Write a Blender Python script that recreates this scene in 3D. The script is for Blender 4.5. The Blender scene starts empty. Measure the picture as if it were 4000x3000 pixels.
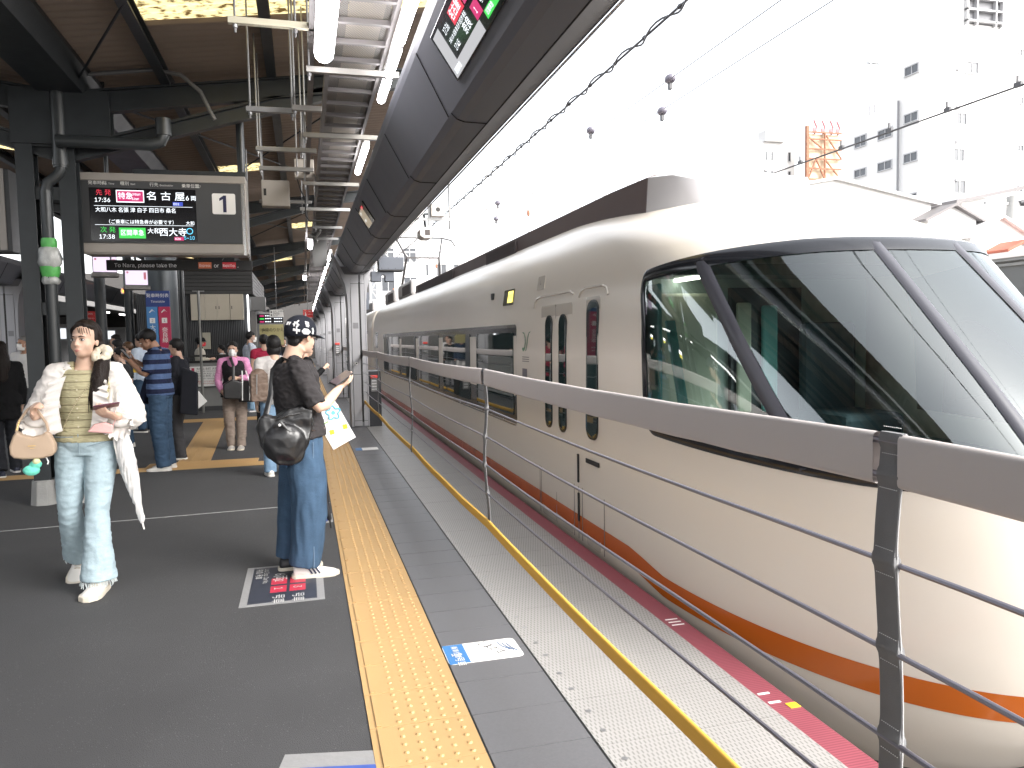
import bpy, bmesh, math, random
from mathutils import Vector, Matrix, Euler, noise
from math import radians as R, sin, cos, pi, sqrt
random.seed(7)
scn = bpy.context.scene
COL = scn.collection
# ---------------------------------------------------------------- camera, sky, sun, exposure
EYE = Vector((0, 0, 1.55))
XA = (0.96492392, -0.03570218, 0.26009074)      # world axes seen from the lens (right, down, forward)
YA = (-0.26176428, -0.0552435, 0.96354949)
ZA = (-0.0200325, -0.99783441, -0.06265133)
cam_d = bpy.data.cameras.new('camera'); cam = bpy.data.objects.new('camera', cam_d); COL.objects.link(cam)
cam_d.sensor_width = 36; cam_d.lens = 27; cam_d.clip_start = 0.05; cam_d.clip_end = 3000
rt = Vector((XA[0], YA[0], ZA[0])); dn = Vector((XA[1], YA[1], ZA[1])); fw = Vector((XA[2], YA[2], ZA[2]))
M = Matrix((rt, -dn, -fw)).transposed().to_4x4(); M.translation = EYE
cam.matrix_world = M
scn.camera = cam
SUN_EL, SUN_AZ = 38, 140                          # overcast: soft sun high over the tracks
world = bpy.data.worlds.new('World'); scn.world = world; world.use_nodes = True
nt = world.node_tree; nt.nodes.clear()
sky = nt.nodes.new('ShaderNodeTexSky'); sky.sky_type = 'NISHITA'; sky.sun_disc = False
sky.sun_elevation = R(SUN_EL); sky.sun_rotation = R(SUN_AZ); sky.air_density = 1.0; sky.dust_density = 4.0; sky.ozone_density = 0.6
hs = nt.nodes.new('ShaderNodeHueSaturation'); hs.inputs['Saturation'].default_value = 0.22
bg = nt.nodes.new('ShaderNodeBackground'); bg.inputs['Strength'].default_value = 0.15
wo = nt.nodes.new('ShaderNodeOutputWorld')
nt.links.new(sky.outputs[0], hs.inputs['Color']); nt.links.new(hs.outputs[0], bg.inputs['Color']); nt.links.new(bg.outputs[0], wo.inputs[0])
sd = bpy.data.lights.new('sun', 'SUN'); sd.energy = 0.5; sd.angle = R(40); sd.color = (1, .96, .9)
sun = bpy.data.objects.new('sun', sd); COL.objects.link(sun)
az, el = R(SUN_AZ), R(SUN_EL)
sdir = Vector((sin(az) * cos(el), cos(az) * cos(el), sin(el)))
sun.rotation_euler = sdir.to_track_quat('Z', 'Y').to_euler()
scn.view_settings.view_transform = 'Standard'; scn.view_settings.look = 'None'
scn.view_settings.exposure = 2.25; scn.view_settings.gamma = 1.0
scn.cycles.use_denoising = True
scn.cycles.max_bounces = 8; scn.cycles.diffuse_bounces = 4; scn.cycles.glossy_bounces = 4; scn.cycles.transparent_max_bounces = 12
scn.cycles.sample_clamp_indirect = 6.0

# ---------------------------------------------------------------- materials
MATS = {}
def mat(name, col, rough=.6, metal=0., var=.12, vscale=6., bump=0., bscale=80., spec=.5, coat=0., emit=None, alpha=None, trans=0.):
    if name in MATS: return MATS[name]
    m = bpy.data.materials.new(name); MATS[name] = m; m.use_nodes = True
    n = m.node_tree.nodes; l = m.node_tree.links; b = n['Principled BSDF']
    c = tuple(col) + (1,)
    b.inputs['Base Color'].default_value = c
    b.inputs['Roughness'].default_value = rough; b.inputs['Metallic'].default_value = metal
    b.inputs['Specular IOR Level'].default_value = spec
    if coat: b.inputs['Coat Weight'].default_value = coat; b.inputs['Coat Roughness'].default_value = .04
    tc = n.new('ShaderNodeTexCoord')
    if var:
        nz = n.new('ShaderNodeTexNoise'); nz.inputs['Scale'].default_value = vscale; nz.inputs['Detail'].default_value = 5
        l.new(tc.outputs['Object'], nz.inputs['Vector'])
        mx = n.new('ShaderNodeMix'); mx.data_type = 'RGBA'
        mx.inputs[6].default_value = tuple(max(0, x * (1 - var)) for x in col) + (1,)
        mx.inputs[7].default_value = tuple(min(1, x * (1 + var)) for x in col) + (1,)
        l.new(nz.outputs['Fac'], mx.inputs[0]); l.new(mx.outputs[2], b.inputs['Base Color'])
        mr = n.new('ShaderNodeMapRange'); mr.inputs[3].default_value = max(.02, rough - .08); mr.inputs[4].default_value = min(1, rough + .08)
        l.new(nz.outputs['Fac'], mr.inputs[0]); l.new(mr.outputs[0], b.inputs['Roughness'])
    if bump:
        nb = n.new('ShaderNodeTexNoise'); nb.inputs['Scale'].default_value = bscale; nb.inputs['Detail'].default_value = 4
        l.new(tc.outputs['Object'], nb.inputs['Vector'])
        bp = n.new('ShaderNodeBump'); bp.inputs['Strength'].default_value = bump; bp.inputs['Distance'].default_value = .01
        l.new(nb.outputs['Fac'], bp.inputs['Height']); l.new(bp.outputs[0], b.inputs['Normal'])
    if emit:
        b.inputs['Emission Color'].default_value = tuple(emit[:3]) + (1,); b.inputs['Emission Strength'].default_value = emit[3]
    if trans: b.inputs['Transmission Weight'].default_value = trans
    if alpha is not None: b.inputs['Alpha'].default_value = alpha
    return m
def nodes_of(m):
    return m.node_tree.nodes, m.node_tree.links, m.node_tree.nodes['Principled BSDF']
def glow(name, col, s): return mat(name, (.03, .03, .03), .4, var=0, emit=(*col, s))
def mathn(n, l, op, a, b=None, c=None):
    x = n.new('ShaderNodeMath'); x.operation = op
    for i, v in enumerate((a, b, c)):
        if v is None: continue
        if isinstance(v, (int, float)): x.inputs[i].default_value = v
        else: l.new(v, x.inputs[i])
    return x.outputs[0]

import os
FONT = None
try: FONT = bpy.data.fonts.load(os.path.join(bpy.utils.resource_path('LOCAL'), 'datafiles', 'fonts', 'Inter.woff2'))
except Exception: FONT = None
# ---------------------------------------------------------------- mesh builder
class MB:
    def __init__(s): s.v = []; s.f = []; s.mi = []; s.cur = 0
    def mat(s, i): s.cur = i; return s
    def add(s, vs, fs):
        o = len(s.v); s.v += [tuple(p) for p in vs]
        for f in fs: s.f.append(tuple(o + i for i in f)); s.mi.append(s.cur)
        return s
    def bx(s, x0, x1, y0, y1, z0, z1):
        vs = [(x, y, z) for z in (z0, z1) for y in (y0, y1) for x in (x0, x1)]
        return s.add(vs, [(0, 2, 3, 1), (4, 5, 7, 6), (0, 1, 5, 4), (2, 6, 7, 3), (0, 4, 6, 2), (1, 3, 7, 5)])
    def obx(s, c, ax, ay, az_):
        c = Vector(c); ax, ay, az_ = Vector(ax), Vector(ay), Vector(az_)
        vs = [c + i * ax + j * ay + k * az_ for k in (-1, 1) for j in (-1, 1) for i in (-1, 1)]
        return s.add(vs, [(0, 2, 3, 1), (4, 5, 7, 6), (0, 1, 5, 4), (2, 6, 7, 3), (0, 4, 6, 2), (1, 3, 7, 5)])
    def bar(s, a, b, w, h=None, up=(0, 0, 1)):
        a, b = Vector(a), Vector(b); d = (b - a); L = d.length; d.normalize(); u = Vector(up)
        if abs(d.dot(u)) > .98: u = Vector((0, 1, 0))
        sd_ = d.cross(u).normalized(); u = sd_.cross(d).normalized()
        return s.obx((a + b) / 2, d * L / 2, sd_ * w / 2, u * (h or w) / 2)
    def tube(s, pts, rad, n=10, side=None, cap=True, closed=False):
        """swept tube; rad = number, list of numbers or list of (r_side, r_other); side = fixed side axis"""
        P = [Vector(p) for p in pts]; k = len(P)
        if not isinstance(rad, (list, tuple)): rad = [rad] * k
        prev = None; rings = []
        for i in range(k):
            if closed: t = (P[(i + 1) % k] - P[i - 1])
            else: t = (P[min(i + 1, k - 1)] - P[max(i - 1, 0)])
            t.normalize()
            if side is not None: a = Vector(side)
            elif prev is None: a = Vector((1, 0, 0)) if abs(t.x) < .9 else Vector((0, 1, 0))
            else: a = prev
            a = (a - t * a.dot(t)).normalized(); b = t.cross(a); prev = a
            r = rad[i]; rx, ry = r if isinstance(r, (list, tuple)) else (r, r)
            rings.append([P[i] + a * rx * cos(2 * pi * j / n) + b * ry * sin(2 * pi * j / n) for j in range(n)])
        vs = [p for r in rings for p in r]; fs = []
        for i in range(k if closed else k - 1):
            for j in range(n):
                a0 = i * n + j; a1 = i * n + (j + 1) % n; b0 = ((i + 1) % k) * n + j; b1 = ((i + 1) % k) * n + (j + 1) % n
                fs.append((a0, a1, b1, b0))
        if cap and not closed: fs += [tuple(range(n - 1, -1, -1)), tuple((k - 1) * n + j for j in range(n))]
        return s.add(vs, fs)
    def cyl(s, a, b, r, n=14): return s.tube([a, b], r, n)
    def ell(s, c, rx, ry, rz, n=16, m=10, rot=None):
        c = Vector(c); vs = []; fs = []
        for i in range(m + 1):
            th = pi * i / m
            for j in range(n):
                p = Vector((rx * sin(th) * cos(2 * pi * j / n), ry * sin(th) * sin(2 * pi * j / n), rz * cos(th)))
                if rot is not None: p = rot @ p
                vs.append(c + p)
        for i in range(m):
            for j in range(n):
                fs.append((i * n + j, (i + 1) * n + j, (i + 1) * n + (j + 1) % n, i * n + (j + 1) % n))
        return s.add(vs, fs)
    def prism(s, poly, a, b, fn):
        """poly: 2D points; fn(u,v,t)->xyz, extruded t from a to b"""
        n = len(poly); vs = [fn(u, v, a) for u, v in poly] + [fn(u, v, b) for u, v in poly]
        return s.add(vs, [tuple(range(n - 1, -1, -1)), tuple(range(n, 2 * n))] + [(i, (i + 1) % n, n + (i + 1) % n, n + i) for i in range(n)])
    def quad(s, a, b, c, d): return s.add([a, b, c, d], [(0, 1, 2, 3)])
    def disc(s, c, r, nrm=(0, 0, 1), n=14):
        nv = Vector(nrm).normalized(); a = nv.orthogonal().normalized(); b = nv.cross(a); c = Vector(c)
        return s.add([c + (a * cos(2 * pi * i / n) + b * sin(2 * pi * i / n)) * r for i in range(n)], [tuple(range(n))])
    def mesh(s, name, fix=True):
        me = bpy.data.meshes.new(name); me.from_pydata([tuple(p) for p in s.v], [], s.f)
        me.polygons.foreach_set('material_index', s.mi)
        if fix:
            bm = bmesh.new(); bm.from_mesh(me); bmesh.ops.remove_doubles(bm, verts=bm.verts, dist=1e-6)
            bmesh.ops.recalc_face_normals(bm, faces=bm.faces); bm.to_mesh(me); bm.free()
        me.update(); return me
    def build(s, name, mats, parent=None, smooth=False, bevel=0., loc=None, fix=True, kind=None, seg=2):
        me = s.mesh(name, fix)
        return link_mesh(me, name, mats, parent, smooth, bevel, loc, kind, seg)
def link_mesh(me, name, mats, parent=None, smooth=False, bevel=0., loc=None, kind=None, seg=2):
    o = bpy.data.objects.new(name, me); COL.objects.link(o)
    for m in (mats if isinstance(mats, (list, tuple)) else [mats]): me.materials.append(m)
    if smooth: me.polygons.foreach_set('use_smooth', [True] * len(me.polygons))
    if smooth == 2: me.set_sharp_from_angle(angle=R(38))
    if parent is not None: o.parent = parent
    if loc is not None: o.location = loc
    if bevel:
        md = o.modifiers.new('bevel', 'BEVEL'); md.width = bevel; md.segments = seg; md.limit_method = 'ANGLE'; md.angle_limit = R(40)
    if kind: o['kind'] = kind
    return o
def tag(o, label, cat, group=None):
    o['label'] = label; o['category'] = cat
    if group: o['group'] = group
    return o
def thing(name, label, cat, loc=(0, 0, 0), rz=0., group=None):
    o = bpy.data.objects.new(name, None); COL.objects.link(o); o.location = loc; o.rotation_euler = (0, 0, rz)
    o.empty_display_size = .1
    return tag(o, label, cat, group)
def dup(root, loc=None, rz=None, label=None):
    r = root.copy(); COL.objects.link(r)
    if loc is not None: r.location = loc
    if rz is not None: r.rotation_euler = (0, 0, rz)
    if label: r['label'] = label
    for ch in list(root.children):
        c = ch.copy(); COL.objects.link(c); c.parent = r
        for g in list(ch.children):
            d = g.copy(); COL.objects.link(d); d.parent = c
    return r
def relabel(o, label): o['label'] = label; return o
def text(s, size, m, parent, loc, rot=(pi / 2, 0, 0), align='LEFT', name='lettering', sx=1., bold=0., shear=0., extr=0.):
    cu = bpy.data.curves.new('t', 'FONT'); cu.body = s; cu.size = size; cu.align_x = align; cu.align_y = 'CENTER'
    cu.offset = bold
    if FONT and all(ord(ch) < 0x250 for ch in s): cu.font = FONT
    cu.shear = shear; cu.extrude = extr; cu.resolution_u = 3; cu.space_line = .9
    to = bpy.data.objects.new('t', cu); COL.objects.link(to)
    bpy.context.view_layer.update()
    dg = bpy.context.evaluated_depsgraph_get(); me = bpy.data.meshes.new_from_object(to.evaluated_get(dg))
    bpy.data.objects.remove(to); bpy.data.curves.remove(cu)
    o = link_mesh(me, name, [], parent); me.materials.clear(); me.materials.append(m)
    o.location = loc; o.rotation_euler = rot; o.scale = (sx, 1, 1)
    return o
def plaque(mb_or_none, x0, x1, z0, z1, y, name, m, parent, t=.004, rad=0.):
    """thin upright plate facing -y"""
    mb = MB()
    if rad:
        pts = []
        for cx, cz, a0 in ((x1 - rad, z1 - rad, 0), (x0 + rad, z1 - rad, 90), (x0 + rad, z0 + rad, 180), (x1 - rad, z0 + rad, 270)):
            for k in range(5): a = R(a0 + k * 22.5); pts.append((cx + rad * cos(a), cz + rad * sin(a)))
        mb.prism(pts, y, y + t, lambda u, v, q: (u, q, v))
    else: mb.bx(x0, x1, y, y + t, z0, z1)
    return mb.build(name, m, parent)
# ---------------------------------------------------------------- ground, platform, tracks
asph = mat('asphalt', (.050, .050, .052), .8, var=.35, vscale=1.3, bump=.55, bscale=220)
n, l, b = nodes_of(asph)                       # light grit in the asphalt
tc = n.new('ShaderNodeTexCoord'); vo = n.new('ShaderNodeTexVoronoi'); vo.inputs['Scale'].default_value = 70
l.new(tc.outputs['Object'], vo.inputs['Vector'])
src = b.inputs['Base Color'].links[0].from_socket
th = mathn(n, l, 'LESS_THAN', vo.outputs['Distance'], .13)
n2 = n.new('ShaderNodeTexNoise'); n2.inputs['Scale'].default_value = 3.; l.new(tc.outputs['Object'], n2.inputs['Vector'])
th2 = mathn(n, l, 'MULTIPLY', th, mathn(n, l, 'GREATER_THAN', n2.outputs['Fac'], .5))
fac = mathn(n, l, 'MULTIPLY', th2, .35)
mx = n.new('ShaderNodeMix'); mx.data_type = 'RGBA'; mx.inputs[7].default_value = (.32, .32, .32, 1)
l.new(fac, mx.inputs[0]); l.new(src, mx.inputs[6]); l.new(mx.outputs[2], b.inputs['Base Color'])
conc = mat('concrete', (.30, .30, .29), .85, var=.25, vscale=3, bump=.3, bscale=60)
dark_conc = mat('dark_concrete', (.12, .115, .11), .9, var=.3, vscale=2, bump=.3, bscale=40)
ballast = mat('ballast', (.075, .068, .06), .95, var=.6, vscale=25, bump=1., bscale=30)
ground = MB().quad((-900, -900, 0), (900, -900, 0), (900, 900, 0), (-900, 900, 0)).build('ground', ballast, loc=(0, 0, -1.25), kind='structure')
pf = MB().bx(-6.2, 1.78, -8, 110, -1.24, 0)
pf.build('platform', asph, kind='structure')
MB().bx(1.72, 1.80, -8, 110, -.35, -.004).build('platform_edge_wall', conc, kind='structure')
MB().bx(-6.2, -5.95, -8, 110, .0, .004).build('platform_edge_far', conc, kind='structure')
# tactile strip
ytile = mat('tactile_yellow', (.42, .268, .115), .55, var=.1, vscale=2.2, bump=.06, bscale=150)
mb = MB(); Y0 = -1.5
k = 0
while Y0 + k * .3 < 34:
    y = Y0 + k * .3; k += 1; j = random.uniform(-.001, .001)
    mb.bx(.199, .603, y + .002, y + .298, 0, .006 + j)
    mb.bx(.226, .246, y + .008, y + .288, .004, .0115)
    near = y < 14
    for a in range(5):
        for c in range(5):
            cx, cy = .318 + a * .06, y + .03 + c * .06; r0, r1, nn = .0125, .007, (8 if near else 5)
            if y > 22 and c % 2: continue
            vs = [(cx + r0 * cos(2 * pi * i / nn), cy + r0 * sin(2 * pi * i / nn), .0055) for i in range(nn)] + \
                 [(cx + r1 * cos(2 * pi * i / nn), cy + r1 * sin(2 * pi * i / nn), .0115) for i in range(nn)]
            mb.add(vs, [(i, (i + 1) % nn, nn + (i + 1) % nn, nn + i) for i in range(nn)] + [tuple(range(nn, 2 * nn))])
mb.bx(.199, .603, 34, 108, 0, .006)
mb.build('tactile_paving', ytile, fix=False, kind='structure')
# warning/guide blocks that cross the platform and zigzag to the stairs
mb = MB()
def guide(x0, x1, y0, y1, bars, along):
    mb.bx(x0, x1, y0, y1, 0, .006)
    for i in range(bars):
        if along == 'x': q = y0 + (i + .5) * (y1 - y0) / bars; mb.bx(x0 + .01, x1 - .01, q - .012, q + .012, .004, .011)
        else: q = x0 + (i + .5) * (x1 - x0) / bars; mb.bx(q - .012, q + .012, y0 + .01, y1 - .01, .004, .011)
guide(-5.2, .199, 10.02, 10.32, 4, 'x')
guide(-1.95, -.62, 10.322, 10.62, 4, 'x')
zz = [(-1.62, 10.6), (-1.22, 10.6), (-1.50, 15.9), (-1.93, 15.9)]
mb.prism(zz, 0, .006, lambda u, v, q: (u, v, q))
for i in range(4):
    t = (i + .5) / 4
    a = Vector((-1.62 + .4 * t, 10.65, .009)); c = Vector((-1.93 + .43 * t, 15.85, .009)); mb.bar(a, c, .03, .006)
guide(-2.45, -.9, 15.9, 16.5, 4, 'x')
mb.build('guide_paving', ytile, fix=False, kind='structure')
# granite band
gran = mat('granite', (.105, .105, .11), .42, var=.25, vscale=90, bump=.05, bscale=200)
n, l, b = nodes_of(gran)
mb = MB(); y = -1.58
i = 0
while y < 36:
    mb.bx(.612, 1.012, y + .0025, y + .3025, 0, .0045 + random.uniform(0, .0008)); y += .305; i += 1
mb.bx(.612, 1.012, y, 108, 0, .0045)
mb.build('granite_paving', gran, fix=False, kind='structure')
MB().bx(.603, 1.016, -1.6, 108, 0, .0012).build('paving_joint', mat('joint_black', (.02, .02, .02), .8), kind='structure')
# perforated pale deck panels
deckm = mat('deck_panel', (.29, .282, .27), .5, var=.08, vscale=4)
n, l, b = nodes_of(deckm)
tc = n.new('ShaderNodeTexCoord'); sp = n.new('ShaderNodeSeparateXYZ'); l.new(tc.outputs['Object'], sp.inputs[0])
fy = mathn(n, l, 'FRACT', mathn(n, l, 'MULTIPLY', sp.outputs[1], 1 / .030))
row = mathn(n, l, 'FLOOR', mathn(n, l, 'MULTIPLY', sp.outputs[1], 1 / .030))
fx = mathn(n, l, 'FRACT', mathn(n, l, 'ADD', mathn(n, l, 'MULTIPLY', sp.outputs[0], 1 / .0185), mathn(n, l, 'MULTIPLY', row, .5)))
sl_ = mathn(n, l, 'MULTIPLY', mathn(n, l, 'LESS_THAN', mathn(n, l, 'ABSOLUTE', mathn(n, l, 'SUBTRACT', fy, .5)), .37),
            mathn(n, l, 'LESS_THAN', mathn(n, l, 'ABSOLUTE', mathn(n, l, 'SUBTRACT', fx, .5)), .16))
src = b.inputs['Base Color'].links[0].from_socket
mx = n.new('ShaderNodeMix'); mx.data_type = 'RGBA'; mx.inputs[7].default_value = (.13, .125, .12, 1)
l.new(mathn(n, l, 'MULTIPLY', sl_, .75), mx.inputs[0]); l.new(src, mx.inputs[6]); l.new(mx.outputs[2], b.inputs['Base Color'])
mb = MB(); y = -1.45; i = 0
while y < 40:
    for (x0, x1) in ((1.022, 1.414), (1.4165, 1.80)):
        mb.mat(0).bx(x0, x1, y + .002, y + .368, 0, .006 + random.uniform(0, .001))
    mb.mat(1)
    for q in (.1, .26): mb.disc((1.075, y + q, .0085), .0125, n=12)
    y += .37; i += 1
mb.mat(0).bx(1.022, 1.80, y, 108, 0, .006)
mb.build('edge_deck', [deckm, mat('stud_grey', (.25, .25, .25), .4, .5)], fix=False, kind='structure')
# ribbed red edge strip
pinkm = mat('edge_strip_red', (.25, .06, .08), .5, var=.2, vscale=5)
n, l, b = nodes_of(pinkm)
tc = n.new('ShaderNodeTexCoord'); sp = n.new('ShaderNodeSeparateXYZ'); l.new(tc.outputs['Object'], sp.inputs[0])
st = mathn(n, l, 'LESS_THAN', mathn(n, l, 'FRACT', mathn(n, l, 'MULTIPLY', sp.outputs[1], 1 / .015)), .4)
src = b.inputs['Base Color'].links[0].from_socket
mx = n.new('ShaderNodeMix'); mx.data_type = 'RGBA'; mx.inputs[7].default_value = (.16, .03, .045, 1)
l.new(mathn(n, l, 'MULTIPLY', st, .8), mx.inputs[0]); l.new(src, mx.inputs[6]); l.new(mx.outputs[2], b.inputs['Base Color'])
MB().bx(1.801, 1.925, -4, 108, -.035, .003).build('edge_strip', pinkm, kind='structure')
# small painted marks on the deck edge
wht = mat('white_paint', (.75, .75, .74), .5, var=.15, vscale=40)
mb = MB()
for yy in (2.72, 2.80): mb.bx(1.815, 1.87, yy, yy + .014, .003, .0045)
for yy in (3.62, 3.66, 3.70): mb.bx(1.83, 1.90, yy, yy + .01, .003, .0045)
mb.build('edge_marking', wht, kind='structure')
MB().bx(1.875, 1.922, 2.66, 2.70, .003, .006).build('edge_reflector', mat('reflector_yellow', (.8, .5, .03), .4), kind='structure')
# expansion joint line in the asphalt
MB().prism([(-6, 7.02), (.19, 7.42), (.19, 7.437), (-6, 7.037)], 0, .002, lambda u, v, q: (u, v, q)).build('asphalt_seam', mat('seam_grey', (.33, .33, .33), .8, var=.4, vscale=20), kind='structure')
# rails and sleepers
steel = mat('rail_steel', (.18, .13, .1), .45, .7, var=.3, vscale=8)
rail_poly = [(-.07, 0), (.07, 0), (.07, .012), (.012, .03), (.012, .11), (.034, .12), (.034, .155), (-.034, .155), (-.034, .12), (-.012, .11), (-.012, .03), (-.07, .012)]
for i, (x, t) in enumerate(((2.28, 'nearest the platform'), (3.72, 'under the far side of the train'))):
    o = MB().prism([(u + x, v - 1.12) for u, v in rail_poly], -30, 150, lambda u, v, q: (u, q, v)).build('rail', steel)
    tag(o, 'steel running rail under the white train, the one ' + t, 'rail', 'rails of the train track')
mb = MB()
for i in range(60): mb.bx(2.0, 4.2, -6 + i * .62, -5.76 + i * .62, -1.24, -1.121)
mb.build('track_bed', dark_conc, kind='structure')
# ---------------------------------------------------------------- butterfly canopy
dsteel = mat('dark_steel', (.020, .024, .027), .42, .0, var=.35, vscale=7, bump=.08, bscale=40)
roofm = mat('roof_sheet_brown', (.235, .185, .148), .75, var=.3, vscale=1.6, bump=.15, bscale=30)
VX, VZ, SL = -2.15, 4.11, .135
def rz_(x): return VZ + SL * abs(x - VX)
can = thing('station_canopy', 'long butterfly platform canopy of brown corrugated sheet on dark steel girders', 'canopy')
def sheet(x0, x1, y0, y1, dz=0, per=.13, amp=.018):
    mb = MB(); n = max(2, int((y1 - y0) / per * 6)); vs = []
    for t in (0, .012):
        for x in (x0, x1):
            vs += [(x, y0 + (y1 - y0) * i / n, rz_(x) + dz + t + amp * sin(2 * pi * (y0 + (y1 - y0) * i / n) / per)) for i in range(n + 1)]
    m = n + 1
    fs = [(i, i + 1, m + i + 1, m + i) for i in range(n)] + [(2 * m + i, 3 * m + i, 3 * m + i + 1, 2 * m + i + 1) for i in range(n)]
    return mb.add(vs, fs)
sky_m = bpy.data.materials.new('fibreglass_skylight'); sky_m.use_nodes = True
n = sky_m.node_tree.nodes; l = sky_m.node_tree.links; n.clear()
tr = n.new('ShaderNodeBsdfTranslucent'); df = n.new('ShaderNodeBsdfDiffuse'); ms = n.new('ShaderNodeMixShader'); ou = n.new('ShaderNodeOutputMaterial')
tc = n.new('ShaderNodeTexCoord'); nz = n.new('ShaderNodeTexNoise'); nz.inputs['Scale'].default_value = 14; nz.inputs['Detail'].default_value = 8
mp = n.new('ShaderNodeMapping'); mp.inputs['Scale'].default_value = (1, 3, 1); l.new(tc.outputs['Object'], mp.inputs[0]); l.new(mp.outputs[0], nz.inputs['Vector'])
cr = n.new('ShaderNodeValToRGB'); cr.color_ramp.elements[0].position = .36; cr.color_ramp.elements[0].color = (.10, .06, .02, 1)
cr.color_ramp.elements[1].position = .52; cr.color_ramp.elements[1].color = (.82, .68, .34, 1)
l.new(nz.outputs['Fac'], cr.inputs[0]); l.new(cr.outputs[0], tr.inputs[0]); l.new(cr.outputs[0], df.inputs[0])
ms.inputs[0].default_value = .2; l.new(tr.outputs[0], ms.inputs[1]); l.new(df.outputs[0], ms.inputs[2]); l.new(ms.outputs[0], ou.inputs[0])
HOLES = {1: [(5.85, 7.18, -1.2, 1.25), (12.7, 13.3, -1.2, -.55), (19.5, 20.4, -.2, .75), (27, 28, -1.2, -.2)], 0: [(12.0, 12.6, -4.1, -3.1), (26, 27, -4, -3)]}
for side in (0, 1):
    mb = MB(); X0, X1 = (-1.98, 1.25) if side else (-5.55, -2.32)
    cuts = sorted(set([-3.0, 62] + [v for h in HOLES[side] for v in h[:2]]))
    for y0, y1 in zip(cuts[:-1], cuts[1:]):
        hs_ = [h for h in HOLES[side] if h[0] <= y0 + .01 and h[1] >= y1 - .01]
        spans = [(X0, X1)] if not hs_ else [(a, c) for a, c in ((X0, hs_[0][2]), (hs_[0][3], X1)) if c - a > .02]
        for x0, x1 in spans:
            y = y0; k = 0
            while y < y1 - .01:
                ye = min(y + 1.3, y1)
                q = sheet(x0, x1, y, ye + (.05 if ye < y1 else 0), .004 * (k % 2)); mb.add(q.v, q.f); y = ye; k += 1
    mb.build('roof_sheet', roofm, can, smooth=True, fix=False)
    holes = HOLES[side]
    for (a, c, x0, x1) in holes:
        q = MB(); m_ = int((c - a) / .13 * 6)
        q.add([(x, a + (c - a) * i / m_, rz_(x) + .006 + .018 * sin(2 * pi * (a + (c - a) * i / m_) / .13)) for x in (x0, x1) for i in range(m_ + 1)],
              [(i, i + 1, m_ + 2 + i, m_ + 1 + i) for i in range(m_)])
        q.build('skylight_panel', sky_m, can, smooth=True, fix=False)
# gutter along the valley
MB().prism([(VX - .3, VZ + .02), (VX + .3, VZ + .02), (VX + .3, VZ - .03), (VX + .2, VZ - .16), (VX - .2, VZ - .16), (VX - .3, VZ - .03)], -3.0, 62, lambda u, v, q: (u, q, v)).build('valley_gutter', dsteel, can)
for x in (-1.22, -.22, .78, -3.08, -4.08, -5.08):
    zt = rz_(x) - .025
    mb = MB(); mb.bx(x - .045, x + .045, -3.0, 62, zt - .012, zt).bx(x - .005, x + .005, -3.0, 62, zt - .11, zt - .012).bx(x - .045, x + .045, -3.0, 62, zt - .122, zt - .11)
    mb.build('purlin', dsteel, can)
GY = [-2.9, 1.5, 8.4, 15.3, 22.2, 29.1, 36, 43, 50]
for gy in GY:
    for s in (1, -1):
        mb = MB()
        def P(dx, dz): x = VX + s * dx; return Vector((x, gy, rz_(x) + dz))
        mb.bar(P(.05, -.15), P(3.3, -.15), .10, .02, (0, 0, 1)); mb.bar(P(.05, -.26), P(3.3, -.24), .016, .20); mb.bar(P(.05, -.36), P(3.3, -.33), .10, .02)
        mb.build('girder', dsteel, can)
        mb = MB()
        pts = [P(.02, -.66 - .0), P(.4, -.60), P(1.4, -.43), P(2.5, -.25)]
        for a, c in zip(pts[:-1], pts[1:]):
            mb.bar(a, c, .10, .025); mb.bar(a - Vector((0, 0, .07)), c - Vector((0, 0, .07)), .016, .12); mb.bar(a - Vector((0, 0, .14)), c - Vector((0, 0, .14)), .10, .025)
        mb.build('knee_brace', dsteel, can)
# thin diagonal tie rods under the roof
for gy in GY[:-1]:
    for (xa, xb) in ((-1.9, .9), (.9, -1.9)):
        MB().tube([(xa, gy + .3, rz_(xa) - .14), (xb, gy + 6.5, rz_(xb) - .14)], .012, 6).build('tie_rod', dsteel, can)
# cross trimmers over the near end, seen against the sheeting
for x, y0, y1 in ((-.78, 8.4, 15.3), (-.2, 8.4, 15.3)):
    pass
# steel columns with concrete feet
def steel_column(y, label, kind=0):
    t = thing('steel_column', label, 'column', (VX, y, 0), group='paired dark steel columns in the middle of the platform')
    for xo in (-.34, .02):
        mb = MB(); w = .075
        mb.bx(xo - w, xo + w, -.075, -.063, .24, 3.95).bx(xo - w, xo + w, .063, .075, .24, 3.95).bx(xo - .006, xo + .006, -.063, .063, .24, 3.95)
        mb.build('post', dsteel, t)
    mb = MB()
    for z in (.8, 1.9, 3.0, 3.5): mb.bx(-.33, .01, -.058, -.046, z - .06, z + .06)
    mb.build('batten_plate', dsteel, t)
    mb = MB()
    for sx in (-.34, .02):
        p8 = [(sx + .135 * cos(R(22.5 + 45 * i)), .135 * sin(R(22.5 + 45 * i))) for i in range(8)]
        p9 = [(sx + .115 * cos(R(22.5 + 45 * i)), .115 * sin(R(22.5 + 45 * i))) for i in range(8)]
        vs = [(u, v, 0) for u, v in p8] + [(u, v, .24) for u, v in p9]
        mb.add(vs, [tuple(range(8, 16))] + [(i, (i + 1) % 8, 8 + (i + 1) % 8, 8 + i) for i in range(8)])
    mb.build('plinth', conc, t, bevel=.008)
    mb = MB(); mb.bx(-.44, .42, -.09, -.07, 3.46, 3.98).bx(-.44, .42, .07, .09, 3.46, 3.98); mb.build('gusset_plate', dsteel, t)
    return t
steel_column(8.4, 'dark steel column behind the woman in the white blouse, drainpipe between its posts')
c = steel_column(1.5, 'dark steel column')
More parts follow.
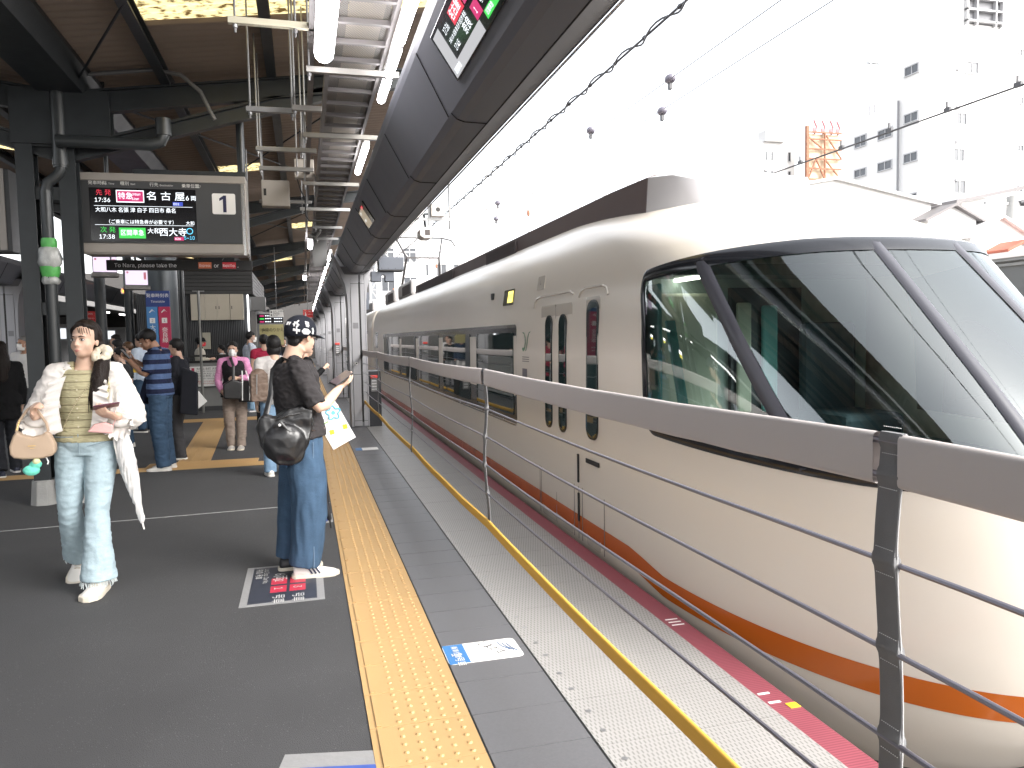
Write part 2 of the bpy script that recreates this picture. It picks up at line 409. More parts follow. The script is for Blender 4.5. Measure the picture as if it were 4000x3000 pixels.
for ob in [c] + list(c.children): bpy.data.objects.remove(ob)
c15 = steel_column(22.2, 'dark steel column standing behind the timetable pillar')
pipe_m = mat('pipe_dark', (.030, .034, .036), .35, var=.3, vscale=6)
# round columns by the stairs
for (x, y, r, lab) in ((-3.40, 14.9, .088, 'slim round dark column under the nearer hanging advert screen'), (-3.44, 17.4, .085, 'slim round dark column under the farther hanging advert screen')):
    t = thing('round_column', lab, 'column', (x, y, 0), group='slim round columns left of the timetable pillar')
    MB().cyl((0, 0, .15), (0, 0, 4.0), r, 20).build('shaft', dsteel, t, smooth=2)
    MB().cyl((0, 0, 0), (0, 0, .15), r + .08, 20).build('plinth', conc, t, smooth=2)
    MB().cyl((0, 0, 3.35), (0, 0, 3.43), r + .02, 20).build('collar', dsteel, t, smooth=2)
# downpipe
t = thing('downpipe', 'dark drainpipe wrapped with green tape and plastic, between the near column posts', 'drainpipe', (-2.32, 8.33, 0))
MB().tube([(0, 0, .1), (0, 0, 3.02)], .052, 16).build('lower_pipe', pipe_m, t, smooth=2)
MB().tube([(0, 0, 3.0), (.02, 0, 3.1), (.10, 0, 3.16), (.14, 0, 3.22), (.14, 0, 3.3)], .05, 14).build('offset_bend', pipe_m, t, smooth=2)
MB().tube([(.14, 0, 3.24), (.14, 0, 3.98)], .062, 16).build('upper_pipe', pipe_m, t, smooth=2)
MB().tube([(.14, 0, 3.26), (.14, 0, 3.34), (.14, 0, 3.341), (.14, 0, 3.42)], [.07, .07, .066, .066], 16).build('socket', pipe_m, t, smooth=2)
tape = mat('green_tape', (.10, .42, .10), .45, var=.3, vscale=20, bump=.3, bscale=30)
plas = mat('clear_plastic', (.42, .43, .42), .22, var=.4, vscale=18, bump=.9, bscale=26)
def lumpy(zs, rs, amp, sd, n=22):
    mb = MB(); vs = []; fs = []
    for i, (z, r) in enumerate(zip(zs, rs)):
        for j in range(n):
            a = 2 * pi * j / n; q = r * (1 + amp * noise.noise(Vector((cos(a) * 3 + sd, sin(a) * 3, z * 14))))
            vs.append((q * cos(a), q * sin(a), z))
    for i in range(len(zs) - 1):
        for j in range(n): fs.append((i * n + j, i * n + (j + 1) % n, (i + 1) * n + (j + 1) % n, (i + 1) * n + j))
    return mb.add(vs, fs)
lumpy([2.47, 2.50, 2.54, 2.57], [.062, .068, .068, .062], .12, 1).build('upper_tape', tape, t, smooth=True)
lumpy([2.27, 2.30, 2.34, 2.38, 2.43, 2.47, 2.485], [.062, .085, .10, .105, .095, .08, .064], .3, 4).build('plastic_wrap', plas, t, smooth=True)
lumpy([2.20, 2.22, 2.26, 2.30], [.07, .075, .085, .088], .15, 9).build('lower_tape', tape, t, smooth=True)
lumpy([2.13, 2.16, 2.19, 2.205], [.06, .085, .075, .066], .5, 12).build('plastic_skirt', plas, t, smooth=True)
# horizontal drain and conduits
t = thing('drain_branch', 'fat dark horizontal drainpipe crossing above the departure board', 'drainpipe', (0, 8.22, 0))
MB().tube([(-2.18, 0, 3.47), (-1.36, 0, 3.47), (-1.27, 0, 3.50), (-1.24, 0, 3.58), (-1.24, 0, 3.60)], .058, 16).build('pipe', pipe_m, t, smooth=2)
MB().tube([(-1.24, 0, 3.56), (-1.24, 0, 3.72)], .072, 16).build('socket', pipe_m, t, smooth=2)
t = thing('conduit', 'thin grey conduit bending down under the roof above the departure board', 'conduit', (0, 8.15, 0))
cpts = [(-2.2, 0, 3.98), (-2.0, 0, 4.06), (-1.3, 0, 4.16), (-1.05, 0, 4.13), (-.88, 0, 3.98), (-.80, 0, 3.80), (-.76, 0, 3.72)]
MB().tube(cpts, .02, 10).build('pipe', mat('conduit_grey', (.16, .16, .16), .4, .3, var=.2), t, smooth=2)
# board hanger pole
# ---------------------------------------------------------------- big gate beam with portal columns
beam_m = mat('beam_panel', (.115, .118, .135), .42, var=.1, vscale=2.5, spec=.4)
col_m = mat('gate_column_grey', (.30, .30, .315), .4, var=.07, vscale=2)
colside_m = mat('gate_column_side', (.13, .13, .14), .4, var=.1, vscale=2)
blackm = mat('black_rubber', (.012, .012, .012), .6, var=.2)
seam_m = mat('seam_black', (.008, .008, .008), .8, var=0)
silver = mat('silver_trim', (.62, .62, .62), .25, .8, var=.1)
BP = [(.612, 3.07), (.622, 3.03), (.80, 2.735), (.83, 2.705), (.87, 2.692), (.995, 2.69), (1.13, 2.735), (1.165, 2.78), (1.165, 3.12), (.612, 3.12)]
def beam(y0, y1, label, mir=None, grp='dark grey gate beams along the platform'):
    f = (lambda u: u) if mir is None else (lambda u: mir - u)
    t = thing('gate_beam', label, 'beam', (0, y0, 0), group=grp); L = y1 - y0
    MB().prism([(f(u), v) for u, v in BP], .004, L - .004, lambda u, v, q: (u, q, v)).build('beam_casing', beam_m, t, bevel=.012, seg=3)
    MB().prism([(f(u), v) for u, v in ((1.128, 2.726), (1.170, 2.772), (1.178, 2.766), (1.136, 2.720))], 0, L, lambda u, v, q: (u, q, v)).build('edge_trim', silver, t)
    MB().prism([(f(u), v) for u, v in ((.988, 2.6875), (.994, 2.6875), (.994, 2.691), (.988, 2.691))], 0, L, lambda u, v, q: (u, q, v)).build('long_seam', seam_m, t)
    mb = MB(); k = .8
    while k < L:
        # joints that run down the slanted face and curve onto the flat soffit
        pa = [(.620, 3.028), (.798, 2.733), (.828, 2.703), (.868, 2.690), (.994, 2.688)]
        for i in range(4):
            a, c = pa[i], pa[i + 1]; nn = Vector((a[1] - c[1], 0, -(a[0] - c[0]))).normalized() * -.0015
            mb.bar((f(a[0]), k, a[1]), (f(c[0]), k + (.08 if i == 0 else 0), c[1]), .005, .004, (0, 1, 0))
        k += 1.62
    mb.build('panel_seam', seam_m, t)
    # dark roof edge flashing above
    MB().prism([(f(u), v) for u, v in ((1.17, 3.0), (1.30, 2.99), (1.30, 3.1), (1.17, 3.12))], 0, L, lambda u, v, q: (u, q, v)).build('edge_flashing', dsteel, t)
    return t
CY = [13.6, 20.5, 27.4, 34.3, 41.2, 48.1, 55]
yb = [-3.2, 13.9, 20.8, 27.7, 34.6, 41.5, 48.4, 55.3]
lab = ['nearest gate beam overhead, carrying the two slanted departure screens', 'gate beam between the nearest and the second grey gate column', 'gate beam between the second and the third grey gate column',
       'gate beam beyond the third grey gate column', 'gate beam beyond the fourth grey gate column', 'gate beam beyond the fifth grey gate column', 'gate beam at the far end of the row']
for i in range(7): beam(yb[i], yb[i + 1], lab[i])
def gate_column(x0, y, label, mir=None, extras=True, grp='light grey gate columns with dark slots'):
    s = 1 if mir is None else -1
    t = thing('gate_column', label, 'gate column', (x0, y, 0), group=grp)
    T = lambda u: u * s
    D = .55
    mb = MB()
    core = [(-.14, .0), (.14, .0), (.14, 2.30), (.17, 2.50), (.215, 2.62), (.30, 2.73), (.30, 2.80), (-.33, 2.80), (-.39, 3.03), (-.42, 3.03), (-.34, 2.80), (-.22, 2.50), (-.19, 2.36), (-.175, 2.1), (-.165, 0)]
    mb.prism([(T(u), v) for u, v in core], 0.012, D, lambda u, v, q: (u, q, v)); mb.build('column_casing', colside_m, t, bevel=.006)
    # left flared fin
    fin = [(-.165, .02), (-.125, .02), (-.125, 2.36), (-.10, 2.60), (-.08, 2.66), (-.21, 2.665), (-.40, 3.03), (-.425, 3.03), (-.30, 2.72), (-.21, 2.50), (-.18, 2.30), (-.168, 2.0)]
    MB().prism([(T(u), v) for u, v in fin], -.004, .012, lambda u, v, q: (u, q, v)).build('flared_fin', col_m, t, bevel=.003)
    MB().bx(*sorted((T(-.115), T(.018))), -.008, .012, .03, 2.66).build('front_panel', col_m, t, bevel=.003)
    MB().bx(*sorted((T(.018), T(.05))), -.002, .012, .1, 2.53).build('slot', blackm, t)
    MB().bx(*sorted((T(.05), T(.115))), -.008, .012, .03, 2.66).build('slot_panel', col_m, t, bevel=.003)
    fr = [(.121, .02), (.145, .02), (.145, 2.2), (.17, 2.42), (.215, 2.58), (.28, 2.70), (.27, 2.76), (.12, 2.66)]
    MB().prism([(T(u), v) for u, v in fr], -.006, .012, lambda u, v, q: (u, q, v)).build('right_fin', col_m, t, bevel=.003)
    MB().bx(*sorted((T(-.115), T(.115))), -.0095, -.007, 2.50, 2.506).bx(*sorted((T(-.115), T(.018))), -.0095, -.007, .93, .936).bx(*sorted((T(-.115), T(.115))), -.0095, -.007, .12, .126).build('panel_seam', seam_m, t)
    if extras:
        MB().bx(*sorted((T(-.09), T(.0))), -.011, -.008, 1.73, 1.83).build('grey_plate', mat('plate_grey', (.17, .17, .18), .4, var=0), t)
        mb = MB(); mb.mat(0).cyl((T(-.055), -.014, 1.125), (T(-.055), -.008, 1.125), .024, 18); mb.mat(1).cyl((T(-.055), -.017, 1.125), (T(-.055), -.014, 1.125), .014, 14)
        mb.build('lens_ring', [wht, seam_m], t)
        MB().bx(*sorted((T(.15), T(.36))), .03, D, 0, .98).build('motor_box', mat('box_charcoal', (.022, .023, .027), .45, var=.1), t, bevel=.006)
    return t
names = ['nearest grey gate column, where the near rope barrier ends', 'second grey gate column, behind the nearest one', 'third grey gate column from the camera', 'fourth grey gate column down the platform',
         'fifth grey gate column down the platform', 'sixth grey gate column down the platform', 'seventh grey gate column at the far end']
for y, nm in zip(CY, names): gate_column(.93, y, nm)
# red emergency button panels on the motor boxes
redm = mat('sos_red', (.62, .06, .05), .4, var=.1)
for x, y, lb in ((1.17, 13.6, 'red topped emergency intercom on the black box beside the nearest gate column'), (.85, 20.5, 'red topped emergency intercom on the second gate column')):
    t = thing('emergency_intercom', lb, 'intercom', (x, y + (.03 if x > 1 else -.009), 0))
    z0 = .62 if x > 1 else 1.17
    MB().bx(-.055, .055, -.03, 0, z0, z0 + .23).build('body', mat('intercom_grey', (.16, .16, .16), .5, var=.1), t, bevel=.006)
    MB().bx(-.06, .06, -.045, 0, z0 + .235, z0 + .29).build('red_cap', redm, t, bevel=.01)
    mb = MB()
    for k in range(4): mb.bx(-.04, .04, -.032, -.03, z0 + .03 + k * .05, z0 + .055 + k * .05)
    mb.build('instruction_label', mat('label_grey', (.42, .42, .42), .5, var=.3, vscale=60), t)
# left side of the island platform: its own gate beam and columns
MIR = 2 * VX
lb2 = ['gate beam along the left track, nearest the camera', 'gate beam along the left track, beyond its nearest column', 'gate beam along the left track, far end']
for i, (a, c) in enumerate(((-3, 16.7), (16.7, 30.5), (30.5, 55))): beam(a, c, lb2[i], MIR - .1, 'dark grey gate beams on the left track')
for y, nm in ((16.4, 'grey gate column at the left edge of the photo, behind the masked old man'), (30.2, 'far grey gate column on the left track')):
    gate_column(-5.33, y, nm, True, True, 'gate columns on the left track')
# hanging loudspeaker sign boxes etc. past the beam
boxm = mat('box_slate', (.072, .080, .098), .45, var=.08)
t = thing('signal_box', 'large slate grey box hung beside the nearest gate column, black underside', 'box', (1.35, 12.0, 0))
MB().bx(-.19, .19, 0, .3, 2.605, 2.80).build('case', boxm, t, bevel=.004)
MB().bx(-.192, .192, -.004, .302, 2.59, 2.605).build('bottom_lip', blackm, t)
mb = MB()
for u in (-.15, -.05, .06, .16): mb.disc((u, -.003, 2.625), .006, (0, -1, 0), 8)
mb.build('screw', blackm, t)
t = thing('camera_cover_box', 'slate box with a square notch in its lower edge, under the larger one', 'box', (1.22, 12.05, 0))
MB().prism([(-.175, 2.43), (-.02, 2.43), (-.02, 2.505), (-.008, 2.53), (.03, 2.53), (.04, 2.505), (.04, 2.43), (.175, 2.43), (.175, 2.58), (-.175, 2.58)], 0, .2, lambda u, v, q: (u, q, v)).build('case', boxm, t, bevel=.003)
t = thing('signal_box', 'smaller slate box below and left of the notched box', 'box', (1.33, 17.5, 0)); MB().bx(-.16, .12, 0, .3, 2.20, 2.58).build('case', boxm, t, bevel=.004)
# cctv camera and loudspeaker hung under the eave
creamm = mat('camera_cream', (.45, .42, .38), .4, var=.1)
t = thing('security_camera', 'beige boxed security camera hanging under the canopy edge', 'camera', (1.92, 12.0, 3.18))
MB().prism([(-.11, -.05), (-.05, -.085), (.05, -.085), (.11, -.05), (.11, .05), (.055, .085), (-.055, .085), (-.11, .05)], 0, .35, lambda u, v, q: (u, q, v)).build('housing', creamm, t, bevel=.006)
MB().bx(-.035, .045, -.004, 0, -.04, .045).build('lens_window', mat('dark_brown_glass', (.03, .02, .018), .2, var=0), t)
MB().bar((0, .15, .085), (-.03, .1, .3), .03).bar((-.03, .1, .3), (.08, .1, .3), .03).build('bracket', dsteel, t)
t = thing('loudspeaker', 'pale square loudspeaker with round mouth above the security camera', 'loudspeaker', (2.10, 12.0, 3.53))
MB().bx(-.105, .105, 0, .2, -.09, .09).build('housing', creamm, t, bevel=.006)
MB().cyl((0, -.004, .01), (0, 0, .01), .035, 18).build('mouth', blackm, t)
t = thing('eave_bracket', 'grey pole and arm carrying the camera and loudspeaker past the beam', 'bracket', (0, 12.1, 0))
MB().bar((1.2, 0, 3.40), (2.33, 0, 3.40), .04).build('arm', mat('galv', (.24, .24, .24), .4, .5, var=.2), t)
MB().tube([(2.30, 0, 3.25), (2.30, 0, 4.4)], .018, 8).build('rod', MATS['galv'], t)
MB().bar((1.98, 0, 3.28), (1.98, 0, 3.75), .05).build('post', MATS['galv'], t)

# ---------------------------------------------------------------- cable tray, strip lights, hangers
galv = MATS['galv']
mesh_m = bpy.data.materials.new('expanded_metal'); mesh_m.use_nodes = True
n = mesh_m.node_tree.nodes; l = mesh_m.node_tree.links; b = n['Principled BSDF']
b.inputs['Base Color'].default_value = (.20, .19, .175, 1); b.inputs['Metallic'].default_value = .3; b.inputs['Roughness'].default_value = .5
tc = n.new('ShaderNodeTexCoord'); sp = n.new('ShaderNodeSeparateXYZ'); l.new(tc.outputs['Object'], sp.inputs[0])
u = mathn(n, l, 'MULTIPLY', sp.outputs[0], 55); v = mathn(n, l, 'MULTIPLY', sp.outputs[1], 32)
p1 = mathn(n, l, 'ABSOLUTE', mathn(n, l, 'SUBTRACT', mathn(n, l, 'FRACT', mathn(n, l, 'ADD', u, v)), .5))
p2 = mathn(n, l, 'ABSOLUTE', mathn(n, l, 'SUBTRACT', mathn(n, l, 'FRACT', mathn(n, l, 'SUBTRACT', u, v)), .5))
al = mathn(n, l, 'MAXIMUM', mathn(n, l, 'LESS_THAN', p1, .17), mathn(n, l, 'LESS_THAN', p2, .17)); l.new(al, b.inputs['Alpha'])
tray_m = mat('tray_grey', (.16, .15, .145), .5, .3, var=.2)
cover_m = mat('tray_cover_beige', (.36, .31, .23), .6, var=.3, vscale=1.2)
t = thing('cable_tray', 'grey cable ladder with expanded metal under it, running beside the strip lights', 'cable tray', (0, 0, 0))
MB().bx(.215, .245, -6, 40, 3.42, 3.50).build('side_rail', tray_m, t); MB().bx(.575, .600, -6, 40, 3.42, 3.50).build('side_rail', tray_m, t)
mb = MB(); y = -5.8
while y < 40:
    mb.bx(.245, .575, y, y + .035, 3.425, 3.455); y += .33
mb.build('ladder_rung_rib', tray_m, t)
MB().quad((.245, -6, 3.462), (.575, -6, 3.462), (.575, 40, 3.462), (.245, 40, 3.462)).build('wire_mesh', mesh_m, t, fix=False)
MB().bx(.33, .54, -6, 40, 3.50, 3.515).build('cable_cover', cover_m, t)
MB().bx(.25, .325, -6, 40, 3.50, 3.507).bx(.545, .57, -6, 40, 3.50, 3.507).build('cable_run', mat('cable_tan', (.12, .105, .09), .6, var=.5, vscale=3), t)
MB().bx(.10, .14, -6, 40, 3.46, 3.50).build('light_rail', tray_m, t)
tube_m = glow('lamp_white', (1, .97, 1.0), 7.0)
lamp_h = mat('lamp_housing', (.55, .54, .53), .5, var=.05)
def strip(x, y0, y1, z, label, w=.022):
    t = thing('strip_light', label, 'strip light', (x, y0, z), group='white strip lights along the platform'); L = y1 - y0
    MB().bx(-w, w, 0, L, .028, .075).build('housing', lamp_h, t, bevel=.004)
    MB().tube([(0, .0, 0), (0, .025, 0), (0, L - .025, 0), (0, L, 0)], [w * .85, w * 1.15, w * 1.15, w * .85], 12).build('tube', tube_m, t, smooth=2)
    MB().bx(-w * 1.05, w * 1.05, -.05, 0, -.01, .075).build('end_cap', lamp_h, t, bevel=.004)
    return t
RL = [(3.5, 4.76, 'near right strip light against the gate beam'), (4.84, 5.36, 'second strip light from the camera along the gate beam'), (5.43, 5.93, 'third strip light from the camera along the gate beam'), (7.3, 8.5, 'strip light beyond the gap, above the first slanted screen')]
for a, c, lb in RL: strip(.625, a, c, 3.33, lb, .026)
k = 0
for yy in (16.2, 18.2, 20.2, 22.2, 24.2, 26.4, 28.6, 31, 33.5, 36, 39, 42, 45, 48):
    strip(.60, yy, yy + 1.25, 3.30, 'strip light number %d in the far row beyond the nearest gate column' % (k + 1), .026); k += 1
strip(.19, 3.2, 5.12, 3.35, 'long near left strip light beside the cable tray', .052)
strip(.19, 14.4, 15.7, 3.36, 'lone lit strip light hanging left of the tray, past the grey boxes', .04)
strip(.10, 22.5, 23.8, 3.36, 'far lit strip light left of the tray, near the dark posts', .04)
bar_m = mat('unistrut_pale', (.26, .25, .23), .45, .4, var=.2)
def hanger(y, x0, x1, z, m, label, rods=(0,)):
    t = thing('strut_hanger', label, 'bracket', (0, y, z), group='strut brackets hung under the canopy')
    MB().bx(x0, x1, 0, .04, 0, .04).build('channel', m, t, bevel=.003)
    for r_ in rods:
        MB().tube([(r_, .02, -.05), (r_, .02, rz_(r_) - z)], .007, 6).build('rod', galv, t)
        MB().cyl((r_, .02, -.022), (r_, .02, -.002), .014, 8).build('nut', galv, t)
    return t
hanger(5.0, -.37, .14, 3.46, mat('unistrut_cream', (.50, .47, .36), .5, .2, var=.15), 'cream strut bracket level with the end of the near left strip light', (-.33, .02))
hanger(5.33, .08, .69, 3.31, bar_m, 'pale strut crossing under the tray by the second strip light', (.1,))
hanger(6.15, -.02, .2, 3.29, bar_m, 'short pale strut left of the tray, second from the camera', (.0,))
hanger(6.28, -.36, .0, 3.30, galv, 'grey strut beside the corrugated sheet, third from the camera', (-.33, -.02))
hanger(6.97, .06, .70, 3.30, bar_m, 'pale strut crossing the tray where the lit tubes pause', (.08,))
hanger(7.5, -.36, .18, 3.29, galv, 'grey strut left of the tray above the boxes', (-.34, .05))
hanger(8.0, -.36, .16, 3.22, galv, 'lower grey strut just above the upper grey box', (-.34, .0))
hanger(9.1, .05, .68, 3.30, bar_m, 'pale strut crossing the tray right of the grey boxes', (.08,))
hanger(9.75, -.45, .16, 3.20, galv, 'grey strut behind the grey boxes', (-.4, .1))
hanger(10.86, .02, .68, 3.30, mat('unistrut_white', (.6, .6, .58), .5, .1, var=.1), 'white strut crossing the tray, farthest of the bright ones', (.05,))
hanger(12.6, .2, .66, 3.30, galv, 'grey strut crossing the tray above the security camera', (.25,))
hanger(14.0, .22, .66, 3.30, galv, 'grey strut crossing the tray near the nearest gate column', (.3,))
ebox = mat('ebox_beige', (.33, .30, .265), .5, var=.08)
t = thing('electric_box', 'large beige electrical box with black latch hung right of the departure board', 'electrical box', (-.25, 9.5, 3.27))
MB().bx(-.16, .155, 0, .16, -.15, .15).build('case', ebox, t, bevel=.006); MB().bx(-.135, -.105, -.006, 0, -.03, .05).build('latch', blackm, t, bevel=.002)
MB().bx(-.15, .145, -.004, 0, -.14, .14).build('door', ebox, t, bevel=.003)
t = thing('electric_box', 'smaller beige electrical box above and right of the large one', 'electrical box', (.08, 9.3, 3.52))
MB().bx(-.11, .11, 0, .14, -.105, .11).build('case', ebox, t, bevel=.006); MB().bx(.02, .105, -.012, 0, -.1, .105).build('door', ebox, t, bevel=.003)
t = thing('ceiling_panel', 'tall flat grey panel hanging beside the lone lit strip light', 'panel', (.34, 14.2, 3.2)); MB().bx(-.12, .12, 0, .05, -.35, .35).build('sheet', mat('panel_grey', (.12, .12, .12), .6, var=.15), t)
# conduits drooping to the lamps
t = thing('cable', 'thick black cable curling down from the roof to the near left strip light', 'cable')
MB().tube([(-.1, 4.75, 4.2), (-.1, 4.75, 4.05), (-.14, 4.8, 3.86), (-.12, 4.82, 3.72), (.0, 4.84, 3.62), (.15, 4.85, 3.56), (.19, 4.85, 3.46)], .016, 8).build('sheath', blackm, t, smooth=2)
t = thing('cable', 'pale flexible conduit bending down to the lone lit strip light', 'cable')
MB().tube([(.34, 13.2, 3.36), (.33, 13.4, 3.34), (.27, 14.0, 3.33), (.22, 14.2, 3.40), (.20, 14.4, 3.44)], .018, 8).build('sheath', mat('conduit_pale', (.4, .4, .38), .5), t, smooth=2)
t = thing('cable', 'black cable hanging in loops below the large beige box', 'cable')
MB().tube([(.0, 9.4, 3.42), (.03, 9.4, 3.3), (.08, 9.42, 3.2), (.08, 9.4, 3.0), (.12, 9.4, 2.94), (.3, 9.4, 2.95)], .008, 6).build('sheath', blackm, t, smooth=2)
# slanted departure screens on the beam
scr_m = mat('screen_black', (.012, .012, .014), .12, var=0)
def slanted(y0, y1, label):
    t = thing('beam_screen', label, 'display screen', (0, y0, 0)); L = y1 - y0
    e = Vector((.23, 0, -.35)).normalized(); nn = Vector((-.35, 0, -.23)).normalized(); o = Vector((.645, 0, 2.983))
    w = .232
    mbx = MB(); c = o + e * w / 2 + Vector((0, L / 2, 0)) + nn * .004
    mbx.obx(c, Vector((0, L / 2, 0)), e * w / 2, nn * .010).build('screen', scr_m, t, bevel=.002)
    Mx = Matrix((Vector((0, -1, 0)), -e, nn)).transposed()
    rot = Mx.to_euler()
    return t, o, e, nn, L, rot, w
rowm = glow('led_white', (.9, .95, 1), 0.43); redl = glow('led_red', (1, .03, .08), 0.198); magl = glow('led_magenta', (.9, .02, .22), 0.167); grnl = glow('led_green', (.05, .8, .1), 0.217); cyl_ = glow('led_cyan', (.1, .6, .9), 0.38); blul = glow('led_blue', (.03, .08, .7), 0.186)
greyl = glow('led_grey', (.5, .5, .52), 0.24)
t, o, e, nn, L, rot, w = slanted(2.1, 3.72, 'near slanted departure screen on the gate beam showing 17:45')
def put(s, size, m, along, down, sx=1.): # along: metres from the far end
    p = o + Vector((0, L - along, 0)) + e * down + nn * .0165
    return text(s, size, m, t, p, rot, sx=sx)
def patch(m, a0, a1, d0, d1, h=.0155, name='colour_field'):
    q = lambda a, d: o + Vector((0, L - a, 0)) + e * d + nn * h
    return MB().quad(q(a0, d1), q(a1, d1), q(a1, d0), q(a0, d0)).build(name, m, t, fix=False)
patch(greyl, .03, .62, .178, .228); patch(greyl, .03, .16, .02, .20)
put('区間準急', .03, rowm, .06, .205); put('17:36', .055, rowm, .20, .06, .9)
patch(redl, .36, .56, .03, .092); put('名古屋', .05, rowm, .37, .06, 1.1); patch(magl, .575, .70, .03, .09); put('特急', .04, rowm, .58, .06)
put('大和八木 名張 津 白子 四日市 桑名', .022, rowm, .2, .108)
put('17:45', .05, rowm, .22, .145, .9); put('奈良', .05, rowm, .42, .145, 1.2); patch(magl, .60, .70, .115, .175); put('1', .05, rowm, .63, .145); put('号車', .03, rowm, .72, .145)
patch(grnl, .70, .88, .178, .212); put('区間準急', .024, rowm, .72, .195)
t, o, e, nn, L, rot, w = slanted(8.2, 8.86, 'far slanted screen on the gate beam, mostly beige with a dark corner')
patch(glow('led_beige', (.30, .25, .18), 0.27), .02, .45, .03, .225); patch(redl, .35, .5, .02, .05); put('17:38', .05, rowm, .1, .06); put('大和西大寺', .03, rowm, .1, .15)
# ---------------------------------------------------------------- rope barriers between the gate columns
webm = mat('webbing_grey', (.15, .15, .153), .75, var=.15, vscale=30, bump=.25, bscale=500)
webedge = mat('webbing_edge', (.30, .30, .30), .7, var=.1)
bandm = mat('band_grey', (.48, .44, .425), .7, var=.05, vscale=4, bump=.12, bscale=700)
yelm = mat('band_yellow', (.62, .36, .05), .6, var=.06, vscale=5, bump=.1, bscale=600)
wirem = mat('wire_rope', (.22, .21, .24), .36, .85, var=.05)
def rope_barrier(y0, y1, posts, label, rad=.0055, sag=.012):
    t = thing('rope_barrier', label, 'barrier', (1.0, y0, 0), group='rope barriers between gate columns')
    L = y1 - y0
    knots = [0] + [p - y0 for p in posts] + [L]
    def dz(y):
        for a, c in zip(knots[:-1], knots[1:]):
            if a <= y <= c:
                f = (y - a) / (c - a); return -sag * 4 * f * (1 - f) * (c - a) / 3.2
        return 0
    def line(z, r, nm, m, xo=0.):
        N = max(8, int(L / .4)); ys_ = [L * i / N for i in range(N + 1)]
        MB().tube([(xo + .004 * sin(q * 1.7 + z * 9), q, z + dz(q)) for q in ys_], r, 8).build(nm, m, t, smooth=2)
    for z in (1.134, .970, .806, .642): line(z, rad, 'wire', wirem)
    for z in (1.352, 1.290): line(z, rad * 1.1, 'top_wire', wirem)
    # top fabric band, one sleeve per span, with a gap at each strap
    for i, (a, c) in enumerate(zip(knots[:-1], knots[1:])):
        g0 = .012 if (i == 0) else .0; g1 = .012
        a2 = a + (.034 if i > 0 else .0); c2 = c - .026 if c < L else c
        if c2 - a2 < .2: continue
        N = max(6, int((c2 - a2) / .15)); sec = []
        for k in range(9): w_ = R(180 * k / 8); sec.append((.011 * cos(w_), .036 + .011 * sin(w_)))
        for k in range(9): w_ = R(180 + 180 * k / 8); sec.append((.011 * cos(w_), -.038 + .011 * sin(w_)))
        vs = []; S_ = len(sec)
        for q in range(N + 1):
            yy = a2 + (c2 - a2) * q / N; edge = 1 - .18 * (0 if 0 < q < N else 1)
            wob = .004 * noise.noise(Vector((yy * 2.3, i, 0)))
            for (sx, sz) in sec:
                pinch = .55 if abs(sz) < .03 else 1
                vs.append((sx * pinch + wob, yy, 1.318 + sz + dz(yy) * (1.05) + .0025 * noise.noise(Vector((yy * 5, sz * 20, i)))))
        fs = [(q * S_ + k, q * S_ + (k + 1) % S_, (q + 1) * S_ + (k + 1) % S_, (q + 1) * S_ + k) for q in range(N) for k in range(S_)]
        MB().add(vs, fs).build('fabric_band', bandm, t, smooth=True)
        # yellow lower band
        N = max(6, int((c - a) / .15)); vs = []; sec = []
        for k in range(7): w_ = R(180 * k / 6); sec.append((.009 * cos(w_), .018 + .009 * sin(w_)))
        for k in range(7): w_ = R(180 + 180 * k / 6); sec.append((.009 * cos(w_), -.018 + .009 * sin(w_)))
        S_ = len(sec)
        for q in range(N + 1):
            yy = a + (c - a) * q / N
            for (sx, sz) in sec:
                vs.append((sx * (.6 if abs(sz) < .015 else 1) + .004 * noise.noise(Vector((yy * 1.3, 9, 0))), yy, .458 + sz + dz(yy) * 1.5))
        fs = [(q * S_ + k, q * S_ + (k + 1) % S_, (q + 1) * S_ + (k + 1) % S_, (q + 1) * S_ + k) for q in range(N) for k in range(S_)]
        MB().add(vs, fs).build('yellow_band', yelm, t, smooth=True)
    # webbing straps that hold the ropes
    for p in posts:
        y = p - y0; near = p < 2; W = .026; zz = []
        lev = [1.352, 1.290, 1.134, .970, .806, .642, .458]
        z = 1.366
        zs = []
        for i in range(len(lev)):
            c0 = lev[i]
            zs += [(c0 + .014, .008), (c0 + .007, .011), (c0, .012), (c0 - .007, .011), (c0 - .016, .007)]
            if i < len(lev) - 1:
                m0 = (lev[i] + lev[i + 1]) / 2; sp = lev[i] - lev[i + 1]
                if sp > .1: zs += [(c0 - .035, .0045), (m0 + .02, .0042), (m0 - .02, .0042), (lev[i + 1] + .032, .0045)]
        zs += [(.44, .006), (.425, .005)]
        ph = p * 3.1; sec = [(-1, -1), (-.93, -1.25), (.93, -1.25), (1, -1), (1, 1), (.93, 1.25), (-.93, 1.25), (-1, 1)]
        def path(z): return (.009 * sin((z - .4) * 9 + ph) * min(1, (1.33 - z) * 6 if z > 1.16 else 1), .006 * sin((z) * 7 + ph * 2))
        vs = []
        for (z, th_) in zs:
            ox, oy = path(z)
            wl = W * (1.0 + .07 * (th_ > .0105))
            vs += [(ox + v_ * th_ * .62, y + oy + u_ * wl, z) for u_, v_ in sec]
        n_ = len(sec)
        fs = [(q * n_ + k, q * n_ + (k + 1) % n_, (q + 1) * n_ + (k + 1) % n_, (q + 1) * n_ + k) for q in range(len(zs) - 1) for k in range(n_)]
        fs += [tuple(range(n_)), tuple((len(zs) - 1) * n_ + k for k in range(n_ - 1, -1, -1))]
        st = MB().add(vs, fs).build('strap', webm, t, smooth=2)
        # edge piping and stitching of the strap
        mb = MB()
        for sg in (-1, 1):
            mb.tube([(path(z)[0], y + path(z)[1] + sg * W * 1.02, z) for z, th_ in zs], .0022, 6)
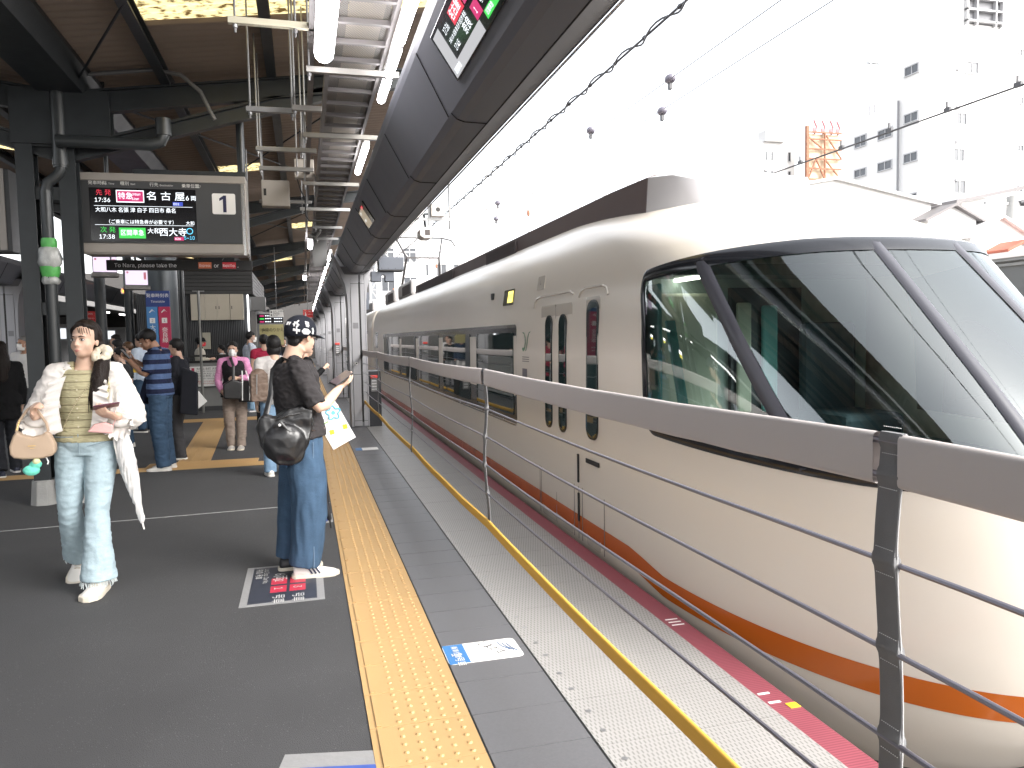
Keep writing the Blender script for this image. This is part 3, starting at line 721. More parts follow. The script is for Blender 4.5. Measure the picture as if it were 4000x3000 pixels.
        mb.build('edge_piping', webedge if near else webm, st, smooth=2)
        if near:
            mb = MB()
            for c0 in lev:
                for o_ in (.024, -.024):
                    for k in range(9):
                        q = -W * .85 + k * W * 1.7 / 9; ox, oy = path(c0 + o_)
                        mb.bar((ox - .0052, y + oy + q, c0 + o_), (ox - .0052, y + oy + q + .0024, c0 + o_), .0012)
            mb.build('stitching', mat('thread_white', (.6, .6, .6), .7, var=0), st)
    return t
rope_barrier(-2.3, 14.05, [1.13, 4.31, 7.53, 10.96], 'nearest rope barrier, grey band on top and yellow below, in front of the train nose')
rope_barrier(14.2, 20.95, [16.4, 18.7], 'rope barrier between the nearest and second gate columns')
rope_barrier(21.1, 27.85, [23.4, 25.6], 'rope barrier beyond the second gate column')
# ---------------------------------------------------------------- limited express train
TX = 3.0                                            # centre line of the track
SX = 3.4
paint = mat('train_white', (.68, .62, .54), .32, var=.03, vscale=1.2, spec=.5, coat=.35)
paint.node_tree.nodes['Principled BSDF'].inputs['Coat IOR'].default_value = 1.45; paint.node_tree.nodes['Principled BSDF'].inputs['Coat Roughness'].default_value = .16
n, l, b = nodes_of(paint)                           # faint panel waviness so reflections wobble
tc = n.new('ShaderNodeTexCoord'); nz = n.new('ShaderNodeTexNoise'); nz.inputs['Scale'].default_value = 2.6; nz.inputs['Detail'].default_value = 2
mp = n.new('ShaderNodeMapping'); mp.inputs['Scale'].default_value = (1, .6, 1.4); l.new(tc.outputs['Object'], mp.inputs[0]); l.new(mp.outputs[0], nz.inputs['Vector'])
bp = n.new('ShaderNodeBump'); bp.inputs['Strength'].default_value = .10; bp.inputs['Distance'].default_value = .03; l.new(nz.outputs['Fac'], bp.inputs['Height'])
l.new(bp.outputs[0], b.inputs['Normal']); l.new(bp.outputs[0], b.inputs['Coat Normal'])
orange = mat('train_orange', (.50, .115, .012), .22, var=.05, coat=.4)
tglass = bpy.data.materials.new('train_window_glass'); tglass.use_nodes = True
n, l, b = nodes_of(tglass); b.inputs['Base Color'].default_value = (.012, .030, .030, 1); b.inputs['Roughness'].default_value = .03; b.inputs['IOR'].default_value = 1.9
tframe = mat('window_black', (.012, .013, .016), .18, var=0)
under = mat('underframe', (.028, .025, .022), .8, var=.4, vscale=4)
fair_m = mat('roof_fairing', (.115, .085, .085), .5, var=.12, vscale=2)
# half width by height and the plan of the nose by height
WZ = [(a, max(.02, b - .4)) for a, b in [(-.45, 1.26), (-.30, 1.36), (-.1, 1.395), (.3, 1.40), (1.0, 1.40), (1.5, 1.395), (1.9, 1.37), (2.1, 1.335), (2.25, 1.28), (2.38, 1.19), (2.48, 1.08), (2.56, .92), (2.62, .76), (2.66, .60), (2.68, .48), (2.685, .42)]]
TIPZ = [(-.45, 2.66), (-.30, 2.46), (-.1, 2.28), (.1, 2.20), (.5, 2.14), (.95, 2.18), (1.3, 2.52), (1.6, 2.83), (1.97, 3.22), (2.1, 3.44), (2.25, 3.82), (2.38, 4.28), (2.48, 4.80), (2.56, 5.4), (2.62, 6.2), (2.66, 7.0), (2.68, 7.6), (2.685, 8.0)]
STZ = [(-.45, 4.35), (.95, 4.30), (1.6, 4.34), (1.97, 4.42), (2.25, 5.2), (2.48, 6.6), (2.68, 8.2), (2.685, 8.3)]
NEXP = 2 / 2.3
_th = [pi / 2 * i / 400 for i in range(401)]; _len = [0.]
for _a, _b in zip(_th[:-1], _th[1:]):
    _f = lambda t: (1.0 * max(0, cos(t)) ** NEXP, 2.1 * max(0, sin(t)) ** NEXP)
    (u0, v0), (u1, v1) = _f(_a), _f(_b); _len.append(_len[-1] + math.hypot(u1 - u0, v1 - v0))
def th_of(qq):
    t = qq * _len[-1]; lo, hi = 0, 400
    while hi - lo > 1:
        m_ = (lo + hi) // 2
        if _len[m_] > t: hi = m_
        else: lo = m_
    return _th[lo] + (_th[hi] - _th[lo]) * (t - _len[lo]) / max(1e-9, _len[hi] - _len[lo])
def lerp(tab, z):
    if z <= tab[0][0]: return tab[0][1]
    for (a, u), (c, v) in zip(tab[:-1], tab[1:]):
        if z <= c: return u + (v - u) * (z - a) / (c - a)
    return tab[-1][1]
def surf(z, s):
    """s in 0..1 walks from the rear (Y=10) along the platform side to the tip, 1..2 back on the far side"""
    far = s > 1
    if far: s = 2 - s
    w, yt, ys_ = lerp(WZ, z), lerp(TIPZ, z), lerp(STZ, z)
    if s < .3: r_ = 1 - s / .3; p = (w, ys_ + 1.3 * r_ + (10 - ys_ - 1.3) * r_ ** 3)
    else:
        th = th_of(min(1, (s - .3) / .7))
        p = (w * max(0, cos(th)) ** NEXP if s < 1 - 1e-9 else 0, ys_ - (ys_ - yt) * max(0, sin(th)) ** NEXP)
    x = TX + p[0] if far else TX - p[0]
    return Vector((x, p[1], z))
def snorm(z, s):
    a = surf(z + .01, s) - surf(z - .01, s); c = surf(z, min(2, s + .004)) - surf(z, max(0, s - .004))
    nn = c.cross(a); nn.normalize()
    if nn.dot(surf(z, s) - Vector((TX, 7, 1.0))) < 0: nn = -nn
    return nn
def s_of_y(z, y):               # platform-side parameter where the plan reaches this Y
    lo, hi = 0., 1.
    for _ in range(40):
        m_ = (lo + hi) / 2
        if surf(z, m_).y > y: lo = m_
        else: hi = m_
    return lo
def s_of_x(z, x):
    lo, hi = .3, 1.
    for _ in range(40):
        m_ = (lo + hi) / 2
        if surf(z, m_).x < x: lo = m_
        else: hi = m_
    return lo
def wz0(s): return 1.0 - .045 * min(1, max(0, (min(s, 2 - s) - .33) / .4))    # lower edge of the windscreen
def wz1(s):
    u = min(1, (1 - abs(1 - s)) / .95)
    return 1.875 + .080 * min(1, max(0, (u - .34) / .55)) ** .8
train = thing('express_train', 'white express train with an orange stripe and slanted wraparound windscreen, arriving at the platform', 'train', (0, 0, 0))
# grid rows: below, window band, above ; columns in s
sback = .303
ss = [0, .08, .16, .22, .26, .29, .315] + [sback + (1 - sback) * (i / 26) for i in range(27) if sback + (1 - sback) * (i / 26) > .32]
ss = sorted(set([round(x, 5) for x in ss + [sback]])); ss = ss + [2 - x for x in reversed(ss[:-1])]
def zrow(k, s):
    lo = [-.45, -.38, -.30, -.2, -.1, 0, .1, .25, .45, .7, .85]
    NB = 10
    hi = [2.06, 2.14, 2.22, 2.30, 2.38, 2.44, 2.49, 2.53, 2.57, 2.60, 2.63, 2.65, 2.67, 2.68, 2.685]
    if k < len(lo): return lo[k]
    k -= len(lo)
    if k <= NB: return wz0(s) + (wz1(s) - wz0(s)) * k / NB
    return hi[k - NB - 1]
NL, NB, NH = 11, 10, 15; NR = NL + NB + 1 + NH
body = MB(); glass = MB()
vs = [surf(zrow(k, s), s) for k in range(NR) for s in ss]; m_ = len(ss)
fb, fg = [], []
for k in range(NR - 1):
    for i in range(m_ - 1):
        f = (k * m_ + i, k * m_ + i + 1, (k + 1) * m_ + i + 1, (k + 1) * m_ + i)
        s_mid = (ss[i] + ss[i + 1]) / 2
        win = NL <= k < NL + NB and sback < s_mid < 2 - sback
        (fg if win else fb).append(f)
body.add(vs, fb); glass.add(vs, fg)
# straight body behind the nose
CAR = 23.55
prof = [zrow(k, 0) for k in range(NR)]
def straight(mb, ya, yb_, n_=8):
    vs = []
    full = [(TX - lerp(WZ, z), z) for z in prof] + [(TX + lerp(WZ, z), z) for z in reversed(prof)]
    for i in range(n_ + 1):
        y = ya + (yb_ - ya) * i / n_
        vs += [(x, y, z) for x, z in full]
    q = len(full)
    return mb.add(vs, [(i * q + j, i * q + j + 1, (i + 1) * q + j + 1, (i + 1) * q + j) for i in range(n_) for j in range(q - 1)])
straight(body, 10, CAR - .25); 
full = [(TX - lerp(WZ, z), z) for z in prof] + [(TX + lerp(WZ, z), z) for z in reversed(prof)]
q = len(full); vs = [(x, CAR - .25, z) for x, z in full] + [(TX + (x - TX) * .985, CAR - .1, z - .01) for x, z in full] + [(TX + (x - TX) * .93, CAR, z - .04) for x, z in full]
body.add(vs, [(i * q + j, i * q + j + 1, (i + 1) * q + j + 1, (i + 1) * q + j) for i in range(2) for j in range(q - 1)] + [tuple(2 * q + j for j in range(q))])
body.build('body', paint, train, smooth=True)
# windscreen glass (tinted, see-through), black surround and pillars
ws = bpy.data.materials.new('windscreen_glass'); ws.use_nodes = True
n = ws.node_tree.nodes; l = ws.node_tree.links; n.clear()
tb = n.new('ShaderNodeBsdfTransparent'); tb.inputs[0].default_value = (.78, .90, .88, 1)
gb = n.new('ShaderNodeBsdfGlossy'); gb.inputs['Roughness'].default_value = .03; gb.inputs[0].default_value = (.95, 1, 1, 1)
fr = n.new('ShaderNodeFresnel'); fr.inputs['IOR'].default_value = 2.2
mxs = n.new('ShaderNodeMixShader'); ou = n.new('ShaderNodeOutputMaterial')
l.new(fr.outputs[0], mxs.inputs[0]); l.new(tb.outputs[0], mxs.inputs[1]); l.new(gb.outputs[0], mxs.inputs[2]); l.new(mxs.outputs[0], ou.inputs[0])
gl = glass.build('windscreen', ws, train, smooth=True)
def sp(u, v, off=.004):          # u: s value ; v: 0..1 up the window
    z = wz0(u) + (wz1(u) - wz0(u)) * v
    return surf(z, u) + snorm(z, u) * off
def ring_surround():
    # rounded rectangle in (u,v); corner sizes given in u and v
    ua, ub = sback - .008, 2 - sback + .008
    ru, rv = .042, .20; t0, tv = .020, .080
    def loop(d, e):
        pts = []
        a0, a1, v0, v1 = ua + d, ub - d, -.07 + e, 1.06 - e
        cu_, cv = max(.004, ru - d), max(.03, rv - e)
        N = 40
        pts += [(a0 + cu_ + (a1 - a0 - 2 * cu_) * i / N, v0) for i in range(N)]
        pts += [(a1 - cu_ + cu_ * sin(R(w_)), v0 + cv - cv * cos(R(w_))) for w_ in range(0, 90, 15)]
        pts += [(a1, v0 + cv + (v1 - v0 - 2 * cv) * i / 10) for i in range(10)]
        pts += [(a1 - cu_ + cu_ * cos(R(w_)), v1 - cv + cv * sin(R(w_))) for w_ in range(0, 90, 15)]
        pts += [(a1 - cu_ - (a1 - a0 - 2 * cu_) * i / N, v1) for i in range(N)]
        pts += [(a0 + cu_ - cu_ * sin(R(w_)), v1 - cv + cv * cos(R(w_))) for w_ in range(0, 90, 15)]
        pts += [(a0, v1 - cv - (v1 - v0 - 2 * cv) * i / 10) for i in range(10)]
        pts += [(a0 + cu_ - cu_ * cos(R(w_)), v0 + cv - cv * sin(R(w_))) for w_ in range(0, 90, 15)]
        return pts
    A, Bm, C_ = loop(0, 0), loop(t0 * .5, tv * .5), loop(t0, tv)
    K = len(A); vs = [sp(u, v, .002) for u, v in A] + [sp(u, v, .016) for u, v in Bm] + [sp(u, v, .004) for u, v in C_]
    return MB().add(vs, [(r_ * K + i, r_ * K + (i + 1) % K, (r_ + 1) * K + (i + 1) % K, (r_ + 1) * K + i) for r_ in range(2) for i in range(K)])
ring_surround().build('windscreen_surround', tframe, train, smooth=True)
pill_m = mat('pillar_dark', (.045, .045, .055), .35, var=.1)
def pillar(u0, u1, wdt):
    pts = [(u0 + (u1 - u0) * i / 12, 1.02 - 1.06 * i / 12) for i in range(13)]; vs = []
    for i, (u, v) in enumerate(pts):
        p = sp(u, v, .010); t_ = (sp(min(1.98, u + (u1 - u0) / 12), v - .08, .01) - p).normalized(); nn = snorm(wz0(u) + (wz1(u) - wz0(u)) * v, u)
        sd_ = t_.cross(nn).normalized() * wdt
        vs += [p - sd_ * 1.0 - nn * .008, p - sd_ * .5 + nn * .004, p + sd_ * .5 + nn * .004, p + sd_ - nn * .008]
    return MB().add(vs, [(i * 4 + j, i * 4 + j + 1, i * 4 + 5 + j, i * 4 + 4 + j) for i in range(12) for j in range(3)])
pillar(s_of_y(1.9, 3.80), s_of_y(.97, 2.98), .042).build('windscreen_pillar', pill_m, train, smooth=True)
pillar(s_of_x(1.94, 2.76), s_of_x(.97, 2.74), .034).build('windscreen_pillar', pill_m, train, smooth=True)
pillar(2 - s_of_x(1.94, 2.76), 2 - s_of_x(.97, 2.74), .034).build('windscreen_pillar', pill_m, train, smooth=True)
# orange stripe follows the body
mb = MB(); zc = lambda s: .105 - .055 * max(0, min(1, (s - .25) / .12))
sv = [i / 60 for i in range(0, 121)]
vs = []
for s in sv:
    for zz in (zc(s) - .062, zc(s), zc(s) + .062): vs.append(surf(zz, s) + snorm(zz, s) * .0025)
mb.add(vs, [(i * 3 + j, i * 3 + 3 + j, i * 3 + 4 + j, i * 3 + 1 + j) for i in range(len(sv) - 1) for j in (0, 1)])
def sidequad(mb, y0, y1, z0, z1, off=.003, n_=3):
    vs = []
    for k in range(n_ + 1):
        z = z0 + (z1 - z0) * k / n_; x = TX - lerp(WZ, z) - off; vs += [(x, y0, z), (x, y1, z)]
    return mb.add(vs, [(2 * k, 2 * k + 1, 2 * k + 3, 2 * k + 2) for k in range(n_)])
sidequad(mb, 10, CAR - .2, .043, .167)
mb.build('orange_stripe', orange, train, smooth=True, fix=False)
# underframe, skirt shadow gap
MB().bx(TX - .9, TX + .9, 3.3, CAR, -.95, -.42).build('underframe', under, train)
MB().prism([(2.12, 4.2), (2.2, 3.5), (2.5, 3.05), (3.0, 2.85), (3.5, 3.05), (3.8, 3.5), (3.88, 4.2)], -.8, -.44, lambda u, v, q: (u, v, q)).build('pilot_plate', under, train)
# side doors
door_m = mat('door_cream', (.56, .515, .455), .2, var=.03, coat=.3)
groove = mat('door_groove', (.16, .14, .12), .5, var=0)
def rr(y0, y1, z0, z1, r, k=6):
    pts = []
    for cy, cz, a0 in ((y1 - r, z1 - r, 0), (y0 + r, z1 - r, 90), (y0 + r, z0 + r, 180), (y1 - r, z0 + r, 270)):
        for j in range(k): a = R(a0 + 90 * j / (k - 1)); pts.append((cy + r * cos(a), cz + r * sin(a)))
    return pts
def sidepoly(pts, off, thick=.006):
    mb = MB(); n_ = len(pts)
    X = lambda z, o: TX - lerp(WZ, z) - o
    vs = [(X(z, off), y, z) for y, z in pts] + [(X(z, off - thick), y, z) for y, z in pts]
    return mb.add(vs, [tuple(range(n_))] + [(i, (i + 1) % n_, n_ + (i + 1) % n_, n_ + i) for i in range(n_)])
def leaf(y0, y1, z1, win=None, nm='door_leaf'):
    d = sidepoly(rr(y0, y1, -.02, z1, .03), .004).build(nm, door_m, train)
    if win:
        w0, w1, wz_0, wz_1 = win
        sidepoly(rr(w0 - .015, w1 + .015, wz_0 - .015, wz_1 + .015, min(.09, (w1 - w0) / 2)), .008).build('window_seal', tframe, d)
        sidepoly(rr(w0, w1, wz_0, wz_1, min(.08, (w1 - w0) / 2 - .005)), .010).build('pane', tglass, d)
    return d
leaf(6.055, 6.44, 1.80, (6.13, 6.29, .78, 1.70)); leaf(5.64, 6.045, 1.80, (5.77, 5.93, .78, 1.70))
sidepoly([(6.046, -.02), (6.054, -.02), (6.054, 1.8), (6.046, 1.8)], .006).build('door_gap', groove, train)
leaf(5.06, 5.34, 1.82, (5.09, 5.30, .80, 1.78), 'crew_door')
mb = MB()                                            # raised rain rail over the doors and recessed jambs
for rail in ([(6.66, 1.79), (6.64, 1.84), (6.58, 1.872), (6.45, 1.885), (5.70, 1.885), (5.62, 1.86)], [(5.50, 1.83), (5.46, 1.87), (5.38, 1.89), (5.04, 1.89), (4.96, 1.87), (4.92, 1.82)]):
    mb.tube([(TX - lerp(WZ, z) - .002, y, z) for y, z in rail], .009, 8)
mb.build('rain_rail', door_m, train, smooth=2)
mb = MB()
for y in (6.50, 6.46, 5.60, 5.50, 5.42, 4.98): mb.add([(SX - 1.4 - .0025 + (0 if z < 1.5 else 0.01), y + a, z) for z in (-.02, 1.5) for a in (0, .014)], [(0, 1, 3, 2)])
mb.build('jamb_groove', groove, train, fix=False)
mb = MB()
for z0 in (.42, .12): mb.bx(SX - 1.413, SX - 1.401, 5.48, 5.505, z0, z0 + .22)
mb.build('grab_handle', blackm, train, bevel=.004)
mb = MB(); mb.bx(SX - 1.412, SX - 1.402, 5.06, 5.32, .60, .635); mb.build('door_handle', blackm, train, bevel=.004)
mb = MB()
for y0, y1 in ((5.35, 6.2), (4.2, 4.95)): mb.bx(SX - 1.402, SX - 1.33, y0, y1, -.33, -.19)
mb.build('step_recess', blackm, train)
mb = MB()
for y0, y1 in ((5.35, 6.2), (4.2, 4.95)): mb.bx(SX - 1.415, SX - 1.38, y0 + .03, y1 - .03, -.27, -.255)
mb.build('step_rib', galv, train)
# destination display, grille vents, emblem, notices
led_y = glow('led_yellow', (.62, .50, .10), .8)
d = sidepoly(rr(7.40, 7.80, 1.86, 2.02, .02), .005).build('destination_display', mat('display_olive', (.07, .06, .02), .2, var=0), train)
sidepoly([(7.43, 1.885), (7.62, 1.885), (7.62, 2.0), (7.43, 2.0)], .007, .001).build('lit_field', led_y, d)
text('名古屋', .05, scr_m, d, (TX - lerp(WZ, 1.94) - .0085, 7.60, 1.94), (pi / 2, 0, -pi / 2))
mb = MB(); mb.bx(SX - 1.375, SX - 1.35, 8.25, 8.33, 1.95, 2.02).build('side_lamp', blackm, train, bevel=.004)
d = sidepoly(rr(6.42, 6.62, 1.95, 2.07, .01), .004).build('number_plate', door_m, train)
text('4', .08, groove, d, (TX - lerp(WZ, 2.01) - .0065, 6.55, 2.01), (pi / 2, 0, -pi / 2))
grn = mat('emblem_green', (.02, .16, .06), .3, var=0)
def arcrib(pts, w):
    mb = MB(); vs = []
    for i, (y, z) in enumerate(pts):
        a = Vector(pts[min(i + 1, len(pts) - 1)]) - Vector(pts[max(i - 1, 0)]); a.normalize(); ww = w[i]
        for s_ in (-1, 1): vs.append((TX - lerp(WZ, z) - .003, y - a.y * s_ * ww, z + a.x * s_ * ww))
    return mb.add(vs, [(2 * i, 2 * i + 1, 2 * i + 3, 2 * i + 2) for i in range(len(pts) - 1)])
em = arcrib([(7.02, 1.58), (6.96, 1.57), (6.92, 1.53), (6.91, 1.48), (6.94, 1.43), (6.99, 1.415), (7.02, 1.43)], [.003, .008, .011, .012, .014, .018, .01])
em2 = arcrib([(6.75, 1.585), (6.80, 1.575), (6.83, 1.54), (6.85, 1.48), (6.88, 1.42), (6.915, 1.405)], [.002, .006, .010, .011, .008, .003])
em.add(em2.v, em2.f); em.build('emblem', grn, train, fix=False)
mb = MB()
for z in (1.345, 1.325, 1.305): sidequad(mb, 6.79, 7.02, z, z + .007, .003, 1)
mb.build('small_lettering', groove, train, fix=False)
mb = MB(); sidequad(mb, 6.86, 7.02, 1.08, 1.24, .003, 1); mb.build('notice_plate', mat('notice_grey', (.13, .12, .14), .4, var=.4, vscale=60), train, fix=False)
# passenger windows: one black band with three panes
band = sidepoly(rr(7.24, 20.15, .66, 1.66, .07), .004).build('window_band', tframe, train)
for a, c in ((7.34, 9.02), (9.4, 11.3), (11.7, 13.8), (14.2, 16.3), (16.7, 20.0)):
    sidepoly(rr(a, c, .76, 1.58, .03), .009).build('pane', tglass, band)
sidepoly([(7.24, .672), (20.1, .672), (20.1, .688), (7.24, .688)], .0085).build('sill_strip', silver, band)
for y0, y1, z0, z1 in ((21.7, 22.5, 1.28, 1.72), (21.7, 22.5, .62, 1.10)):
    w_ = sidepoly(rr(y0, y1, z0, z1, .05), .004).build('small_window', tframe, train); sidepoly(rr(y0 + .06, y1 - .06, z0 + .05, z1 - .05, .03), .008).build('pane', tglass, w_)
# roof fairing with louvres and rounded front
mb = MB()
def fsec(y, w, h0, h1): return [(TX - w, y, h0), (TX - w + .02, y, h1 - .02), (TX - w + .07, y, h1), (TX + w - .07, y, h1), (TX + w - .02, y, h1 - .02), (TX + w, y, h0)]
secs = [fsec(5.0, .66, 2.36, 2.655), fsec(5.6, .68, 2.40, 2.66), fsec(7, .68, 2.40, 2.66), fsec(16.3, .68, 2.40, 2.66)]
vs = [p for s_ in secs for p in s_]
mb.add(vs, [(i * 6 + j, i * 6 + j + 1, i * 6 + 7 + j, i * 6 + 6 + j) for i in range(len(secs) - 1) for j in range(5)] + [tuple(range(6)), tuple(len(vs) - 6 + k for k in range(6))])
mb.build('roof_fairing', fair_m, train, smooth=2)
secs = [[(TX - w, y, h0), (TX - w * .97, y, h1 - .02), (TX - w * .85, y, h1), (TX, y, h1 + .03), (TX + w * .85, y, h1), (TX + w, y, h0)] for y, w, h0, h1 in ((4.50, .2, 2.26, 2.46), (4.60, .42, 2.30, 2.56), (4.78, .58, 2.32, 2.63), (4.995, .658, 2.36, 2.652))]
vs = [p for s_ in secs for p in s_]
MB().add(vs, [(i * 6 + j, i * 6 + j + 1, i * 6 + 7 + j, i * 6 + 6 + j) for i in range(3) for j in range(5)] + [tuple(range(6))]).build('fairing_front', mat('fairing_pale', (.46, .45, .46), .4, var=.1, vscale=3), train, smooth=2)  # separate pale panel; its grey-white also paints in the sky it reflects
mb = MB(); mb.bx(SX - 1.094, SX - 1.07, 8.3, 9.7, 2.46, 2.60).bx(SX - 1.094, SX - 1.07, 12, 15.8, 2.47, 2.60).build('roof_louvre', mat('louvre_dark', (.05, .038, .04), .6, var=.2), train)
acm = mat('aircon_grey', (.34, .33, .33), .5, var=.08)
for y0, y1 in ((17.2, 19.6), (20.6, 22.8)):
    a = MB().bx(TX - .65, TX + .65, y0, y1, 2.5, 2.86).build('air_conditioner', acm, train, bevel=.06)
    MB().bx(TX - .658, TX - .64, y0 + .15, y1 - .9, 2.55, 2.76).build('grille', MATS['louvre_dark'], a)
# pantograph
pm = mat('pantograph_dark', (.05, .045, .045), .5, .4, var=.2)
p = MB(); a, c, d_ = Vector((TX - .5, 20.0, 2.86)), Vector((TX - .5, 18.9, 3.5)), Vector((TX - .6, 20.1, 4.12))
p.bar(a, c, .05).bar(c, d_, .035).bar(a + Vector((1, 0, 0)), c + Vector((.8, 0, 0)), .05).bar(c + Vector((.8, 0, 0)), d_ + Vector((1.2, 0, 0)), .035)
p.bar(c, c + Vector((.8, 0, 0)), .04).tube([(TX - .95, 20.1, 3.92), (TX - .85, 20.1, 4.08), (TX - .6, 20.1, 4.14), (TX + .6, 20.1, 4.14), (TX + .85, 20.1, 4.08), (TX + .95, 20.1, 3.92)], .02, 6)
p.build('pantograph', pm, train)
# driver's cab behind the windscreen
cabd = mat('cab_green_grey', (.26, .31, .29), .6, var=.1); cabl = mat('cab_panel_olive', (.34, .35, .28), .6, var=.1); curt = mat('cab_teal', (.10, .26, .25), .7, var=.1)
MB().bx(2.14, 3.86, 4.62, 4.68, -.2, 2.12).build('cab_bulkhead', cabd, train)
MB().bx(2.2, 2.62, 4.50, 4.62, 1.02, 1.80).build('cab_cupboard', cabl, train, bevel=.02)
MB().bx(2.76, 3.30, 4.58, 4.62, .95, 1.84).build('cab_doorway', mat('cab_door_dark', (.03, .035, .04), .5), train)
MB().bx(2.79, 2.90, 4.55, 4.58, 1.0, 1.74).build('cab_curtain', cabl, train, bevel=.02)
MB().bx(2.98, 3.10, 4.55, 4.58, 1.0, 1.72).build('teal_curtain', curt, train, bevel=.03)
MB().bx(2.14, 3.84, 3.75, 4.62, .40, .86).build('cab_desk', cabd, train, bevel=.03)
MB().prism([(2.25, 3.75), (2.4, 3.0), (2.7, 2.62), (3.0, 2.52), (3.3, 2.62), (3.6, 3.0), (3.75, 3.75)], .50, .88, lambda u, v, q: (u, v, q)).build('cab_dash', mat('dash_dark', (.05, .065, .065), .6), train, bevel=.03)
MB().bx(2.2, 3.8, 4.28, 4.62, 1.90, 1.97).build('cab_ceiling', mat('cab_ceiling_grey', (.09, .11, .11), .6), train)
MB().bx(2.09, 2.12, 4.30, 4.62, .95, 1.85).build('cab_side_trim', curt, train, bevel=.01)
MB().bar((2.13, 4.22, 1.62), (2.15, 4.05, .98), .06, .02).build('cab_side_post', curt, train)
MB().bx(3.2, 3.65, 4.0, 4.5, .86, 1.02).bx(3.22, 3.63, 4.42, 4.52, .95, 1.6).build('driver_seat', mat('seat_dark', (.03, .05, .06), .8), train, bevel=.04)
MB().bx(2.35, 2.40, 4.30, 4.60, 1.88, 1.897).build('cab_lamp', glow('cab_lamp_white', (1, .95, .8), 2.5), train)
# side headlight slot far round the nose
q0 = surf(.55, 1.0)
# rear cars of the same train
def car(y0, y1, label):
    t = thing('passenger_car', label, 'train car', (0, 0, 0), group='following cars of the express train')
    mb = MB(); straight(mb, y0 + .25, y1 - .25, 4)
    f0 = [(TX + (x - TX) * .93, y0, z - .04) for x, z in full]; f1 = [(x, y0 + .25, z) for x, z in full]
    mb.add(f0 + f1, [(j, j + 1, q + j + 1, q + j) for j in range(q - 1)] + [tuple(range(q))])
    mb.build('body', paint, t, smooth=True)
    mb = MB(); sidequad(mb, y0 + .3, y1 - .3, .043, .167); mb.build('orange_stripe', orange, t)
    bd = sidepoly(rr(y0 + 3, y1 - 3, .66, 1.66, .07), .004).build('window_band', tframe, t)
    nw = 6
    for i in range(nw):
        a = y0 + 3.1 + (y1 - y0 - 6.2) * i / nw; sidepoly(rr(a, a + (y1 - y0 - 6.2) / nw - .3, .76, 1.58, .03), .009).build('pane', tglass, bd)
    sidepoly(rr(y0 + 1.2, y0 + 2.0, .0, 1.8, .04), .004).build('door_leaf', door_m, t)
    MB().bx(TX - .9, TX + .9, y0, y1, -.95, -.42).build('underframe', under, t)
    MB().bx(TX - .65, TX + .65, y0 + 3, y0 + 7, 2.5, 2.84).bx(TX - .65, TX + .65, y1 - 8, y1 - 4, 2.5, 2.84).build('air_conditioner', acm, t, bevel=.06)
    MB().bx(TX - .78, TX + .78, y0 + 8, y1 - 9, 2.40, 2.64).build('roof_fairing', fair_m, t, bevel=.04)
    return t
car(24.1, 44.3, 'second car of the white express train, glimpsed between the gate columns')
car(44.9, 65.1, 'third car of the white express train, far down the platform')
MB().bx(TX - .6, TX + .6, CAR - .02, 24.2, -.2, 2.3).build('gangway', under, train)
# ---------------------------------------------------------------- departure board and hanging signs
bframe = mat('board_frame_beige', (.30, .275, .25), .4, .1, var=.06)
bface = mat('board_face_grey', (.045, .047, .050), .45, var=.08)
E1 = .27
rowm = MATS['led_white']; redl = MATS['led_red']; magl = MATS['led_magenta']; grnl = MATS['led_green']; cyl_ = MATS['led_cyan']; blul = MATS['led_blue']
palew = mat('sign_white', (.72, .71, .69), .5, var=.03)
t = thing('departure_board', 'large hanging departure board for platform 1 with beige rims and a lit timetable screen', 'departure board', (-1.305, 8.5, 2.44), 0)
t.rotation_euler = (0, 0, R(-1.0))
W2, HT = .785, .80
pr = [(-W2, .015), (-W2 + .035, 0), (W2 - .02, 0), (W2, .015), (W2, HT), (-W2, HT)]
MB().prism([(u, v) for u, v in pr], .0, .26, lambda u, v, q: (u, q, v)).build('cabinet', bframe, t, bevel=.008)
MB().bx(-W2 + .008, W2 - .05, -.012, 0, .115, HT - .075).build('face_panel', bface, t, bevel=.003)
MB().bx(W2 - .045, W2 - .015, -.010, 0, .0, HT).build('side_trim', mat('trim_silver', (.45, .45, .45), .25, .8, var=.1), t)
MB().bx(-W2, W2, -.012, .02, HT - .072, HT + .004).build('top_rim', bframe, t, bevel=.006)
MB().bx(-W2, W2 - .03, -.012, .02, .012, .112).build('bottom_rim', bframe, t, bevel=.012)
sx0, sx1, sz0, sz1 = -W2 + .10, -W2 + 1.085, .135, .655
MB().bx(sx0, sx1, -.016, -.012, sz0, sz1).build('screen', scr_m, t)
def bt(s, size, m, x, z, sx=1., al='LEFT', y=-.0185, **k): return text(s, size, m, t, (x, y, z), align=al, sx=sx, **k)
def bp_(m, x0, x1, z0, z1, y=-.0175, nm='colour_field'): return MB().quad((x0, y, z0), (x1, y, z0), (x1, y, z1), (x0, y, z1)).build(nm, m, t, fix=False)
for s_, x, z in (('発車時刻', -.69, .70), ('種別', -.40, .70), ('行先', -.13, .695), ('乗車位置', .17, .69)): bt(s_, .042, palew, x, z, y=-.0145)
for s_, x, z in (('Dep. Time', -.565, .696), ('Sort', -.305, .697), ('Destination', -.035, .692), ('Boarding\nPosition', .30, .69)): bt(s_, .034 if len(s_) < 14 else .018, palew, x, z, y=-.0145)
X = sx0
bt('先 発', .062, redl, X + .06, .605); bt('17:36', .078, rowm, X + .045, .535, .95)
bp_(rowm, X + .245, X + .50, .515, .635); bp_(magl, X + .253, X + .492, .523, .627, -.018)
bt('特急', .072, rowm, X + .262, .575, .95, y=-.0195); bt('Urban', .048, rowm, X + .385, .597, .85, y=-.0195, shear=.3); bt('Liner', .048, rowm, X + .385, .552, .85, y=-.0195, shear=.3)
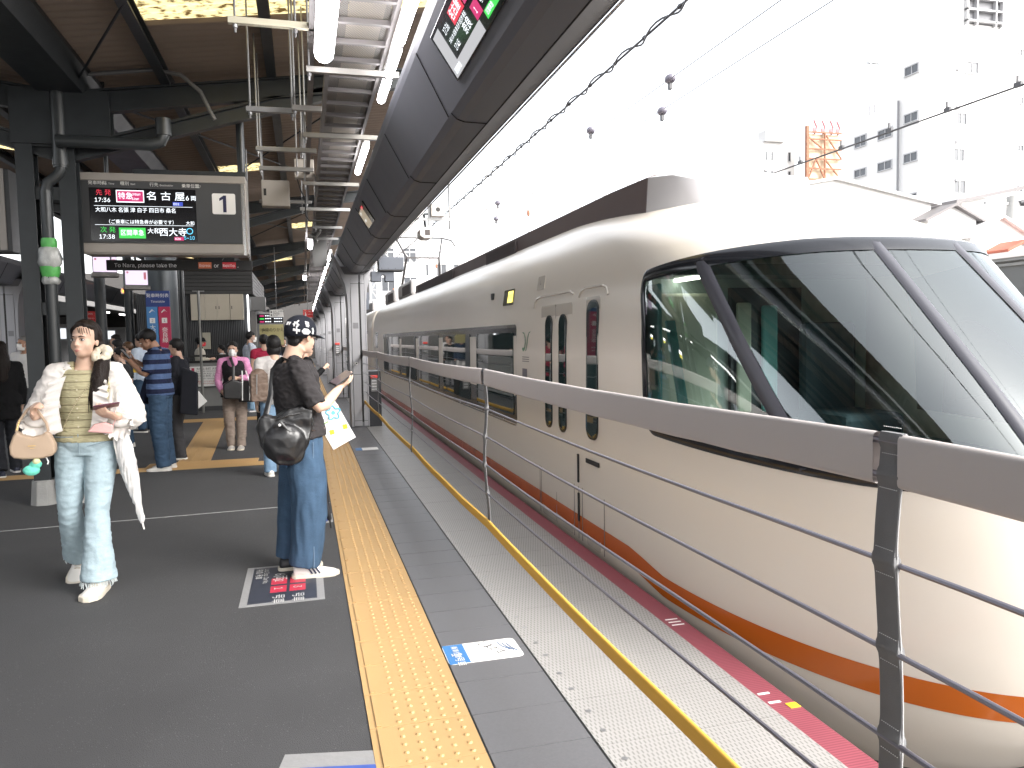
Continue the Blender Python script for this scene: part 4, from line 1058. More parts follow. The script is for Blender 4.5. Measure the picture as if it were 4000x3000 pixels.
bt('名 古 屋', .092, rowm, X + .52, .578, 1.12); bt('6', .088, rowm, X + .885, .57); bt('両', .055, rowm, X + .935, .565)
bp_(blul, X + .765, X + .86, .488, .528); bt('E01', .042, rowm, X + .77, .508, 1.05)
bp_(rowm, X + .04, X + .95, .477, .480); bt('大和八木 名張 津 白子 四日市 桑名', .052, rowm, X + .05, .437, .93)
bt('（ご乗車には特急券が必要です）', .046, rowm, X + .14, .320, .95); bt('大和', .042, rowm, X + .88, .315)
bp_(rowm, X + .04, X + .95, .290, .293)
bt('次 発', .062, grnl, X + .085, .24); bt('17:38', .078, rowm, X + .07, .175, .95)
bp_(grnl, X + .255, X + .50, .16, .265); bt('区間準急', .062, rowm, X + .268, .212, .88, y=-.0195)
bt('大和', .06, rowm, X + .515, .232); bt('西大寺', .088, rowm, X + .625, .22)
bp_(magl, X + .765, X + .855, .142, .178); bt('A26', .042, rowm, X + .77, .160, 1.0, y=-.0195)
bt('○', .085, cyl_, X + .875, .232); bt('5~10', .068, cyl_, X + .855, .17, .85)
plaque(None, .455, .68, .415, .625, -.016, 'platform_number_plate', palew, t, .004, .018)
MB().prism([(.592, .435), (.592, .605), (.568, .605), (.525, .575), (.525, .548), (.560, .568), (.560, .435)], -.019, -.0165, lambda u, v, q: (u, q, v)).build('numeral', mat('navy_ink', (.012, .014, .06), .5, var=0), t)
for x in (-.55, .72): MB().tube([(x, .13, HT - .05), (x, .13, HT + .95)], .02, 8).build('hanger_rod', dsteel, t, smooth=2)
MB().bx(-.30, .78, .1, .16, HT + .02, HT + .07).build('hanger_channel', dsteel, t)
MB().tube([(.745, .13, HT + .07), (.745, .13, HT + .95)], .035, 12).build('suspension_post', pipe_m, t, smooth=2)
# neighbouring board for the other track, only its edge in view
t2 = thing('departure_board', 'edge of another hanging departure board at the left edge of the photo', 'departure board', (-3.40, 8.55, 2.46))
MB().bx(-.70, .70, 0, .24, 0, .80).build('cabinet', bface, t2, bevel=.008); MB().bx(.60, .66, -.012, 0, .02, .80).build('side_trim', bframe, t2); MB().bx(-.66, .60, -.014, 0, .05, .74).build('face_panel', mat('board_back_grey', (.11, .11, .11), .5), t2)
MB().tube([(.3, .1, .8), (.3, .1, 1.5)], .02, 8).build('hanger_rod', dsteel, t2)
# route sign
blk = mat('sign_black', (.012, .012, .012), .4, var=.05)
t = thing('route_sign', 'long black hanging sign telling passengers to Nara to take the Express or Rapid Exp.', 'sign', (-1.325, 9.5, 2.37))
MB().bx(-.765, .78, 0, .04, 0, .115).build('panel', blk, t, bevel=.004)
gtx = mat('sign_text_grey', (.85, .85, .85), .5, var=0)
text('To Nara, please take the', .083, gtx, t, (-.685, -.003, .056), sx=.98)
for x0, x1, cc, s_ in ((.195, .335, (.60, .16, .07), 'Express'), (.455, .600, (.50, .03, .04), 'Rapid Exp.')):
    d = MB().bx(x0, x1, -.004, 0, .022, .094).build('colour_field', mat('field_' + s_.split()[0].lower(), cc, .5, var=.03), t)
    text(s_, .056, gtx, d, ((x0 + x1) / 2, -.007, .056), align='CENTER', sx=.72 if len(s_) > 8 else .82)
text('or', .083, gtx, t, (.36, -.003, .056)); text('.', .083, gtx, t, (.615, -.003, .056))
mb = MB()
for x in (-.5, -.05, .45): mb.tube([(x, .02, .115), (x + .03, .02, .16), (x, .02, .21), (x - .03, .02, .16), (x, .02, .115)], .004, 6)
mb.tube([(.76, .02, .115), (.76, .02, 1.4)], .008, 6).tube([(-.72, .02, .115), (-.72, .02, 1.4)], .008, 6); mb.build('hanging_wire_ring', galv, t)
# timetable pillar
t = thing('timetable_pillar', 'fat round dark pillar wearing the blue and red timetable sign', 'pillar', (-2.78, 17.3, 0))
MB().cyl((0, 0, 0), (0, 0, 4.2), .30, 40).build('shaft', mat('pillar_slate', (.055, .065, .072), .35, .2, var=.2, vscale=3), t, smooth=2)
t2 = thing('timetable_sign', 'tall blue and red timetable sign with arrows to platforms 2 and 1', 'sign', (-2.82, 16.97, 0))
navy = mat('sign_navy', (.020, .045, .19), .4, var=.03); lblue = mat('sign_blue', (.06, .20, .44), .4, var=.03); crim = mat('sign_crimson', (.42, .025, .08), .4, var=.03)
MB().bx(-.215, .225, -.03, .02, 2.28, 2.60).build('header', navy, t2); MB().bx(-.215, -.006, -.03, .02, 1.20, 2.278).build('blue_panel', lblue, t2); MB().bx(.006, .225, -.03, .02, 1.20, 2.278).build('crimson_panel', crim, t2)
text('発車時刻表', .085, palew, t2, (.005, -.033, 2.50), align='CENTER'); text('Timetable', .085, palew, t2, (.005, -.033, 2.385), align='CENTER', sx=.95)
for x, nn_, w_ in ((-.11, '2', '大\n阪\n方\n面'), (.115, '1', '奈\n良\n線')):
    text('↑', .17, palew, t2, (x, -.033, 2.15), align='CENTER', bold=.004)
    MB().bx(x - .05, x + .05, -.035, -.03, 1.95, 2.055).build('number_plate', palew, t2); text(nn_, .10, bface, t2, (x, -.038, 2.0), align='CENTER')
    text(w_, .115, palew, t2, (x, -.033, 1.70), align='CENTER')
text('Nara\nLine', .08, palew, t2, (.115, -.033, 1.40), align='CENTER')
# hanging advert screens
adm = glow('advert_pink_white', (.80, .66, .84), .28)
for (x, y, z, lb) in ((-3.10, 14.0, 2.72, 'nearer hanging advert screen glowing pinkish white, behind the departure board'), (-2.69, 14.3, 2.53, 'farther hanging advert screen glowing pinkish white, lower than the other')):
    t = thing('advert_screen', lb, 'display screen', (x, y, z), R(16), 'hanging advert screens')
    MB().bx(-.18, .18, 0, .10, -.01, .27).build('case', mat('screen_case_grey', (.10, .10, .11), .5), t, bevel=.004)
    MB().bx(-.17, .17, -.004, 0, .01, .26).build('lit_screen', adm, t)
    MB().bx(-.15, -.12, -.006, -.004, .20, .23).bx(.11, .15, -.006, -.004, .10, .22).build('advert_print', mat('print_rose', (.5, .2, .25), .5, emit=(.5, .1, .15, .1)), t)
    MB().bx(-.20, .20, -.10, .2, -.07, -.012).build('lower_shelf', tray_m, t)
    MB().tube([(0, .05, .27), (0, .05, 1.6)], .02, 8).build('hanger_rod', dsteel, t)
# ---------------------------------------------------------------- stairwell, kiosk, far signs
para = mat('parapet_grey', (.21, .21, .205), .5, var=.08)
t = thing('stair_parapet', 'low grey parapet round the stairwell, black rail on top', 'parapet', (0, 18.5, 0))
MB().bx(-3.35, -1.02, 0, .12, .10, 1.08).build('front_panel', para, t, bevel=.006)
MB().bx(-3.36, -1.01, -.01, .13, 0, .10).build('kick_plate', bface, t)
MB().bx(-1.14, -1.02, .12, 7.5, .10, 1.08).build('side_panel', para, t, bevel=.006)
MB().bx(-3.37, -1.0, -.02, .14, 1.08, 1.13).build('cap_rail', blk, t)
MB().tube([(-3.4, .06, 1.24), (-1.08, .06, 1.24), (-1.08, 7.5, 1.24)], .024, 10).build('hand_rail', mat('rail_dark', (.05, .05, .048), .35, .5), t, smooth=2)
mb = MB()
for i in range(7): mb.cyl((-3.3 + i * .36, .06, 1.12), (-3.3 + i * .36, .06, 1.23), .01, 6)
mb.build('baluster', bface, t)
ink = mat('ink_dark', (.05, .05, .055), .5, var=0)
t = thing('platform_sign', 'white sign on the parapet listing platforms 3 and 4 with a down arrow', 'sign', (0, 18.46, 0))
MB().bx(-2.70, -1.55, 0, .03, .55, 1.0).build('panel', palew, t, bevel=.004); MB().bx(-2.71, -1.54, .002, .034, .53, .55).build('lower_edge', bface, t)
text('3', .15, ink, t, (-2.60, -.003, .90)); text('4', .15, ink, t, (-2.60, -.003, .735)); text('↓', .15, ink, t, (-2.62, -.003, .60))
MB().bx(-2.44, -2.38, -.004, 0, .84, .97).build('line_badge', crim, t); MB().bx(-2.44, -2.38, -.004, 0, .71, .80).build('line_badge', lblue, t)
text('大阪上本町 大阪難波 尼崎', .062, ink, t, (-2.34, -.003, .945)); text('For Osaka-Uehommachi,\nAmagasaki, Kobe-Sannomiya', .056, ink, t, (-2.34, -.003, .870))
text('大阪上本町 方面', .062, ink, t, (-2.34, -.003, .785)); text('For Osaka-Uehommachi', .056, ink, t, (-2.34, -.003, .73))
text('この通路にのりばはありません\nNo exit on this passage', .046, mat('ink_red', (.42, .06, .05), .5, var=0), t, (-2.42, -.003, .64))
# sloping stair rails left of the parapet
t = thing('stair_railing', 'dark bent handrails by the stairs, left of the man in the striped polo', 'railing', (0, 17.2, 0))
mb = MB()
for dx in (0, .34):
    mb.tube([(-3.75 + dx, -1.5, .93 - dx * .7), (-3.42 + dx, -1.5, .93 - dx * .7), (-3.32 + dx, -1.5, .87 - dx * .7), (-3.0 + dx * .7, -1.5, .05)], .028, 8)
mb.build('hand_rail', blk, t, smooth=2)
mb = MB(); mb.quad((-3.75, -1.47, .05), (-3.02, -1.47, .05), (-3.34, -1.47, .84), (-3.75, -1.47, .84)).build('panel', mat('panel_pale', (.30, .30, .295), .4, var=.06), t)
MB().prism([(-4.2, .05), (-3.1, .05), (-3.1, .9), (-4.2, .72)], 1.2, 1.28, lambda u, v, q: (u, q, v)).build('side_wall', para, t)
text('EV', .14, bface, t, (-3.66, -1.475, .62))
# kiosk block with corrugated dark wall
ribm = mat('kiosk_corrugated', (.034, .035, .037), .5, .2, var=.15)
n, l, b = nodes_of(ribm)
tc = n.new('ShaderNodeTexCoord'); sp_ = n.new('ShaderNodeSeparateXYZ'); l.new(tc.outputs['Object'], sp_.inputs[0])
wv = mathn(n, l, 'SINE', mathn(n, l, 'MULTIPLY', sp_.outputs[0], 2 * pi / .045))
bpn = n.new('ShaderNodeBump'); bpn.inputs['Strength'].default_value = .8; bpn.inputs['Distance'].default_value = .012; l.new(wv, bpn.inputs['Height']); l.new(bpn.outputs[0], b.inputs['Normal'])
t = thing('kiosk', 'dark corrugated lift house with slatted upper wall, cream cupboards on its front', 'kiosk', (0, 22, 0))
MB().bx(-4.2, -1.42, .05, 6, 0, 2.83).build('corrugated_wall', ribm, t)
slat = mat('slat_dark', (.040, .039, .038), .5, var=.1)
mb = MB()
for i in range(6): mb.bx(-3.9, -1.27, -.02, 6.4, 2.83 + i * .10, 2.83 + i * .10 + .085)
mb.build('slat_cladding', slat, t)
MB().bx(-3.88, -1.29, 0, 6.3, 2.82, 3.44).build('upper_wall', mat('slat_gap', (.010, .010, .010), .8), t)
crm = mat('cupboard_cream', (.42, .375, .30), .5, var=.05)
for x0, x1 in ((-2.85, -2.50), (-2.495, -2.19), (-2.185, -1.88), (-1.865, -1.53)):
    d = MB().bx(x0, x1, -.03, .06, 2.13, 2.82).build('cupboard_door', crm, t, bevel=.004)
    if x0 != -2.85: MB().bx(x0 + (.26 if x0 < -2.3 else .03), x0 + (.28 if x0 < -2.3 else .05), -.036, -.03, 2.42, 2.50).build('pull_handle', bface, d)
MB().bx(-2.60, -2.40, -.012, .05, 1.36, 1.80).build('notice_board', mat('notice_cream', (.36, .34, .27), .5, var=.08), t)
MB().bx(-1.43, -1.395, -.01, .05, 1.82, 2.80).build('lit_tube', glow('tube_soft', (.95, .97, 1), 1.2), t)
MB().bx(-1.34, -.96, -.05, .4, 2.37, 2.74).build('grey_box', mat('grey_box_mid', (.19, .19, .19), .5, var=.06), t, bevel=.008)
MB().bx(-1.38, -1.22, -.02, .3, 0, 2.36).build('shutter_rib', mat('shutter_grey', (.17, .165, .16), .5, var=.1), t)
# drain pole in front of the kiosk
for x, y, z1, m_, lb in ((-2.16, 17.9, 2.66, mat('pole_grey', (.20, .20, .19), .4, .5), 'thin grey pole in front of the cream cupboards'), (-2.47, 17.8, 3.3, pipe_m, 'dark pipe beside the timetable pillar')):
    t = thing('service_pole', lb, 'pole', (x, y, 0))
    MB().tube([(0, 0, 0), (0, 0, z1)], .028 if z1 < 3 else .05, 10).build('pipe', m_, t, smooth=2); MB().bx(-.12, .12, -.02, .02, z1 - .02, z1).build('top_plate', galv, t)
# far line map and led board
t = thing('line_board', 'far black led departure board above a yellow notice board, left of the capped man', 'sign', (0, 23.5, 0))
MB().bx(-1.28, -.55, 0, .08, 2.05, 2.32).build('led_panel', scr_m, t)
mb = MB(); mb.bx(-1.2, -1.08, -.004, 0, 2.25, 2.29).bx(-1.2, -1.08, -.004, 0, 2.08, 2.12).build('led_field', magl, t); MB().bx(-1.2, -1.08, -.004, 0, 2.165, 2.205).build('led_field', grnl, t)
mb = MB()
for z in (2.26, 2.18, 2.09):
    for x in (-1.05, -.99, -.93, -.8, -.74, -.68, -.62): mb.bx(x, x + .04, -.004, 0, z, z + .025)
mb.build('led_lettering', rowm, t)
MB().bx(-1.22, -.55, .01, .06, 1.42, 2.02).build('notice_board', mat('notice_yellow', (.40, .36, .17), .5, var=.1), t)
text('JR線のりかえ', .13, mat('ink_brown', (.06, .05, .03), .5), t, (-1.15, -.002, 1.86), sx=.8); text('Exit  Transfer', .09, MATS['ink_brown'], t, (-1.15, -.002, 1.68), sx=.8)
t = thing('direction_sign', 'small white hanging sign with rows of print above the capped man', 'sign', (-.68, 22, 2.19))
MB().bx(-.18, .18, 0, .03, 0, .2).build('panel', palew, t); text('奈良・大和西大寺\nFor Nara\n伊勢志摩\nFor Ise', .042, ink, t, (-.09, -.002, .1)); MB().bx(-.15, -.12, -.003, 0, .03, .08).bx(-.15, -.12, -.003, 0, .11, .16).build('line_badge', ink, t)
MB().tube([(0, .015, .2), (0, .015, 1.9)], .01, 6).build('hanger_rod', galv, t)
sosw = mat('sos_white', (.7, .68, .66), .5)
def sos(x, y, z, label, s=1.):
    t = thing('emergency_sign', label, 'sign', (x, y, z))
    MB().bx(-.13 * s, .13 * s, 0, .02, 0, .21 * s).build('panel', mat('sos_crimson', (.55, .035, .035), .5, var=.05), t)
    MB().bx(-.122 * s, -.02 * s, -.003, 0, .02 * s, .195 * s).build('pictogram_field', redm, t)
    text('SOS', .055 * s, sosw, t, (.055 * s, -.004, .165 * s), align='CENTER'); text('SOS', .05 * s, sosw, t, (-.07 * s, -.005, .165 * s), align='CENTER')
    MB().prism([(-.09, .05), (-.06, .03), (-.04, .06), (-.05, .10), (-.07, .145), (-.08, .14), (-.075, .095)], -.0045, -.003, lambda u, v, q: (u * s, q, v * s)).build('hand_pictogram', sosw, t)
    text('非常ボタン', .032 * s, sosw, t, (.055 * s, -.004, .08 * s), align='CENTER', sx=.8)
    MB().tube([(0, .01, .21 * s), (0, .01, 1.6)], .008, 6).build('hanger_rod', galv, t)
sos(.15, 22, 2.17, 'red emergency SOS sign hanging right of the capped man')
sos(-4.62, 19.0, 2.02, 'red emergency SOS sign on the left, between the two slim round columns', 1.25)
# ---------------------------------------------------------------- floor markings
navyf = mat('floor_navy', (.030, .035, .05), .5, var=.15); tapeg = mat('floor_tape_grey', (.24, .24, .24), .6, var=.12, vscale=20, bump=.2, bscale=40)
t = thing('floor_sign', 'navy boarding position floor sheet edged in grey tape, under the capped man', 'floor sign', (-.175, 5.05, .0))
MB().bx(-.245, .245, -.40, .40, 0, .003).build('tape_frame', tapeg, t); MB().bx(-.20, .20, -.365, .355, .003, .005).build('sheet', navyf, t)
ftx = mat('floor_text', (.5, .5, .49), .6, var=.1); fred = mat('floor_red', (.45, .03, .06), .5)
rotf = (0, 0, -pi / 2)
for s_, x, y, sz in (('8両', .085, .20, .10), ('号車', .085, -.24, .08), ('6両', -.03, .20, .10), ('号車', -.03, -.24, .08)): text(s_, sz, ftx, t, (x, y, .0065), rotf)
for x, a, c in ((.085, '4', '3'), (-.03, '2', '1')):
    for y, s_ in ((.03, a), (-.13, c)):
        MB().bx(x - .048, x + .048, y - .06, y + .065, .005, .0062).build('number_field', fred, t); text(s_, .10, ftx, t, (x, y + .03, .0075), rotf)
text('Ltd. Exp. Car No.', .06, ftx, t, (-.115, .33, .0065), rotf); text('特急 号車', .05, ftx, t, (-.165, .33, .0065), rotf)
t = thing('floor_sticker', 'white and blue car 1 floor sticker on the granite paving', 'floor sign', (.80, 3.62, .0055))
def frect(x0, x1, y0, y1, r, z0, z1, m, nm):
    return MB().prism([(cx + r * cos(R(a)), cy + r * sin(R(a))) for cx, cy, a0 in ((x1 - r, y1 - r, 0), (x0 + r, y1 - r, 90), (x0 + r, y0 + r, 180), (x1 - r, y0 + r, 270)) for a in range(a0, a0 + 91, 18)], z0, z1, lambda u, v, q: (u, v, q)).build(nm, m, t)
frect(-.19, .18, -.13, .10, .028, 0, .0015, palew, 'sheet'); MB().bx(-.187, -.085, -.127, .097, .0015, .0022).build('blue_field', mat('floor_blue', (.04, .17, .40), .5), t)
text('乗車位置', .035, palew, t, (-.135, .075, .004), rotf); text('1', .10, palew, t, (-.135, -.005, .004), rotf); text('号車', .05, palew, t, (-.135, -.06, .004), rotf)
text('しまかぜ', .065, ink, t, (.0, .09, .0032), (0, 0, -1.05), sx=.7)
mb = MB()
for k in range(3): mb.tube([(.09 + k * .02, .06 - k * .012, .0025), (.10 + k * .02, .01 - k * .012, .0025), (.13 + k * .016, -.04 - k * .012, .0025)], .0025, 5)
mb.build('wave_print', mat('ink_blue', (.04, .10, .22), .5), t)
t = thing('floor_sticker', 'faint white floor sticker farther off on the granite paving', 'floor sign', (.84, 10.9, .0055)); MB().bx(-.10, .12, -.14, .10, 0, .0015).build('sheet', palew, t); MB().bx(-.19, -.10, -.14, .10, 0, .0012).build('blue_field', MATS['floor_blue'], t)
t = thing('floor_sticker', 'white and blue taped floor sign at the bottom edge of the photo', 'floor sign', (.02, 2.62, 0), R(-12))
MB().bx(-.20, .20, -.25, .26, 0, .003).build('tape_frame', tapeg, t); MB().bx(-.125, .17, -.25, .16, .003, .005).build('blue_field', mat('floor_royal', (.04, .08, .32), .5), t)
MB().prism([(-.10, -.2), (.15, -.2), (.15, .06), (.08, .13), (-.10, .13)], .005, .0062, lambda u, v, q: (u, v, q)).build('white_field', palew, t)
mb = MB(); mb.bx(-.06, .08, .06, .085, .0062, .0074).bx(-.06, -.03, -.2, .06, .0062, .0074).bx(.05, .08, -.1, .06, .0062, .0074).build('arrow_print', MATS['floor_royal'], t)
t = thing('floor_sticker', 'small grey floor sticker with a blue ring behind the umbrella tip', 'floor sign', (.06, 6.75, 0))
MB().prism([(-.16, -.2), (.13, -.12), (.13, .2), (-.16, .2)], 0, .003, lambda u, v, q: (u, v, q)).build('tape_frame', tapeg, t)
mb = MB(); mb.tube([(.09 * cos(R(a)), .13 * sin(R(a)), .0035) for a in range(0, 360, 20)], [(.012, .0015)] * 18, 6, closed=True); mb.build('ring_print', MATS['floor_royal'], t); MB().disc((0, 0, .0045), .035, n=16).build('ring_centre', palew, t)
# ---------------------------------------------------------------- town and tracks beyond the train (white, very bright in the photo)
ww = mat('wall_white', (.78, .77, .76), .8, var=.04, vscale=.3); wg = mat('wall_pale', (.62, .61, .60), .8, var=.05, vscale=.3)
wpane = mat('town_glass', (.06, .065, .075), .15, var=0); wfr = mat('town_frame', (.45, .45, .46), .5, var=0); roofg = mat('roof_grey_tile', (.16, .15, .15), .7, var=.2); rust = mat('rusty_steel', (.27, .12, .07), .8, var=.4, vscale=2)
def win(t, face, a, z, w, h, frame=True, panes=2):
    """face(u, v, d) -> local point of the facade; a,z lower left"""
    mb = MB()
    def q(u0, u1, v0, v1, d0, d1):
        vs = [face(u, v, d) for d in (d0, d1) for v in (v0, v1) for u in (u0, u1)]
        mb.add(vs, [(0, 2, 3, 1), (4, 5, 7, 6), (0, 1, 5, 4), (2, 6, 7, 3), (0, 4, 6, 2), (1, 3, 7, 5)])
    f_ = .07
    q(a - f_, a + w + f_, z - f_, z, -.02, .09); q(a - f_, a + w + f_, z + h, z + h + f_, -.02, .06); q(a - f_, a, z, z + h, -.02, .06); q(a + w, a + w + f_, z, z + h, -.02, .06)
    for k in range(1, panes): q(a + w * k / panes - .03, a + w * k / panes + .03, z, z + h, -.01, .04)
    o = mb.build('window', wfr, t)
    mb = MB(); mb.quad(face(a, z, .012), face(a + w, z, .012), face(a + w, z + h, .012), face(a, z + h, .012)).build('pane', wpane, o, fix=False)
    return o
# tower whose long face looks at the platform
t = thing('tower_block', 'tall white tower block at the right edge with small windows and a grey balcony frame', 'building', (0, 0, 0))
MB().bx(40.9, 58, 44, 46, -1.2, 34).build('wall', ww, t)
fx_ = lambda u, v, d: (u, 44 - d, v); fy_ = lambda u, v, d: (40.9 - d, u, v)
for a, z, w, h in ((44.75, 19.0, .93, .73), (43.95, 15.5, .83, .73), (43.8, 13.0, .8, .8), (43.85, 10.8, .9, .85), (43.75, 8.4, .9, .85), (49.5, 17.2, .5, .4), (49.3, 13.9, .5, .4), (49.3, 11.05, .5, .4), (49.3, 20.5, .5, .4)): win(t, fx_, a, z, w, h)
for z in (18.9, 15.7, 13.0, 10.2): win(t, fy_, 44.15, z, 1.15, .55)
mb = MB()
for k in range(4): mb.bx(44.5, 47.6, 43.7, 44.0, 22.4 + k * .75, 22.52 + k * .75)
for x in (44.5, 45.3, 46.9, 47.5): mb.bx(x, x + .1, 43.7, 44, 22.2, 26)
mb.build('balcony_frame', wfr, t); MB().bx(44.6, 47.5, 43.98, 44.02, 22.3, 26).build('balcony_recess', mat('recess_grey', (.2, .2, .21), .8), t)
mb = MB()
for z in (14.6, 17.2, 12.3, 9.7): mb.bx(43.9, 44.1, 43.8, 44, z + 1.9, z + 2.15)
mb.build('vent_hood_slat', wfr, t)
t = thing('apartment_house', 'lower white apartment house with dark sliding windows, left of the long drainpipe', 'building', (0, 0, 0))
MB().bx(40.88, 45, 46.002, 51.8, -1.2, 17.9).build('wall', ww, t)
fa_ = lambda u, v, d: (40.88 - d, u, v)
for y, z, w, h in ((49.1, 15.2, 1.15, .75), (46.5, 15.2, 1.3, .6), (49.1, 13.0, 1.15, .5), (46.5, 12.95, 1.3, .55), (49.1, 10.4, 1.15, .6), (46.5, 10.4, 1.3, .6)): win(t, fa_, y, z, w, h)
MB().tube([(40.74, 45.75, 0), (40.74, 45.75, 17.4)], .075, 8).build('drainpipe', mat('drain_grey', (.22, .22, .23), .5), t, smooth=2)
mb = MB(); mb.tube([(41.5, 49.5, 17.9), (41.5, 49.5, 19.1)], .05, 6).tube([(41.2, 49, 18.8), (41.9, 50, 19.1)], .04, 6).build('roof_aerial', wfr, t)
t = thing('hotel_sign', 'tall pale blue vertical rooftop sign high on the right', 'sign', (37.6, 44.6, 0))
MB().bx(-.35, .75, 0, .3, 19.4, 27).build('panel', mat('sign_pale', (.8, .84, .86), .6, var=0), t)
text('レ\nビ\nル', 1.7, mat('sign_sky_blue', (.25, .50, .62), .5, var=0), t, (.2, -.02, 23.2), align='CENTER'); MB().tube([(-.1, .1, 16), (-.1, .1, 19.4)], .06, 6).tube([(.3, .1, 16.2), (.3, .1, 19.4)], .06, 6).build('support_leg_frame', wfr, t)
# rusty billboard frame
t = thing('billboard_frame', 'rusty orange back of a rooftop billboard with cross braces', 'billboard', (50.7, 70, 0))
mb = MB(); 
for z in (17.2, 18.3, 19.3, 20.3, 21.3, 22.0): mb.bar((0.3, 0, z), (4.6, 0, z), .14)
mb.bar((.35, 0, 16.5), (.35, 0, 22.6), .3).bar((2.5, 0, 17), (2.5, 0, 22), .16)
for a, c in (((.5, 17.2), (1.5, 19.4)), ((2.5, 17.2), (1.4, 19.4)), ((2.6, 21.8), (4.5, 19.4)), ((2.6, 19.2), (4.5, 17.2)), ((.5, 21.5), (2.3, 20.3))): mb.bar((a[0], 0, a[1]), (c[0], 0, c[1]), .12)
mb.build('brace_lattice', rust, t); MB().bx(.4, 4.6, .3, .4, 16.8, 21.9).build('panel', mat('billboard_cream', (.62, .50, .36), .8, var=.2, vscale=.8), t)
mb = MB()
for x in (1.4, 2.4, 3.4, 4.2): mb.tube([(x, .2, 21.9), (x + .25, .2, 22.6), (x - .1, .2, 23.3)], .10, 6).ell((x, .2, 22.3), .3, .08, .3, 10, 6)
mb.build('top_ornament', mat('ornament_pink', (.42, .16, .17), .7), t)
t = thing('far_tower', 'pale distant tower block left of the rusty billboard', 'building'); MB().bx(46.5, 51, 72, 80, -1.2, 21.3).build('wall', ww, t)
fz_ = lambda u, v, d: (u, 72 - d, v)
for i in range(4):
    for u in (47.4, 48.1, 50.2): win(t, fz_, u, 13.4 + i * 2.0, .25, .9, panes=1)
MB().bx(47.2, 49.6, 71.5, 73, 21.3, 22.4).build('roof_house', wg, t)
# houses beside the line
def house(x0, x1, y0, y1, ze, zr, label, wm=ww, rm=roofg, axis='y'):
    t = thing('house', label, 'house', ((x0 + x1) / 2, y0, 0)); mx_ = (x1 - x0) / 2; L = y1 - y0
    MB().prism([(-mx_, -1.2), (mx_, -1.2), (mx_, ze), (0, zr), (-mx_, ze)], 0, L, lambda u, v, q: (u, q, v)).build('wall', wm, t)
    ov = .35; k = (zr - ze) / mx_
    MB().prism([(-mx_ - ov, ze - ov * k), (0, zr), (mx_ + ov, ze - ov * k), (mx_ + ov, ze - ov * k + .12), (0, zr + .12), (-mx_ - ov, ze - ov * k + .12)], -.25, L, lambda u, v, q: (u, q, v + .003)).build('roof', rm, t)
    return t
rw = mat('roof_pale', (.66, .65, .65), .6, var=.05)
house(18.0, 28.6, 30, 40, 7.3, 8.25, 'wide white house with a low pale gable roof behind the train roof', ww, rw)
h = house(27.5, 30.2, 29, 34, 6.45, 7.05, 'small house with a grey tiled roof, right of the wide white gable'); 
h = house(29.4, 32.6, 28.5, 33, 5.7, 6.5, 'small white house whose roof slopes down to the right, near the balcony railing', ww, rw)
h = house(30.4, 31.8, 27.4, 29, 4.95, 5.25, 'little red tiled roof below the balcony railing', ww, mat('roof_red_tile', (.36, .10, .06), .7, var=.2))
t = thing('balcony_railing', 'dark balcony railing above the red tiled roof', 'railing', (0, 29.2, 0))
mb = MB()
for i in range(14): mb.bx(29.6 + i * .15, 29.63 + i * .15, 0, .03, 4.9 + i * .0, 5.8)
mb.bar((29.4, .015, 5.8), (31.8, .015, 5.85), .05).build('bar_grating', dsteel, t)
t = thing('utility_pole', 'pale concrete utility pole with a crossarm at the right edge', 'pole', (32.8, 29.5, 0))
MB().tube([(0, 0, -1.2), (0, 0, 7.7)], .24, 12).build('shaft', conc, t, smooth=2); MB().bar((-1.6, 0, 7.35), (1.2, 0, 7.35), .12).build('crossarm', galv, t); MB().ell((.7, 0, 7.4), .35, .2, .16, 10, 6).build('insulator', ink, t)
t = thing('house', 'far right house with a dark window behind the utility pole', 'house', (36, 33, 0)); MB().bx(-2.6, 4, 0, 6, -1.2, 8.3).build('wall', ww, t); MB().bx(-1.4, -.3, -.05, .02, 5.7, 7.2).build('window', wpane, t); MB().prism([(-3.2, 7.9), (4.5, 9.4), (4.5, 9.6), (-3.2, 8.1)], -.3, 6, lambda u, v, q: (u, q, v)).build('roof', roofg, t)
# grey wall of the opposite platform
t = thing('opposite_wall', 'long plain grey wall with a stepped cornice beyond the train nose', 'wall', (8.6, 0, 0))
MB().bx(0, .3, -20, 9.2, -1.2, 2.36).build('wall_face', mat('wall_slate', (.115, .125, .13), .6, var=.05), t)
MB().bx(-.06, .36, -20, 9.25, 2.36, 2.40).bx(-.03, .33, -20, 9.22, 2.30, 2.335).build('cornice', mat('cornice_grey', (.22, .23, .235), .5), t)
MB().bx(-.08, .5, -20, 9.25, 2.40, 2.47).build('coping', ww, t)
# more white buildings behind the gantry
for i, (x0, x1, y, h_, lb) in enumerate(((6.5, 11, 70, 14, 'pale apartment block with grey balconies behind the security camera'), (12, 20, 85, 12, 'wide pale block behind the catenary gantry'), (5.6, 8.0, 95, 7, 'low pale building past the end of the train'), (21, 30, 90, 10, 'low white block behind the train roof'))):
    t = thing('apartment_block', lb, 'building'); MB().bx(x0, x1, y, y + 8, -1.2, h_).build('wall', ww, t)
    ff = lambda u, v, d, y=y: (u, y - d, v)
    for k in range(int((h_ - 4) / 2.6)):
        for u in range(int((x1 - x0) / 2)): win(t, ff, x0 + .5 + u * 2, 3.2 + k * 2.6, 1.1, 1.2)
